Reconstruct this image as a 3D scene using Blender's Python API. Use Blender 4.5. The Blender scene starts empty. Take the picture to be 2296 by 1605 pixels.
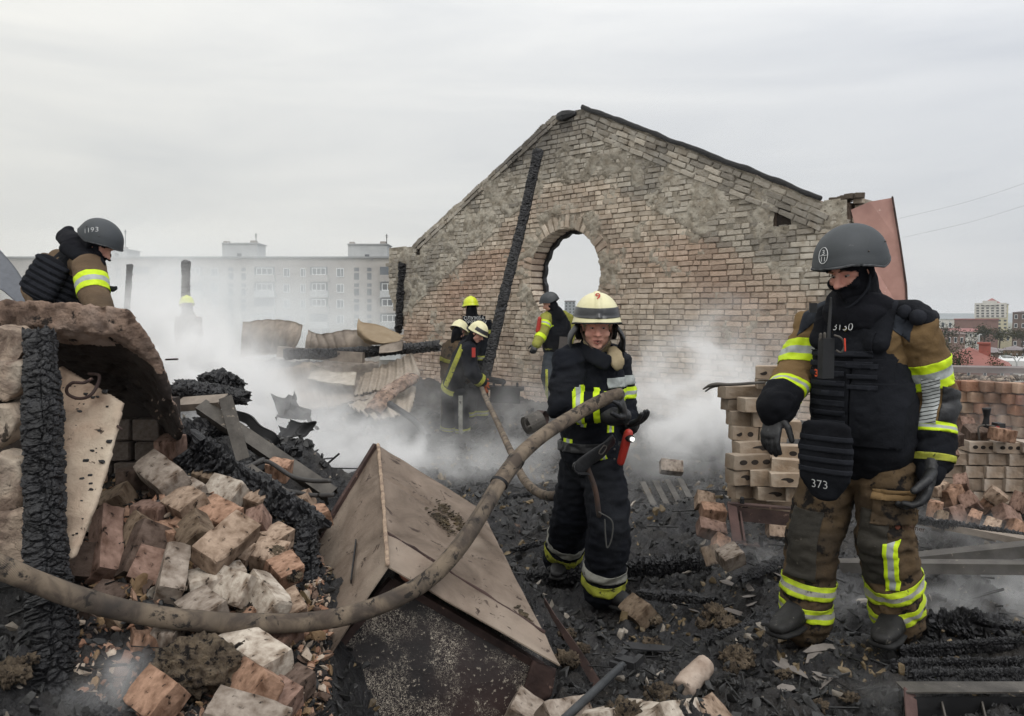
import bpy, bmesh, math, random
import numpy as np
from mathutils import Vector, Matrix
from mathutils.bvhtree import BVHTree
import mathutils.geometry as mg
random.seed(7); RNG = np.random.default_rng(7)
SC = bpy.context.scene; COL = SC.collection
R = math.radians
# ---------------- camera ----------------
F, CX, CY, PITCH, CAMZ = 1802.0, 1148.0, 802.5, R(3.05), 1.75
cam = bpy.data.cameras.new('camera'); camo = bpy.data.objects.new('camera', cam); COL.objects.link(camo)
cam.sensor_width = 36; cam.lens = F/2296*36; cam.clip_end = 5000; cam.clip_start = 0.05
camo.location = (0, 0, CAMZ); camo.rotation_euler = (R(90)-PITCH, 0, 0); SC.camera = camo
# ---------------- world, sun, exposure ----------------
W = bpy.data.worlds.new('World'); SC.world = W; W.use_nodes = True
nt = W.node_tree; nt.nodes.clear(); N = nt.nodes; L = nt.links
out = N.new('ShaderNodeOutputWorld'); bg = N.new('ShaderNodeBackground'); sky = N.new('ShaderNodeTexSky')
sky.sky_type = 'NISHITA'; sky.sun_disc = False; sky.sun_elevation = R(52); sky.sun_rotation = R(200); sky.dust_density = 4
tc = N.new('ShaderNodeTexCoord'); sep = N.new('ShaderNodeSeparateXYZ'); L.new(tc.outputs['Generated'], sep.inputs[0])
mp = N.new('ShaderNodeMapping'); mp.inputs['Scale'].default_value = (1.0, 1.0, 6.0); L.new(tc.outputs['Generated'], mp.inputs[0])
nz = N.new('ShaderNodeTexNoise'); nz.inputs['Scale'].default_value = 1.9; nz.inputs['Detail'].default_value = 7; nz.inputs['Roughness'].default_value = .55; nz.inputs['Distortion'].default_value = .6
L.new(mp.outputs[0], nz.inputs['Vector'])
cr = N.new('ShaderNodeValToRGB'); L.new(nz.outputs['Fac'], cr.inputs[0])
cr.color_ramp.elements[0].position = .30; cr.color_ramp.elements[0].color = (.60, .608, .62, 1)
cr.color_ramp.elements[1].position = .70; cr.color_ramp.elements[1].color = (.745, .74, .728, 1)
# left side warmer, right side cooler
hx = N.new('ShaderNodeMapRange'); L.new(sep.outputs['X'], hx.inputs[0])
hx.inputs[1].default_value = -.6; hx.inputs[2].default_value = .6
tint = N.new('ShaderNodeMix'); tint.data_type = 'RGBA'; L.new(hx.outputs[0], tint.inputs[0])
tint.inputs[6].default_value = (1.05, 1.04, .985, 1); tint.inputs[7].default_value = (.945, .965, 1.0, 1)
mul = N.new('ShaderNodeMix'); mul.data_type = 'RGBA'; mul.blend_type = 'MULTIPLY'; mul.inputs[0].default_value = 1
L.new(cr.outputs[0], mul.inputs[6]); L.new(tint.outputs[2], mul.inputs[7])
# overcast dome: brighter towards the zenith
ez = N.new('ShaderNodeMapRange'); ez.interpolation_type = 'SMOOTHSTEP'; L.new(sep.outputs['Z'], ez.inputs[0])
ez.inputs[1].default_value = .05; ez.inputs[2].default_value = 1.0; ez.inputs[3].default_value = 1.0; ez.inputs[4].default_value = 2.3
gz = N.new('ShaderNodeVectorMath'); gz.operation = 'SCALE'; L.new(mul.outputs[2], gz.inputs[0]); L.new(ez.outputs[0], gz.inputs['Scale'])
sg = N.new('ShaderNodeVectorMath'); sg.operation = 'SCALE'; L.new(sky.outputs[0], sg.inputs[0]); sg.inputs['Scale'].default_value = .012
ad = N.new('ShaderNodeVectorMath'); ad.operation = 'ADD'; L.new(gz.outputs[0], ad.inputs[0]); L.new(sg.outputs[0], ad.inputs[1])
L.new(ad.outputs[0], bg.inputs[0]); bg.inputs[1].default_value = .97; L.new(bg.outputs[0], out.inputs[0])
sl = bpy.data.lights.new('sun', 'SUN'); so = bpy.data.objects.new('sun', sl); COL.objects.link(so)
sl.energy = 1.25; sl.angle = R(35); sl.color = (1, .975, .94); so.rotation_euler = (R(38), R(6), R(20))
SC.view_settings.view_transform = 'Standard'; SC.view_settings.look = 'None'; SC.view_settings.gamma = 1
SC.view_settings.exposure = 0; SC.view_settings.use_curve_mapping = False
SC.render.engine = 'CYCLES'; cy = SC.cycles
cy.use_denoising = True; cy.max_bounces = 10; cy.diffuse_bounces = 3; cy.glossy_bounces = 2; cy.transmission_bounces = 2; cy.transparent_max_bounces = 8
cy.volume_bounces = 8; cy.volume_step_rate = 1.0; cy.volume_max_steps = 256; cy.use_adaptive_sampling = True; cy.adaptive_threshold = .015
cy.sample_clamp_indirect = 4

# ---------------- helpers ----------------
def P(px, py, Y):
    """a point of the photograph (in 2296 wide pixels) that lies Y metres in front"""
    c, s = math.cos(PITCH), math.sin(PITCH); a = (px-CX)/F; b = -(py-CY)/F
    d = Vector((a, c+b*s, -s+b*c)); return Vector((0, 0, CAMZ))+d*(Y/d.y)
def mpx(Y): return Y/F          # metres per pixel at depth Y
def lin(c):
    c = c.lstrip('#'); v = [int(c[i:i+2], 16)/255 for i in (0, 2, 4)]
    return tuple((x/12.92 if x < .04045 else ((x+.055)/1.055)**2.4) for x in v)
def hsh(ix, iy, iz, seed):
    h = (ix.astype(np.int64)*374761393 + iy.astype(np.int64)*668265263 + iz.astype(np.int64)*2147483647 + seed*1274126177) & 0xffffffff
    h = ((h ^ (h >> 13))*1274126177) & 0xffffffff; h = ((h ^ (h >> 16))*2246822519) & 0xffffffff
    return ((h ^ (h >> 15)) & 0xffffff)/float(0xffffff)
def vnoise(p, seed=0):
    p = np.asarray(p, float); i = np.floor(p); f = p-i; f = f*f*(3-2*f); i = i.astype(np.int64); r = 0
    for a in (0, 1):
        wa = f[:, 0] if a else 1-f[:, 0]
        for b in (0, 1):
            wb = f[:, 1] if b else 1-f[:, 1]
            for c in (0, 1):
                wc = f[:, 2] if c else 1-f[:, 2]
                r = r+wa*wb*wc*hsh(i[:, 0]+a, i[:, 1]+b, i[:, 2]+c, seed)
    return r*2-1
def fbm(p, o=4, seed=0, gain=.5):
    p = np.asarray(p, float); r = 0; a = 1; s = 0
    for k in range(o): r = r+a*vnoise(p*2**k, seed+k*17); s += a; a *= gain
    return r/s
def worley(p, seed=0):
    """F1, F2 and cell id of a jittered grid in 3D"""
    p = np.asarray(p, float); i = np.floor(p).astype(np.int64); f1 = np.full(len(p), 9.); f2 = np.full(len(p), 9.); idc = np.zeros(len(p))
    for a in (-1, 0, 1):
        for b in (-1, 0, 1):
            for c in (-1, 0, 1):
                x, y, z = i[:, 0]+a, i[:, 1]+b, i[:, 2]+c
                q = np.stack([x+hsh(x, y, z, seed), y+hsh(x, y, z, seed+1), z+hsh(x, y, z, seed+2)], 1)
                d = np.linalg.norm(q-p, axis=1); h = hsh(x, y, z, seed+3)
                m = d < f1; f2 = np.where(m, f1, np.minimum(f2, d)); idc = np.where(m, h, idc); f1 = np.where(m, d, f1)
    return f1, f2, idc
def setp(o, label=None, cat=None, group=None, kind=None):
    if label: o['label'] = label
    if cat: o['category'] = cat
    if group: o['group'] = group
    if kind: o['kind'] = kind
    return o
def mk(name, V, Fc, mat=None, parent=None, smooth=False, col=None, **kw):
    me = bpy.data.meshes.new(name)
    V = np.asarray(V, float)
    if isinstance(Fc, np.ndarray): 
        n, k = Fc.shape; me.vertices.add(len(V)); me.vertices.foreach_set('co', V.astype(np.float32).ravel())
        me.loops.add(n*k); me.loops.foreach_set('vertex_index', Fc.astype(np.int32).ravel())
        me.polygons.add(n); me.polygons.foreach_set('loop_start', np.arange(0, n*k, k, dtype=np.int32))
        me.update(calc_edges=True); me.validate()
    else: me.from_pydata([tuple(v) for v in V], [], Fc); me.update()
    if smooth: me.polygons.foreach_set('use_smooth', [True]*len(me.polygons))
    for m in (mat if isinstance(mat, (list, tuple)) else [mat]):
        if m: me.materials.append(m)
    if col is not None:
        at = me.color_attributes.new('Col', 'FLOAT_COLOR', 'POINT'); c = np.ones((len(V), 4)); c[:, :3] = col
        at.data.foreach_set('color', c.ravel())
    o = bpy.data.objects.new(name, me); COL.objects.link(o)
    if parent: o.parent = parent; o.matrix_parent_inverse = parent.matrix_basis.inverted()
    return setp(o, **kw)
def link(name, me, M, parent=None, color=None, **kw):
    o = bpy.data.objects.new(name, me); COL.objects.link(o); 
    if parent: o.parent = parent; o.matrix_parent_inverse = parent.matrix_basis.inverted()
    o.matrix_basis = M
    if color is not None: o.color = (*color, 1)
    return setp(o, **kw)
def empty(name, loc, label, cat, group=None):
    o = bpy.data.objects.new(name, None); COL.objects.link(o); o.location = loc; o.empty_display_size = .1
    return setp(o, label, cat, group)
def cat_(parts):
    V = []; Fs = []; n = 0
    for v, f in parts:
        V.append(np.asarray(v, float)); Fs += [tuple(int(i)+n for i in q) for q in f]; n += len(v)
    return np.concatenate(V), Fs
def box(c, s, M=None):
    """box centre c size s"""
    V = np.array([(x, y, z) for x in (-.5, .5) for y in (-.5, .5) for z in (-.5, .5)])*np.array(s)
    if M is not None: V = V@np.array(M.to_3x3()).T
    V = V+np.array(c)
    return V, [(0, 1, 3, 2), (4, 6, 7, 5), (0, 4, 5, 1), (2, 3, 7, 6), (0, 2, 6, 4), (1, 5, 7, 3)]
def bar(a, b, w, h, up=(0, 0, 1), ext=0):
    """a box from a to b, w wide, h high"""
    a = Vector(a); b = Vector(b); t = (b-a); Ln = t.length; t.normalize(); u = Vector(up); s = t.cross(u).normalized(); u = s.cross(t).normalized()
    M = Matrix((t, s, u)).transposed(); return box((a+b)/2, (Ln+ext, w, h), M)
def bez(pts, n=60):
    """Catmull-Rom through points"""
    p = [np.array(q, float) for q in pts]; p = [2*p[0]-p[1]]+p+[2*p[-1]-p[-2]]; m = len(p)-3; o = []
    for k in range(n+1):
        t = k/n*m; i = min(int(t), m-1); t -= i; a, b, c, d = p[i:i+4]
        o.append(.5*((2*b)+(-a+c)*t+(2*a-5*b+4*c-d)*t*t+(-a+3*b-3*c+d)*t**3))
    return np.array(o)
def loft(path, rw, rd=None, ref=(1, 0, 0), seg=16, cap=True, sq=1.0, roundc=True):
    path = np.array([tuple(q) for q in path], float); n = len(path)
    rw = np.broadcast_to(np.asarray(rw, float), (n,)).copy() if np.ndim(rw) == 0 or len(np.atleast_1d(rw)) == n else np.interp(np.linspace(0, 1, n), np.linspace(0, 1, len(rw)), rw)
    rd = rw if rd is None else (np.broadcast_to(np.asarray(rd, float), (n,)) if np.ndim(rd) == 0 or len(np.atleast_1d(rd)) == n else np.interp(np.linspace(0, 1, n), np.linspace(0, 1, len(rd)), rd))
    T = np.gradient(path, axis=0); T /= np.linalg.norm(T, axis=1)[:, None]+1e-9
    if roundc and cap:
        t0, t1 = T[0], T[-1]; pa = []; 
        ks = (0.0, .45, .8)
        A = [path[0]-t0*min(rw[0], rd[0])*math.sqrt(1-k*k) for k in ks]; B = [path[-1]+t1*min(rw[-1], rd[-1])*math.sqrt(1-k*k) for k in ks[::-1]]
        ka = [max(k, .02) for k in ks]
        path = np.vstack([A, path, B]); rw = np.concatenate([[rw[0]*k for k in ka], rw, [rw[-1]*k for k in ka[::-1]]]); rd = np.concatenate([[rd[0]*k for k in ka], rd, [rd[-1]*k for k in ka[::-1]]])
        T = np.vstack([[t0]*3, T, [t1]*3]); n = len(path)
    ref = np.asarray(tuple(ref), float); S = ref[None]-T*(T@ref)[:, None]; S /= np.linalg.norm(S, axis=1)[:, None]+1e-9; U = np.cross(T, S)
    a = np.arange(seg)/seg*2*math.pi; ca = np.sign(np.cos(a))*np.abs(np.cos(a))**sq; sa = np.sign(np.sin(a))*np.abs(np.sin(a))**sq
    V = path[:, None]+S[:, None]*(rw[:, None]*ca)[..., None]+U[:, None]*(rd[:, None]*sa)[..., None]
    V = V.reshape(-1, 3); Fs = []
    for i in range(n-1):
        for j in range(seg):
            k = (j+1) % seg; Fs.append((i*seg+j, i*seg+k, (i+1)*seg+k, (i+1)*seg+j))
    if cap: Fs.append(tuple(range(seg))[::-1]); Fs.append(tuple((n-1)*seg+j for j in range(seg)))
    return V, Fs
def ell(c, r, M=None, seg=14, rings=9):
    V = []; 
    for i in range(rings+1):
        p = math.pi*i/rings
        for j in range(seg): q = 2*math.pi*j/seg; V.append((math.sin(p)*math.cos(q), math.sin(p)*math.sin(q), math.cos(p)))
    V = np.array(V)*np.array(r)
    if M is not None: V = V@np.array(M).T
    V = V+np.array(tuple(c)); Fs = []
    for i in range(rings):
        for j in range(seg): k = (j+1) % seg; Fs.append((i*seg+j, (i+1)*seg+j, (i+1)*seg+k, i*seg+k))
    return V, Fs
def remesh(parts, vox, sm=2, fac=.5):
    V, Fc = cat_(parts); me = bpy.data.meshes.new('tmp'); me.from_pydata([tuple(v) for v in V], [], Fc)
    o = bpy.data.objects.new('tmp', me); COL.objects.link(o)
    m = o.modifiers.new('r', 'REMESH'); m.mode = 'VOXEL'; m.voxel_size = vox
    if sm: s = o.modifiers.new('s', 'SMOOTH'); s.iterations = sm; s.factor = fac
    dg = bpy.context.evaluated_depsgraph_get(); ev = o.evaluated_get(dg); m2 = ev.to_mesh()
    n = len(m2.vertices); V2 = np.zeros(n*3, np.float32); m2.vertices.foreach_get('co', V2); V2 = V2.reshape(-1, 3).astype(float)
    Nn = np.zeros(n*3, np.float32); m2.vertices.foreach_get('normal', Nn); Nn = Nn.reshape(-1, 3).astype(float)
    nf = len(m2.polygons); lt = np.zeros(nf*4, np.int32)
    if len(m2.loops) == nf*4: m2.loops.foreach_get('vertex_index', lt); F2 = lt.reshape(-1, 4)
    else: F2 = [tuple(p.vertices) for p in m2.polygons]
    ev.to_mesh_clear(); bpy.data.objects.remove(o); bpy.data.meshes.remove(me)
    return V2, F2, Nn
def normals(V, Fq):
    Fq = np.asarray(Fq); n = np.cross(V[Fq[:, 2]]-V[Fq[:, 0]], V[Fq[:, -1]]-V[Fq[:, 1]]); o = np.zeros_like(V)
    for k in range(Fq.shape[1]): np.add.at(o, Fq[:, k], n)
    return o/(np.linalg.norm(o, axis=1)[:, None]+1e-12)
def grid(nx, ny):
    i = np.arange(nx-1)[:, None]*ny+np.arange(ny-1)[None]; i = i.ravel()
    return np.stack([i, i+ny, i+ny+1, i+1], 1)

# ---------------- materials ----------------
MATS = {}
def mat(name, c1, c2=None, sc=8, rough=.85, bump=.3, bsc=40, spots=None, sps=30, spt=.62, metal=0, attr=None, stretch=None, det=6, c3=None, spec=.3, bd=.01, dist=0, crack=None, lo=.35, hi=.68, coat=0):
    """procedural surface: two tones by noise, optional spots of a third colour, fine relief"""
    if name in MATS: return MATS[name]
    m = bpy.data.materials.new(name); m.use_nodes = True; t = m.node_tree; n = t.nodes; l = t.links; b = n['Principled BSDF']
    g = lambda c: (*lin(c), 1) if isinstance(c, str) else (*c, 1)
    co = n.new('ShaderNodeTexCoord'); vec = co.outputs['Object']
    if stretch:
        mpn = n.new('ShaderNodeMapping'); mpn.inputs['Scale'].default_value = stretch; l.new(vec, mpn.inputs[0]); vec = mpn.outputs[0]
    def noise(s, d=det, r=.6, ds=dist):
        k = n.new('ShaderNodeTexNoise'); k.inputs['Scale'].default_value = s; k.inputs['Detail'].default_value = d; k.inputs['Roughness'].default_value = r; k.inputs['Distortion'].default_value = ds
        l.new(vec, k.inputs['Vector']); return k.outputs['Fac']
    def ramp(f, a, b_):
        k = n.new('ShaderNodeMapRange'); k.inputs[1].default_value = a; k.inputs[2].default_value = b_; l.new(f, k.inputs[0]); return k.outputs[0]
    def mix(f, a, b_, mode='MIX'):
        k = n.new('ShaderNodeMix'); k.data_type = 'RGBA'; k.blend_type = mode
        if isinstance(f, float): k.inputs[0].default_value = f
        else: l.new(f, k.inputs[0])
        for s, v in ((6, a), (7, b_)):
            if isinstance(v, tuple): k.inputs[s].default_value = v
            else: l.new(v, k.inputs[s])
        return k.outputs[2]
    n1 = noise(sc); cc = mix(ramp(n1, lo, hi), g(c1), g(c2 or c1))
    if c3: cc = mix(ramp(noise(sc*.33, 3), .48, .7), cc, g(c3))
    if spots: cc = mix(ramp(noise(sps, 4, .7), spt, spt+.06), cc, g(spots))
    if crack:
        vo = n.new('ShaderNodeTexVoronoi'); vo.feature = 'DISTANCE_TO_EDGE'; vo.inputs['Scale'].default_value = crack; l.new(vec, vo.inputs['Vector'])
    if attr:
        if attr == 'obj': a = n.new('ShaderNodeObjectInfo').outputs['Color']
        else: k = n.new('ShaderNodeVertexColor'); k.layer_name = 'Col'; a = k.outputs[0]
        cc = mix(1.0, cc, a, 'MULTIPLY')
    l.new(cc, b.inputs['Base Color']); b.inputs['Roughness'].default_value = rough; b.inputs['Metallic'].default_value = metal; b.inputs['Specular IOR Level'].default_value = spec
    if coat: b.inputs['Coat Weight'].default_value = coat
    if bump:
        bn = n.new('ShaderNodeBump'); bn.inputs['Strength'].default_value = bump; bn.inputs['Distance'].default_value = bd
        nn = noise(bsc, 8, .65)
        if crack:
            mm = n.new('ShaderNodeMath'); mm.operation = 'MULTIPLY_ADD'; l.new(ramp(vo.outputs['Distance'], 0, .12), mm.inputs[0]); mm.inputs[1].default_value = .8; l.new(nn, mm.inputs[2]); nn = mm.outputs[0]
        l.new(nn, bn.inputs['Height']); l.new(bn.outputs[0], b.inputs['Normal'])
    MATS[name] = m; return m
def flat(name, c, rough=.6, metal=0, spec=.4, emit=0):
    if name in MATS: return MATS[name]
    m = mat(name, c, tuple(x*.8 for x in (lin(c) if isinstance(c, str) else c)), sc=25, rough=rough, bump=.08, bsc=90, metal=metal, spec=spec)
    if emit: b = m.node_tree.nodes['Principled BSDF']; b.inputs['Emission Color'].default_value = (1, .97, .9, 1); b.inputs['Emission Strength'].default_value = emit
    return m
M_char = mat('charred_wood', '#0f0f11', '#242427', sc=14, rough=.5, bump=.9, bsc=38, spots='#6d6c6a', sps=45, spt=.7, spec=.45, bd=.012)
M_ash = mat('ash_and_soot', '#0d0d0f', '#29282a', sc=13, rough=.42, bump=1.0, bsc=34, spots='#77726a', sps=50, spt=.655, c3='#2a2622', bd=.03, spec=.45)
M_chunk = mat('charcoal', '#161618', '#333335', sc=9, rough=.5, bump=.6, bsc=60, attr='Col', spec=.5)
M_brickw = mat('wall_brick', '#ffffff', '#cfc8c0', sc=7, rough=.95, bump=.6, bsc=55, spots='#7d7872', sps=22, spt=.66, attr='Col', bd=.012)
M_bricko = mat('wall_brick_single', '#ffffff', '#cfc8c0', sc=7, rough=.95, bump=.6, bsc=55, spots='#7d7872', sps=22, spt=.66, attr='obj', bd=.012)
M_mortar = mat('old_mortar', '#f2f0ec', '#b9b2a8', sc=6, rough=1, bump=1, bsc=24, spots='#8a857e', sps=18, spt=.6, attr='Col', bd=.02)
M_brickl = mat('loose_brick', '#ffffff', '#9a8e85', sc=16, rough=.92, bump=.7, bsc=50, spots='#463e38', sps=30, spt=.6, attr='obj', bd=.007, c3='#857a72', dist=.3, lo=.36, hi=.66, det=9)
M_conc = mat('burnt_concrete', '#917b6c', '#5c4c43', lo=.4, hi=.62, sc=13, rough=.95, bump=1, bsc=26, spots='#2f2926', sps=14, spt=.58, c3='#a8968a', bd=.035)
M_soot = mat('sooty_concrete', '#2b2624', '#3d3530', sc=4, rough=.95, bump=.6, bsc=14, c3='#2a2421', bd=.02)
M_board = mat('plaster_board', '#a18d7b', '#7d6a5b', sc=9, lo=.42, hi=.6, dist=.5, rough=.95, bump=.8, bsc=30, spots='#453a32', sps=21, spt=.63, c3='#b8aa98', bd=.012)
M_plast = mat('crumbled_plaster', '#a59484', '#75655a', sc=11, lo=.42, hi=.6, dist=.5, rough=.95, bump=1, bsc=22, spots='#3d3630', sps=12, spt=.59, c3='#c2b7a8', bd=.03)
M_box = mat('scorched_sheet_metal', '#7d6f63', '#54483e', lo=.36, hi=.7, sc=5, det=9, rough=.75, bump=.5, bsc=34, spots='#3b2f29', sps=14, spt=.6, c3='#94877a', metal=.1, dist=.6)
M_boxend = mat('soot_black_steel', '#141214', '#241c1c', sc=6, rough=.6, bump=.3, bsc=40, c3='#3b2926')
M_steel = mat('dull_steel', '#5a5651', '#3b3835', sc=8, rough=.6, bump=.3, bsc=40, spots='#8d8378', sps=22, spt=.64, metal=.3)
M_rust = mat('rusty_steel', '#4c3c38', '#2d2423', sc=9, rough=.8, bump=.4, bsc=45, spots='#7d675c', sps=22, spt=.63, metal=.2)
M_roof = mat('roof_sheet', '#857b71', '#6b625a', sc=7, rough=.75, bump=.6, bsc=20, c3='#978c80', spots='#6b5f53', sps=9, spt=.67)
M_tan = mat('scorched_tan_sheet', '#786751', '#877862', sc=5, rough=.7, bump=.2, bsc=14, spots='#5b4c3d', sps=8, spt=.66)
M_pink = mat('pink_primed_sheet', '#b08a80', '#9c776e', sc=4, rough=.6, bump=.15, bsc=20, spots='#c9b3ab', sps=9, spt=.66, c3='#8a6a64')
M_dark = flat('black_iron', '#1f1f21', .6, .4)
M_wool = mat('mineral_wool', '#7a6c5a', '#463c33', sc=26, rough=1, bump=1, bsc=70, spots='#1f1b19', sps=28, spt=.53, bd=.03, c3='#3d352b')
# ---------------- terrain of the burnt roof ----------------
CTRL = []
for a in [(1760,1440,3.6),(2000,1460,3.5),(1880,1450,3.4),(1380,1372,4.65),(1270,1275,5.4),(1500,1330,4.9),(1020,990,11.5),(1100,1060,8.9),(1300,1010,10.5),(1000,1000,11.3),
          (1300,1650,2.75),(1550,1620,2.8),(1800,1600,2.8),(2200,1640,2.75),(2290,1500,3.3),(2150,1400,4.1),(2200,1300,4.8),(2100,1250,5.0),(1700,1250,4.7),(1600,1180,5.6),(1700,1125,5.9),(2200,1170,5.7),(1850,1180,5.3),
          (400,1150,3.35),(300,1350,2.85),(620,1300,3.3),(650,1500,2.75),(420,1640,2.3),(100,1640,2.15),(300,1080,3.9),(150,1200,3.2),(60,1400,2.6),(520,1150,3.8),(700,1280,3.7),(560,1000,4.9),(640,1120,4.4),(450,960,4.6),
          (720,1180,4.6),(760,1120,6.0),(850,1080,8.0),(700,960,9.5),(600,920,12),(800,930,12),(300,880,8),(100,900,7),(1500,960,11),(1600,960,9.5),(1350,900,14),(1100,900,15),(950,830,17),(2250,1120,6.2),(1000,1300,3.9),(900,1720,2.75),(1120,1700,2.75),(1270,1460,3.5),
          (1450,1120,7.5),(1250,1120,7.0),(1480,1440,4.0),(1600,1500,3.3)]:
    CTRL.append(tuple(P(*a)))
CTRL = np.array(CTRL)
def gz0(x, y):
    x = np.atleast_1d(np.asarray(x, float)); y = np.atleast_1d(np.asarray(y, float)); w = 0; s = 0
    for c in CTRL:
        sc = .30*c[1]; d = ((x-c[0])**2+(y-c[1])**2)/(sc*sc)/.6+.012; k = 1/d**2; w = w+k; s = s+k*c[2]
    return s/w
def gz(x, y, fine=True):
    z = gz0(x, y); x = np.atleast_1d(x); y = np.atleast_1d(y)
    p = np.stack([x, y, 0*x], 1); far = np.clip((y-2)/8, 0, 1)
    z = z+.13*fbm(p*1.6, 3, 5)*(.6+far)
    if fine:
        f1, f2, idc = worley(p*np.array((9, 9, 1)), 4); g1, g2, idd = worley(p*np.array((24, 24, 1)), 8); nb_ = np.clip(1.6-(y-3)*.12, .45, 1.3)
        z = z+.10*np.abs(fbm(p*5, 4, 9, .6))+.025*fbm(p*22, 3, 3, .6)+nb_*(.045*(idc-.5)*np.clip((f2-f1)*4, 0, 1)+.022*(idd-.5)*np.clip((g2-g1)*4, 0, 1))
    return z
# one sheet of burnt debris, finer where it is nearer
na, nr = 620, 520
ang = np.linspace(R(-44), R(42), na); rr = 1.5*(21/1.5)**np.linspace(0, 1, nr)
Ya = np.repeat(rr[None], na, 0); Xa = np.tan(ang)[:, None]*Ya
V = np.stack([Xa.ravel(), Ya.ravel(), np.zeros(na*nr)], 1); V[:, 2] = gz(V[:, 0], V[:, 1])
Fg = grid(na, nr); c = V[Fg].mean(1); Fg = Fg[~(((c[:, 0] > 4.7) & (c[:, 1] > 7.2)) | ((c[:, 0] > 3.9+(c[:, 1]-10)*-.9) & (c[:, 1] > 11)))]
mk('rubble_ground', V, Fg, M_ash, smooth=True, kind='structure')
# building under the debris
pts = [(-16, -3), (8.5, -3), (8.5, 7.3), (5, 7.3), (5, 11), (-2, 19), (-16, 21)]
Vb = [(x, y, z) for z in (-14, -.9) for x, y in pts]; n = len(pts)
Fb = [tuple(range(n))[::-1], tuple(range(n, 2*n))]+[(i, (i+1) % n, n+(i+1) % n, n+i) for i in range(n)]
mk('burnt_roof_floor', Vb, Fb, M_soot, kind='structure')
M_city = mat('town_ground', '#55584a', '#6a655a', sc=.04, rough=1, bump=0, spots='#4a5240', sps=.15, spt=.55)
mk('town_ground', [(-3000, 15, -14), (3000, 15, -14), (3000, 4000, -14), (-3000, 4000, -14)], [(0, 1, 2, 3)], M_city, kind='structure')
# far ridge, the bluish distance haze mixed into its grey
xs = np.linspace(-2600, 2600, 260); q = np.stack([xs*.002, xs*0, xs*0], 1); hz_ = 4+9*fbm(q, 5, 4)
Vr = np.concatenate([np.stack([xs, xs*0+1700, xs*0-20], 1), np.stack([xs, xs*0+1900, hz_], 1), np.stack([xs, xs*0+2500, xs*0-20], 1)])
m = len(xs); Fr = [(i, i+1, m+i+1, m+i) for i in range(m-1)]+[(m+i, m+i+1, 2*m+i+1, 2*m+i) for i in range(m-1)]
mk('far_hills', Vr, Fr, mat('hazed_hill', '#626b70', '#6e777c', sc=.02, rough=1, bump=0), kind='structure')

# ---------------- gable wall ----------------
WA = Vector((-2.604, 17.0, 0)); WB = Vector((4.20, 10.0, 0)); WU = (WB-WA).normalized(); WN = Vector((WU.y, -WU.x, 0))
if WN.y > 0: WN = -WN
def wsz(px, py):
    d = P(px, py, 10)-Vector((0, 0, CAMZ)); o = Vector((0, 0, CAMZ)); t = (WA-o).dot(WN)/d.dot(WN); q = o+d*t
    return ((q-WA).dot(WU), q.z)
def wpos(s, z, off=0): return WA+WU*s+WN*off+Vector((0, 0, z))
OUT = [wsz(*p) for p in [(872,556),(922,552),(926,546),(1000,478),(1100,390),(1200,293),(1240,258),(1276,256),(1284,248),(1310,243),(1345,256),(1480,303),(1600,353),(1720,402),(1838,448),(1840,452),(1875,447),(1900,447)]]
OUT += [(wsz(1905,450)[0], -.8), (wsz(907,745)[0], -.8), wsz(907,745), wsz(888,700), wsz(873,660)]
CS, CZ = wsz(1264, 618); CR = .77
l0, l1, l2, l3 = wsz(925, 690), wsz(1225, 415), wsz(1345, 405), wsz(1805, 655)
def side(p, a, b): return (b[0]-a[0])*(p[1]-a[1])-(b[1]-a[1])*(p[0]-a[0])
def outer(s, z):
    """metres outside the lower triangle of clean brickwork"""
    def d(a, b): Ln = math.hypot(b[0]-a[0], b[1]-a[1]); return ((b[0]-a[0])*(z-a[1])-(b[1]-a[1])*(s-a[0]))/Ln
    return np.maximum(np.maximum(d(l0, l1), d(l2, l3)), d(l1, l2))
ss = np.array([o[0] for o in OUT]); 
def inpoly(s, z, poly=OUT, grow=0):
    s = np.asarray(s, float); z = np.asarray(z, float); r = np.zeros(s.shape, bool); n = len(poly)
    for i in range(n):
        x1, y1 = poly[i]; x2, y2 = poly[(i+1) % n]
        if y1 == y2: continue
        c = ((y1 > z) != (y2 > z)) & (s < (x2-x1)*(z-y1)/(y2-y1)+x1); r ^= c
    return r
wall = empty('brick_gable_wall', wpos(4.9, 0), 'tall burnt brick gable wall with a round window opening behind the firefighters', 'wall')
def wcol(s, z, rnd):
    """brick tone by place on the wall (soot, lime and heat stains) and by brick"""
    s = np.atleast_1d(s).astype(float); z = np.atleast_1d(z).astype(float); o = outer(s, z); p = np.stack([s, z, 0*s], 1)
    n1 = fbm(p*.9, 3, 21); n2 = fbm(p*2.2, 3, 33)
    base = np.array(lin('#c9bdae')); red = np.array(lin('#b9a08f')); grey = np.array(lin('#bbb5aa')); dk = np.array(lin('#74716d')); pink = np.array(lin('#cbb6a8')); dkr = np.array(lin('#a29184'))
    c = np.repeat(base[None], len(s), 0)
    def mx(c, t, w): w = np.clip(w, 0, 1)[:, None]; return c*(1-w)+t*w
    c = mx(c, dkr, (n2+.1)*1.2)
    c = mx(c, red, np.exp(-((o+.45)/.5)**2)*(z < 2.9)*.9*(n1+.7)); c = mx(c, pink, (1.3-z)*.8*(n1+.6))
    c = mx(c, grey, (o+.02)*8); c = mx(c, dk, np.clip((z-3.9)*.9, 0, .75)*(n1+.9)+.5*(o > 0)*(n2 > .12))
    return c*(1+(rnd[:, None]-.5)*.42)
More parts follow.
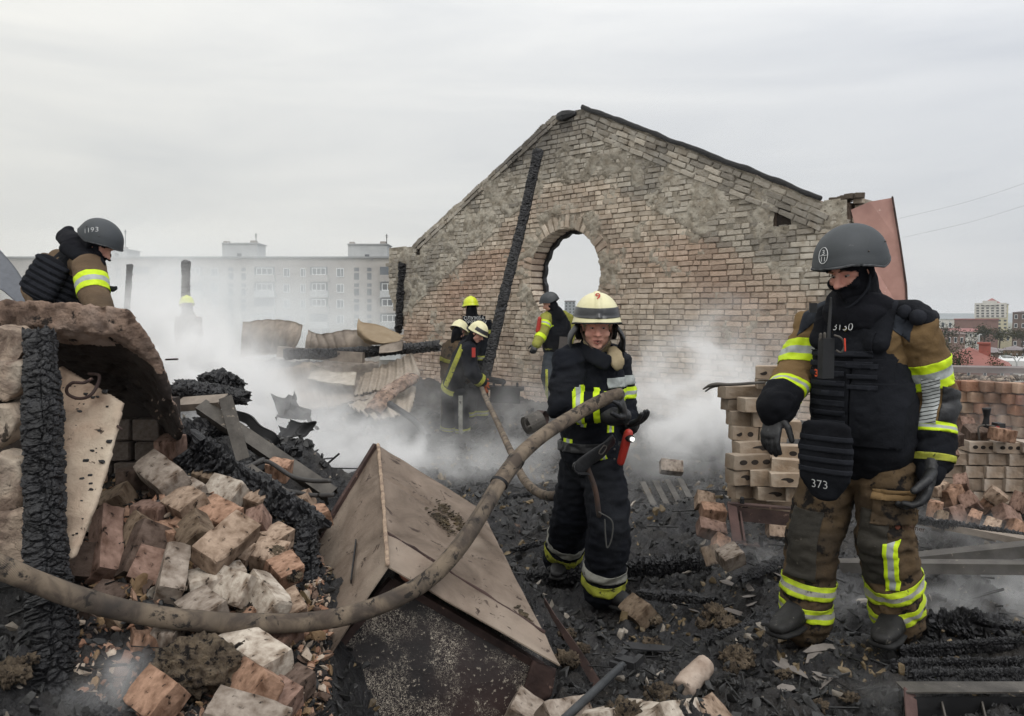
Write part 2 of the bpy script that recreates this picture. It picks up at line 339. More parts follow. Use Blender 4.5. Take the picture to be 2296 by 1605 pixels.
# bricks
bricks = []   # s,z,len,h,rot,proud
zc = -.5; row = 0; CH = .079
while zc < 5.6:
    s = -.2+random.uniform(-.1, 0); 
    while s < 10.0:
        Ln = (.25 if (row % 2 == 0) ^ (random.random() < .22) else .122)*random.uniform(.93, 1.05); c = s+Ln/2; s += Ln+random.uniform(.008, .016)
        rad = math.hypot(c-CS, zc-CZ); o = float(outer(np.array([c]), np.array([zc]))[0])
        if rad < CR+.26 or not inpoly(c, zc): continue
        # keep the sloped copings free
        if not (inpoly(c, zc+.10) and inpoly(c-.1, zc+.05) and inpoly(c+.1, zc+.05)): 
            if zc > 3: continue
        right = c > wsz(1330, 300)[0]; 
        if right and o > 1.02 and zc > 2.6 and side((c, zc), wsz(1320, 300), wsz(1835, 500)) > 0: continue
        if wsz(1735,472)[0] < c+.02 < wsz(1775,472)[0]+.05 and wsz(1750,507)[1]-.02 < zc < wsz(1750,466)[1]+.02: continue
        if abs(c-wsz(936,566)[0]) < .10 and abs(zc-wsz(936,566)[1]) < .08: continue
        if wsz(893,600)[0] < c < wsz(906,600)[0] and zc < wsz(900,590)[1]: continue
        if o > .25 and random.random() < .05: continue
        bricks.append([c, zc+random.uniform(-.006, .006)+.008*math.sin(c*1.7+row*.1), Ln-.004, CH-.013, random.gauss(0, .012), random.uniform(-.009, .011)])
    zc += CH; row += 1
# three sloping courses under the right verge, one under the left
def slope(a, b, k0, k1, step, down, jit=0.02):
    a = Vector(wsz(*a)); b = Vector(wsz(*b)); t = (b-a); Ln = t.length; t.normalize(); nrm = Vector((t.y, -t.x)); nrm = nrm if nrm.y < 0 else -nrm; an = math.atan2(t.y, t.x)
    for k in range(k0, k1):
        d = random.uniform(0, .2)
        while d < Ln:
            w = random.choice((.125, .25, .25, .2))*random.uniform(.9, 1.05); q = a+t*(d+w/2)+nrm*(down+k*step); d += w+.016
            if inpoly(q[0], q[1]) and math.hypot(q[0]-CS, q[1]-CZ) > CR+.3: bricks.append([q[0], q[1], w, .066, an+random.gauss(0, jit*1.6), random.uniform(-.012, .02)+.02])
slope((1312,247),(1838,452),0,4,.083,.05); slope((926,552),(1238,262),0,2,.082,.04)
# ring of bricks round the opening
nv = 44
for k in range(nv):
    a = 2*math.pi*(k+.5)/nv
    for r0, ln in ((CR+.125, .24),):
        bricks.append([CS+math.cos(a)*(r0+random.uniform(-.008, .008)), CZ+math.sin(a)*(r0+random.uniform(-.008, .008)), ln, .094 if k % 2 else .086, a+random.gauss(0, .02), random.uniform(-.012, .006)])
# narrow brickwork beside the charred post and the pier at the right end
BR = np.array(bricks); rnd = RNG.random(len(BR)); colb = wcol(BR[:, 0], BR[:, 1], rnd)
def brick_np(seed, l=1, w=1, h=1, ch=.06, jit=.035):
    """chamfered, slightly battered block, unit size"""
    r = np.random.default_rng(seed); V = []
    for sx in (-1, 1):
        for sy in (-1, 1):
            for sz in (-1, 1):
                j = r.normal(0, jit, 3); cx = ch*(.5+r.random()*1.2)
                V += [(sx*(.5-0)+j[0]*.4, sy*(.5-cx)+j[1], sz*(.5-cx)+j[2]), (sx*(.5-cx)+j[0], sy*.5+j[1]*.4, sz*(.5-cx)+j[2]), (sx*(.5-cx)+j[0], sy*(.5-cx)+j[1], sz*.5+j[2]*.4)]
    bm = bmesh.new(); [bm.verts.new(v) for v in V]; bmesh.ops.convex_hull(bm, input=list(bm.verts)); bm.verts.index_update()
    vs = [v for v in bm.verts]; o = np.array([v.co[:] for v in vs]); f = [tuple(v.index for v in q.verts) for q in bm.faces]; bm.free(); return o, f
TB = [brick_np(i, ch=.07, jit=.018) for i in range(10)]
def bmat(b, dep=.11):
    s, z, Ln, h, an, pr = b; M = Matrix((WU, -WN, Vector((0, 0, 1)))).transposed(); Rt = Matrix.Rotation(-an, 3, 'Y') @ Matrix.Rotation(random.gauss(0, .02), 3, 'Z')
    A = (M @ Rt @ Matrix.Diagonal((Ln, dep, h))).to_4x4(); A.translation = wpos(s, z, pr-dep/2); return A
order = np.argsort([-b[0]+random.random()*.01 for b in BR])     # the right end of the wall is nearest
vis = [i for i in order if BR[i, 0] < 8.95 and BR[i, 1] > .7]
single = set(vis[:296]); parts = []; pc = []
tm = []
for v, f in TB:
    me = bpy.data.meshes.new('brick'); me.from_pydata([tuple(x) for x in v], [], f); me.materials.append(M_bricko); tm.append(me)
for i in range(len(BR)):
    M = bmat(BR[i], .11 if not (abs(math.hypot(BR[i,0]-CS, BR[i,1]-CZ)-CR) < .2) else .37)
    if i in single: link('brick', tm[i % 10], M, wall, colb[i])
    else:
        v, f = TB[i % 10]; v = v@np.array(M.to_3x3()).T+np.array(M.translation); parts.append((v, f)); pc.append(np.repeat(colb[i][None], len(v), 0))
V, Fc = cat_(parts); mk('brick_courses', V, Fc, M_brickw, wall, col=np.concatenate(pc), kind='stuff')
# mortar bed with smears that ooze over the bricks
gs = np.arange(-.3, 10.1, .02); gzv = np.arange(-.6, 5.6, .02); S, Z = np.meshgrid(gs, gzv, indexing='ij'); S = S.ravel(); Z = Z.ravel()
q = np.stack([S, Z, 0*S], 1); o = outer(S, Z); rad = np.hypot(S-CS, Z-CZ)
sm = np.clip(fbm(q*3.4, 5, 71, .62)*1.9+.06+np.where(o > 0, .42, -.22)+np.where((rad < CR+.42), .55, 0)-np.where(Z > 4.3, .3, 0), 0, 1)
off = -.022+.014*fbm(q*12, 4, 55)+sm*.036+.008*fbm(q*34, 2, 5)
Vm = np.array(WA)[None]+np.outer(S, WU)+np.outer(off, WN)+np.outer(Z, (0, 0, 1))
Fm = grid(len(gs), len(gzv)); cs, cz = S[Fm].mean(1), Z[Fm].mean(1)
hole = (cs > wsz(1735,472)[0]) & (cs < wsz(1775,472)[0]) & (cz > wsz(1750,507)[1]) & (cz < wsz(1750,466)[1])
hole2 = (np.abs(cs-wsz(936,566)[0]) < .07) & (np.abs(cz-wsz(936,566)[1]) < .06)
ok = inpoly(cs, cz) & (np.hypot(cs-CS, cz-CZ) > CR+.01) & ~hole & ~hole2; Fm = Fm[ok]
mc = wcol(S, Z, np.full(len(S), .5)); lime = np.array(lin('#c0bbb1')); w = np.clip(sm*1.0+.15, 0, .8)[:, None]*np.where(Z > 4.2, .5, 1)[:, None]; mc = mc*.78*(1-w)+lime*w*np.where(Z > 3.9, .8, 1)[:, None]
mk('mortar', Vm, Fm, M_mortar, wall, smooth=True, col=mc)
# wall core behind the facing
def prism(poly, hole, o0, o1):
    pl = [[Vector((a, b, 0)) for a, b in poly]]+([[Vector((a, b, 0)) for a, b in hole]] if hole else [])
    tri = mg.tessellate_polygon(pl); al = [v for p in pl for v in p]; n = len(al)
    V = [wpos(v.x, v.y, o0) for v in al]+[wpos(v.x, v.y, o1) for v in al]; Fs = [t for t in tri]+[(t[2]+n, t[1]+n, t[0]+n) for t in tri]; b = 0
    for p in pl:
        k = len(p); Fs += [(b+i, b+(i+1) % k, n+b+(i+1) % k, n+b+i) for i in range(k)]; b += k
    return V, Fs
ringp = [(CS+math.cos(t)*(CR+.03), CZ+math.sin(t)*(CR+.03)) for t in np.linspace(0, 2*math.pi, 49)[:-1]]
core = [(a if i not in (0, len(OUT)-1) else a, b-.03) for i, (a, b) in enumerate(OUT)]
V, Fc = prism(core, ringp, -.06, -.38)
mk('wall_core', V, Fc, mat('wall_core', '#7d6c60', '#5f534b', sc=5, bump=.8, bsc=15, bd=.03), wall)
# little beam pockets are seen as black recesses
for a, wd, hh in (((1755, 487), .20, .22), ((936, 566), .13, .11)):
    s, z = wsz(*a); b = box(wpos(s, z, -.052), (wd+.02, .012, hh+.02), Matrix((WU, -WN, Vector((0, 0, 1)))).transposed()); mk('beam_pocket', *b, M_soot, wall)
# verge cover on the right slope: old roofing felt and charred batten
a = wpos(*wsz(1308, 241), .03); b = wpos(*wsz(1842, 447), .03)
pth = np.array([tuple(a.lerp(b, t)) for t in np.linspace(0, 1, 70)]); pth[:, 2] += .03*fbm(pth*3, 3, 3)+.02
V, Fc = loft(pth, .034+.014*fbm(pth*6, 3, 9), .022, ref=WU, seg=8, sq=.6); mk('charred_verge', V, Fc, M_char, wall)
a = wpos(*wsz(1256, 262), .0); V, Fc = loft([tuple(a+WU*t) for t in (0, .1, .2, .3)], [.07, .09, .08, .05], ref=WN, seg=8, sq=.6); mk('charred_ridge_end', V, Fc, M_char, wall)
# window rim: charred timber lining seen inside the opening
V = []; Fc = []; nn = 64
for i in range(nn):
    t = 2*math.pi*i/nn; r0 = CR-.0; r1 = CR-.05-.02*math.sin(i*1.7); 
    for r_, of in ((r0+.03, -.30), (r1, -.29), (r1, -.37), (r0+.03, -.385)): V.append(wpos(CS+math.cos(t)*r_, CZ+math.sin(t)*r_, of))
for i in range(nn):
    k = (i+1) % nn
    if .02 < ((i/nn)) < .98:
        for j in range(4): Fc.append((i*4+j, k*4+j, k*4+(j+1) % 4, i*4+(j+1) % 4))
mk('opening_frame', V, Fc, M_char, wall)
# end pier at the right, turning away from the viewer
pier = []; pcc = []; s0 = wsz(1842, 452)[0]; zt = wsz(1870, 447)[1]
back = -WN
z = zt-.035; r_ = 0
pc = []
while z > -.3:
    d = random.uniform(-.1, 0)
    while d < .42:
        Ln = random.choice((.25, .12, .25)); M = Matrix((-WN, WU, Vector((0, 0, 1)))).transposed()@Matrix.Rotation(random.gauss(0, .02), 3, 'Z')
        v, f = TB[random.randrange(10)]; v = (v*np.array((Ln-.012, .11, .064)))@np.array(M).T+np.array(wpos(s0+.42+random.uniform(-.01, .01), z, -.14-d-Ln/2)); d += Ln+.01
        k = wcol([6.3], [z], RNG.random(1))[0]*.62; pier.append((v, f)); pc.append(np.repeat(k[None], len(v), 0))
    z -= CH; r_ += 1
for k in range(5):      # loose bricks left lying on the pier
    v, f = TB[k]; M = Matrix.Rotation(random.uniform(0, 3), 3, 'Z'); v = (v*np.array((.25, .12, .07)))@np.array(M).T+np.array(wpos(s0+random.uniform(.05, .4), zt+.02, -random.uniform(0, .3))); pier.append((v, f)); pc.append(np.repeat((np.array(lin('#5c544c')))[None], len(v), 0))
V, Fc = cat_(pier); mk('pier_bricks', V, Fc, M_brickw, wall, col=np.concatenate(pc), kind='stuff')
V, Fc = box(wpos(s0+.18, zt/2-.4, -.40), (.40, .5, zt+.7), Matrix((WU, -WN, Vector((0, 0, 1)))).transposed()); mk('pier_core', V, Fc, M_soot, wall)
# charred post let into the left end
def charred(path, rad, name='charred_beam', sc=9, amp=.16, seg=40, ny=None, flatten=1, seed=3, taper=None, mat_=None, ref=(1, 0.1, 0.2), bump=1, **kw):
    """alligator-cracked burnt timber"""
    path = np.array([tuple(p) for p in path]); Ln = np.linalg.norm(np.diff(path, axis=0), axis=1).sum(); ny = ny or int(np.clip(Ln/rad*9, 24, 400)); pb = bez(path, ny)
    rr_ = np.full(ny+1, rad) if taper is None else rad*np.interp(np.linspace(0, 1, ny+1), np.linspace(0, 1, len(taper)), taper)
    V, Fc = loft(pb, rr_, rr_*flatten, ref=ref, seg=seg, roundc=False, sq=.72)
    u = np.repeat(np.arange(ny+1), seg); a = np.tile(np.arange(seg), ny+1)/seg*2*math.pi; n = V-pb[u]; n /= np.linalg.norm(n, axis=1)[:, None]+1e-9
    t = u/ny*Ln/rad; rb = rr_[u]; q = np.stack([np.cos(a), np.sin(a), t], 1); wq = q+.35*fbm(q*1.3, 3, seed+5)[:, None]*np.array((1, 1, .6))
    f1, f2, idc = worley(wq*np.array((1.25, 1.25, 2.3)), seed); g1, g2, idd = worley(wq*np.array((3.2, 3.2, 4.6))+7, seed+9)
    cr_ = a/(2*math.pi)*5+.35*fbm(q*.9, 3, seed+2); fx = cr_-np.floor(cr_); sp_ = np.clip(np.minimum(fx, 1-fx)/.06, 0, 1)
    e = np.clip((f2-f1)/.16, 0, 1); e2 = np.clip((g2-g1)/.2, 0, 1)
    d = (e-1)*amp*.9+(idc-.5)*amp*1.0+(e2-1)*amp*.22+(idd-.5)*amp*.35+(sp_-1)*amp*.7+amp*1.1*fbm(q*.55, 4, seed+9)+amp*.35*fbm(q*6, 3, seed+19)
    V = V+n*(d*rb)[:, None]
    endj = np.where((u < 2) | (u > ny-2), 1, 0)*fbm(np.stack([a*2, a*0, u*1.], 1), 2, seed); T = (pb[-1]-pb[0])/Ln; V = V+T[None]*(endj*rad*.9)[:, None]
    return mk(name, V, Fc, mat_ or M_char, smooth=False, **kw)
# ---------------- far apartment block on the left ----------------
YB = 144; mp_ = mpx(YB)
def bx_(px0, px1, pt, pb, Y, dep): 
    a = P(px0, pt, Y); b = P(px1, pb, Y); return box(((a.x+b.x)/2, Y+dep/2, (a.z+b.z)/2), (b.x-a.x, dep, a.z-b.z))
M_pan = mat('pale_panel', '#96908a', '#857f7a', sc=.5, rough=.95, bump=0, spots='#6f7072', sps=1.5, spt=.6, c3='#a29d97')
M_pan2 = mat('lighter_panel', '#a9abab', '#9a9c9d', sc=.5, rough=.95, bump=0)
M_win = flat('dark_window_glass', '#3c444c', .2); M_frw = flat('white_window_frame', '#d6d8d8', .6); M_dk = flat('dark_opening', '#3a3e44', .9)
ap = empty('apartment_block', (-55, YB, -14), 'long pale panel apartment block fading into the smoke on the left', 'building')
a = P(0, 579, YB); zr = a.z; x0 = P(-260, 600, YB).x; x1 = P(960, 600, YB).x
mk('wall', *box(((x0+x1)/2, YB+6, (zr-14)/2), (x1-x0, 12, zr+14)), M_pan, ap)
mk('roof_edge', *box(((x0+x1)/2, YB+5.9, zr+.16), (x1-x0+.4, 12.5, .3)), flat('grey_cornice', '#7d7f80', .9), ap)
for p0, p1, pt in ((498, 577, 546), (780, 868, 548), (240, 285, 560)):
    m = mk('roof_house', *cat_([bx_(p0, p1, pt, 579, YB+2, 5), bx_(p0-2, p1+2, pt-2, pt, YB+1.8, 5.4)]), M_pan2, ap)
    mk('vent_cap', *cat_([bx_(p0+3, p0+14, pt-6, pt-2, YB+2.5, 1), bx_(p1-16, p1-3, pt-7, pt-2, YB+2.5, 1)]), M_pan, m)
    mk('hatch', *bx_((p0+p1)/2-6, (p0+p1)/2+4, pt+22 if pt < 555 else 568, 577, YB+1.97, .1), M_dk, m)
FH = 35.2
for c0 in (-282, 0, 282):
    for fl in range(6):
        yt = 597+fl*FH
        for k, (w0, w1) in enumerate(((405, 448), (570, 615), (695-282, 734-282))):
            if k == 2 or w0+c0-141 > 900: continue
        for kind, w0, w1 in (('b', 413, 452), ('b', 288+282, 333+282), ('w', 472, 489), ('w', 635, 650), ('w', 673, 685), ('s', 512, 523), ('s', 541, 551)):
            p0, p1 = w0+c0-(0), w1+c0
            if p0 > 915 or p1 < -20: continue
            if kind == 's':
                mk('stair_window', *cat_([bx_(p0, p1, yt+3, yt+11, YB-.05, .1), bx_(p0, p1, yt+15, yt+30, YB-.05, .1)]), M_dk, ap); continue
            if kind == 'w':
                w = mk('window', *bx_(p0, p1, yt+4, yt+24, YB-.12, .2), M_frw, ap); mid = p0+(p1-p0)*.6
                mk('pane', *cat_([bx_(p0+1.6, mid-.7, yt+5.6, yt+22, YB-.16, .06), bx_(mid+.7, p1-1.6, yt+5.6, yt+22, YB-.16, .06)]), M_win, w); continue
            bal = mk('balcony', *cat_([bx_(p0, p1, yt+19, yt+32, YB-1.1, 1.1), bx_(p0-1, p1+1, yt+31, yt+34, YB-1.25, 1.3)]), M_pan2 if (fl+k) % 2 else M_pan, ap)
            mk('recess', *bx_(p0, p1, yt+1, yt+19, YB-.3, .3), M_dk if fl % 3 else M_win, bal)
            if (fl*3+int(p0)) % 4:
                fr = cat_([bx_(p0+4, p1-4, yt+3, yt+4.6, YB-1, .15), bx_(p0+4, p1-4, yt+17.5, yt+19, YB-1, .15)]+[bx_(q, q+1.5, yt+3, yt+19, YB-1.02, .15) for q in np.linspace(p0+4, p1-5.5, 4)])
                mk('balcony_frame', *fr, M_frw, bal)
for px, t, b in ((574, 523, 546), (867, 525, 548), (281, 515, 560)):
    an = empty('roof_antenna', P(px, b, YB+3), {574: 'thin aerial mast on the middle rooftop housing of the pale block', 867: 'thin aerial mast beside the rooftop housing nearest the gable wall', 281: 'faint aerial mast by the leftmost rooftop housing'}[px], 'antenna')
    V, Fc = loft([P(px, t, YB+3), P(px, b, YB+3)], .07, seg=6); mk('mast', V, Fc, M_dark, an)
    mk('crossbar', *cat_([bx_(px-3, px+3, t+3, t+4.2, YB+3, .1), bx_(px-2, px+2, t+7, t+8, YB+3, .1)]), M_dark, an)
# low fence of rubble and trees at the foot of the block are lost in smoke
# ---------------- town on the right ----------------
HOUSES = []
def house(name, label, cat, px0, px1, pt, pb, Y, dep, wm, rm, roof='hip', rh=.3, rows=2, cols=5, wc=None, ww=.45, over=.04, grp=None, skew=0):
    """a building between two pixel columns; walls reach the ground"""
    a = P(px0, pt, Y); b = P(px1, pb, Y); w = b.x-a.x; e = empty(name, (a.x+w/2, Y, -14), label, cat, grp); HOUSES.append(e)
    rp = .3*w; zt = a.z
    mk('wall', *box((a.x+w/2, Y+dep/2, (zt-14)/2), (w, dep, zt+14)), wm, e)
    o = over*w; x0, x1, y0, y1 = a.x-o, b.x+o, Y-o, Y+dep+o; h = rh*w
    if roof == 'hip':
        m = min(w, dep)*.5; V = [(x0, y0, zt), (x1, y0, zt), (x1, y1, zt), (x0, y1, zt)]
        r0, r1 = ((x0+m, (y0+y1)/2, zt+h), (x1-m, (y0+y1)/2, zt+h)) if w > dep*1.05 else (((x0+x1)/2, y0+m, zt+h), ((x0+x1)/2, y1-m*.98, zt+h))
        Fc = [(0, 1, 5, 4), (1, 2, 5), (2, 3, 4, 5), (3, 0, 4), (3, 2, 1, 0)] if w > dep*1.05 else [(0, 1, 4), (1, 2, 5, 4), (2, 3, 5), (3, 0, 4, 5), (3, 2, 1, 0)]
        rf = mk('roof', V+[r0, r1], Fc, rm, e)
    elif roof == 'gable':
        V = [(x0, y0, zt), (x1, y0, zt), (x1, y1, zt), (x0, y1, zt), (x0, (y0+y1)/2, zt+h), (x1, (y0+y1)/2, zt+h)]; rf = mk('roof', V, [(0, 1, 5, 4), (2, 3, 4, 5), (1, 2, 5), (3, 0, 4), (3, 2, 1, 0)], rm, e)
    else: rf = mk('roof', *box((a.x+w/2, Y+dep/2, zt+.25), (w*1.03, dep*1.03, .5)), rm, e)
    zb = b.z; 
    for r in range(rows):
        for c in range(cols):
            cx = a.x+w*(c+.5+random.uniform(-.05, .05))/cols; cz = zt-(zt-zb)*(r+.5)/rows; s = w/cols*ww; hh = (zt-zb)/rows*.5
            wi = mk('window', *box((cx, Y-.04, cz), (s, .1, hh)), wc or M_frw, e)
            if s/mpx(Y) > 3.2: mk('pane', *box((cx, Y-.1, cz), (s*.76, .06, hh*.78)), M_win, wi)
    return e, rf
rm_red = mat('red_metal_roof', '#8e5f5c', '#7d5452', sc=.5, bump=0, rough=.8); rm_grey = mat('grey_metal_roof', '#6d6668', '#7c7575', sc=.4, bump=0, rough=.8)
w_white = mat('white_render', '#c9c7c2', '#b5b2ad', sc=.4, bump=0); w_brick = mat('dark_red_brickwork', '#7c5f58', '#6b524d', sc=.6, bump=0); w_brown = mat('brown_brickwork', '#6c5c56', '#5e504b', sc=.6, bump=0); w_cream = mat('cream_render', '#bdb69a', '#aaa48b', sc=.5, bump=0)
# tower block
tw, rf = house('apartment_tower', 'white and yellow apartment tower with a red pyramid roof on the skyline', 'tower', 2192, 2253, 683, 762, 520, 14, w_cream, rm_grey, 'flat', rows=10, cols=6, wc=M_dk, ww=.5)
mk('upper_wall', *bx_(2191, 2252, 679, 712, 519.7, 14), w_white, tw)
for r in range(5):
    for c in range(6): mk('window', *bx_(2195+c*9.6, 2200+c*9.6, 683+r*6, 686+r*6, 519.5, .3), M_dk, tw)
a = P(2222, 672, 521); V = [(a.x-5, 520, a.z-2), (a.x+5, 520, a.z-2), (a.x+5, 530, a.z-2), (a.x-5, 530, a.z-2), (a.x, 525, a.z+1.2)]
mk('pyramid_roof', V, [(0, 1, 4), (1, 2, 4), (2, 3, 4), (3, 0, 4), (3, 2, 1, 0)], rm_red, tw); mk('tower_head', *bx_(2208, 2236, 674, 684, 519, 10), w_white, tw)
house('long_white_building', 'long white four storey building with a red roof and roof windows', 'building', 2060, 2183, 743, 775, 300, 14, w_white, rm_red, 'gable', .055, 2, 13)
house('brick_hall', 'dark red brick hall standing behind the long white building', 'building', 2146, 2230, 717, 775, 330, 14, w_brick, rm_red, 'flat', rows=1, cols=1, ww=.01)
house('flat_white_shed', 'low white flat roofed building behind the red roof of the long white building', 'building', 2080, 2150, 716, 740, 420, 20, w_white, flat('pale_roof', '#b5bcc0', .6), 'flat', rows=1, cols=5)
house('brown_corner_tower', 'brown brick apartment tower cut by the right edge of the photo', 'building', 2277, 2345, 700, 800, 260, 16, w_brown, rm_grey, 'hip', .08, 5, 5)
house('cream_low_building', 'low cream building between the tower and the brown block', 'building', 2233, 2300, 748, 770, 340, 12, w_cream, rm_grey, 'flat', rows=1, cols=6)
house('brown_town_house', 'wide brown brick house under a grey metal roof with small chimneys', 'house', 2167, 2262, 790, 812, 150, 12, w_brown, rm_grey, 'hip', .10, 1, 6, ww=.3)
house('small_brown_house', 'small brown brick house with a grey hipped roof, beside the black timber house', 'house', 2253, 2295, 785, 815, 120, 9, mat('tan_brickwork', '#7d6a5c', '#6d5c50', sc=.6, bump=0), rm_grey, 'hip', .15, 1, 4, ww=.3)
house('black_timber_house', 'blackened house at the right edge behind the street lamp', 'house', 2300, 2350, 782, 815, 118, 9, M_dk, rm_grey, 'hip', .12, 1, 3, ww=.3)
house('brown_roofed_house', 'house with a brown hipped roof half hidden by dark green trees', 'house', 2110, 2160, 749, 775, 190, 12, mat('pink_brickwork', '#8c7570', '#7d6862', sc=.6, bump=0), mat('brown_roof', '#766763', '#685b58', sc=.5, bump=0), 'hip', .16, 1, 4)
e, rf = house('red_roofed_house', 'brick house with a broad red hipped roof and a red chimney just beyond the parapet', 'house', 2095, 2250, 822, 860, 62, 8, w_brick, mat('faded_red_roof', '#8a5c55', '#7a524d', sc=.8, bump=0), 'hip', .25, 1, 5, ww=.2)
mk('chimney', *cat_([bx_(2160, 2182, 770, 800, 64, .8), bx_(2158, 2184, 767, 771, 63.9, 1)]), mat('red_chimney', '#96584e', '#874e46', sc=2, bump=0), e)
for px, t in ((2113, 745), (2196, 778), (2240, 777), (2258, 779)):
    mk('town_chimney', *bx_(px, px+5, t, t+8, 151, .8), w_white, label='small white chimney pot on the grey roof line, %s' % {2113: 'above the dark green trees', 2196: 'left of the street lamp mast', 2240: 'middle of the grey roof', 2258: 'at the right end of the grey roof'}[px], category='x') if 0 else None
# white service building low at the right edge
e, rf = house('white_flat_building', 'low white flat roofed building with a dark window, at the right edge', 'building', 2244, 2330, 822, 850, 70, 9, w_white, flat('white_coping', '#cfd0cf', .7), 'flat', rows=1, cols=2, wc=M_dk, ww=.3)
mk('factory_chimney', *bx_(2205-2, 2215-2, 734+6, 790, 149, 1.2), w_brick, label='square brick chimney rising behind the brown town house', category='chimney') if 0 else None
# street lamps
def lamp(px, pt, pb, Y, two, label):
    e = empty('street_lamp', (P(px, pb, Y).x, Y, -14), label, 'street lamp'); a = P(px, pt, Y); r_ = .045*Y/40
    V, Fc = loft([(a.x, Y, -14), (a.x, Y, a.z)], [r_*1.6, r_], seg=8); mg_ = flat('lamp_grey', '#aeb0b0', .5); mk('pole', V, Fc, mg_, e)
    for s in ((-1, 1) if two else (1,)):
        w = mpx(Y)*24*s if two else mpx(Y)*4*s
        V, Fc = loft(bez([(a.x, Y, a.z-.05), (a.x+w*.35, Y, a.z+abs(w)*.45), (a.x+w*.8, Y, a.z+abs(w)*.55)], 10), r_*.7, seg=6); mk('arm', V, Fc, mg_, e)
        V, Fc = box((a.x+w*1.0, Y, a.z+abs(w)*.55), (abs(w)*.45, .3, .12)); mk('lamp_head', V, Fc, mg_, e)
lamp(2280, 812, 830, 45, True, 'double armed grey street lamp in front of the white flat building'); lamp(2162+0+33, 752, 820, 90, False, 'single slender street lamp mast before the brown town house')
# trees
M_leaf = mat('autumn_leaf', '#565a3c', '#3c4430', sc=.6, rough=.9, bump=0, attr='Col'); M_bark = mat('bark', '#4a4038', '#38302a', sc=3, bump=.3)
def tree(px, pb, Y, w, h, col, label, dens=1.0, grp='autumn trees among the town houses'):
    b = P(px, pb, Y); e = empty('tree', (b.x, Y, b.z-3), label, 'tree', grp); s = mpx(Y); W_, H_ = w*s/2, h*s; r = np.random.default_rng(int(px*7+pb))
    V, Fc = loft([(b.x, Y, b.z-4), (b.x+.1*W_, Y, b.z+H_*.5), (b.x, Y, b.z+H_*.85)], [W_*.09, W_*.05, W_*.015], seg=6); mk('trunk', V, Fc, M_bark, e)
    n = int(900*dens); cl = r.normal(0, 1, (14, 3))*(W_*.42, W_*.42, H_*.2)+(b.x, Y, b.z+H_*.6); ci = r.integers(0, 14, n)
    c = cl[ci]+r.normal(0, 1, (n, 3))*(W_*.2, W_*.2, H_*.13); sz = max(W_*.065, .0)
    A = r.normal(0, 1, (n, 3)); A /= np.linalg.norm(A, axis=1)[:, None]; B = np.cross(A, r.normal(0, 1, (n, 3))); B /= np.linalg.norm(B, axis=1)[:, None]+1e-6
    V = np.stack([c+A*sz, c+B*sz*.7, c-A*sz, c-B*sz*.7], 1).reshape(-1, 3); Fq = np.arange(n*4).reshape(-1, 4); cc = np.repeat((np.array(lin(col))*5)[None]*(.65+.7*r.random((n, 1)))*(.8+.4*hsh(ci, ci, ci, 3)[:, None]), 4, 0)
    mk('crown', V, Fq, M_leaf, e, col=cc, kind='stuff')
tree(2148, 845, 60, 62, 62, '#3a4530', 'dark green tree in front of the red roofed house'); tree(2124, 770, 185, 46, 40, '#3b4638', 'dark green bushy tree before the brown roofed house')
tree(2205, 762, 230, 60, 30, '#4a4a38', 'autumn tree below the red brick hall'); tree(2240, 765, 225, 50, 26, '#4f4c40', 'greyish autumn tree left of the brown tower'); tree(2290, 770, 215, 60, 34, '#55503a', 'yellowish autumn tree at the foot of the brown tower')
tree(2262, 832, 75, 44, 44, '#474a38', 'loose autumn tree left of the double street lamp'); tree(2178, 800, 140, 40, 46, '#5a4c46', 'bare brownish tree left of the brown town house', .5); tree(2110, 800, 110, 50, 46, '#5d5640', 'yellowish tree between the two red roofs')
tree(2235, 845, 40, 60, 40, '#5c4b44', 'thin bare shrub behind the parapet', .4)
# overhead wires
wm = flat('wire', '#8b8d90', .6)
for k, (a, b) in enumerate((((2015, 490), (2330, 400)), ((2025, 532), (2330, 450)))):
    V, Fc = loft(bez([P(*a, 60), P((a[0]+b[0])/2, (a[1]+b[1])/2+6, 55), P(*b, 50)], 20), .007, seg=5); mk('overhead_wire', V, Fc, wm, label='thin overhead wire crossing the sky at the right, %s' % ('upper' if k == 0 else 'lower'), cat='wire')
# faint tower seen through the round opening
house('distant_tower', 'pale distant tower seen through the round opening of the wall', 'tower', 1266, 1290, 676, 730, 420, 14, mat('haze_grey', '#8d9296', '#83888c', sc=.5, bump=0), rm_grey, 'flat', rows=8, cols=3, wc=M_dk, ww=.4)
house('distant_low_block', 'pale low block right of the distant tower, seen through the round opening', 'building', 1291, 1312, 693, 730, 430, 14, MATS['haze_grey'], rm_grey, 'flat', rows=4, cols=3, wc=M_dk, ww=.4)
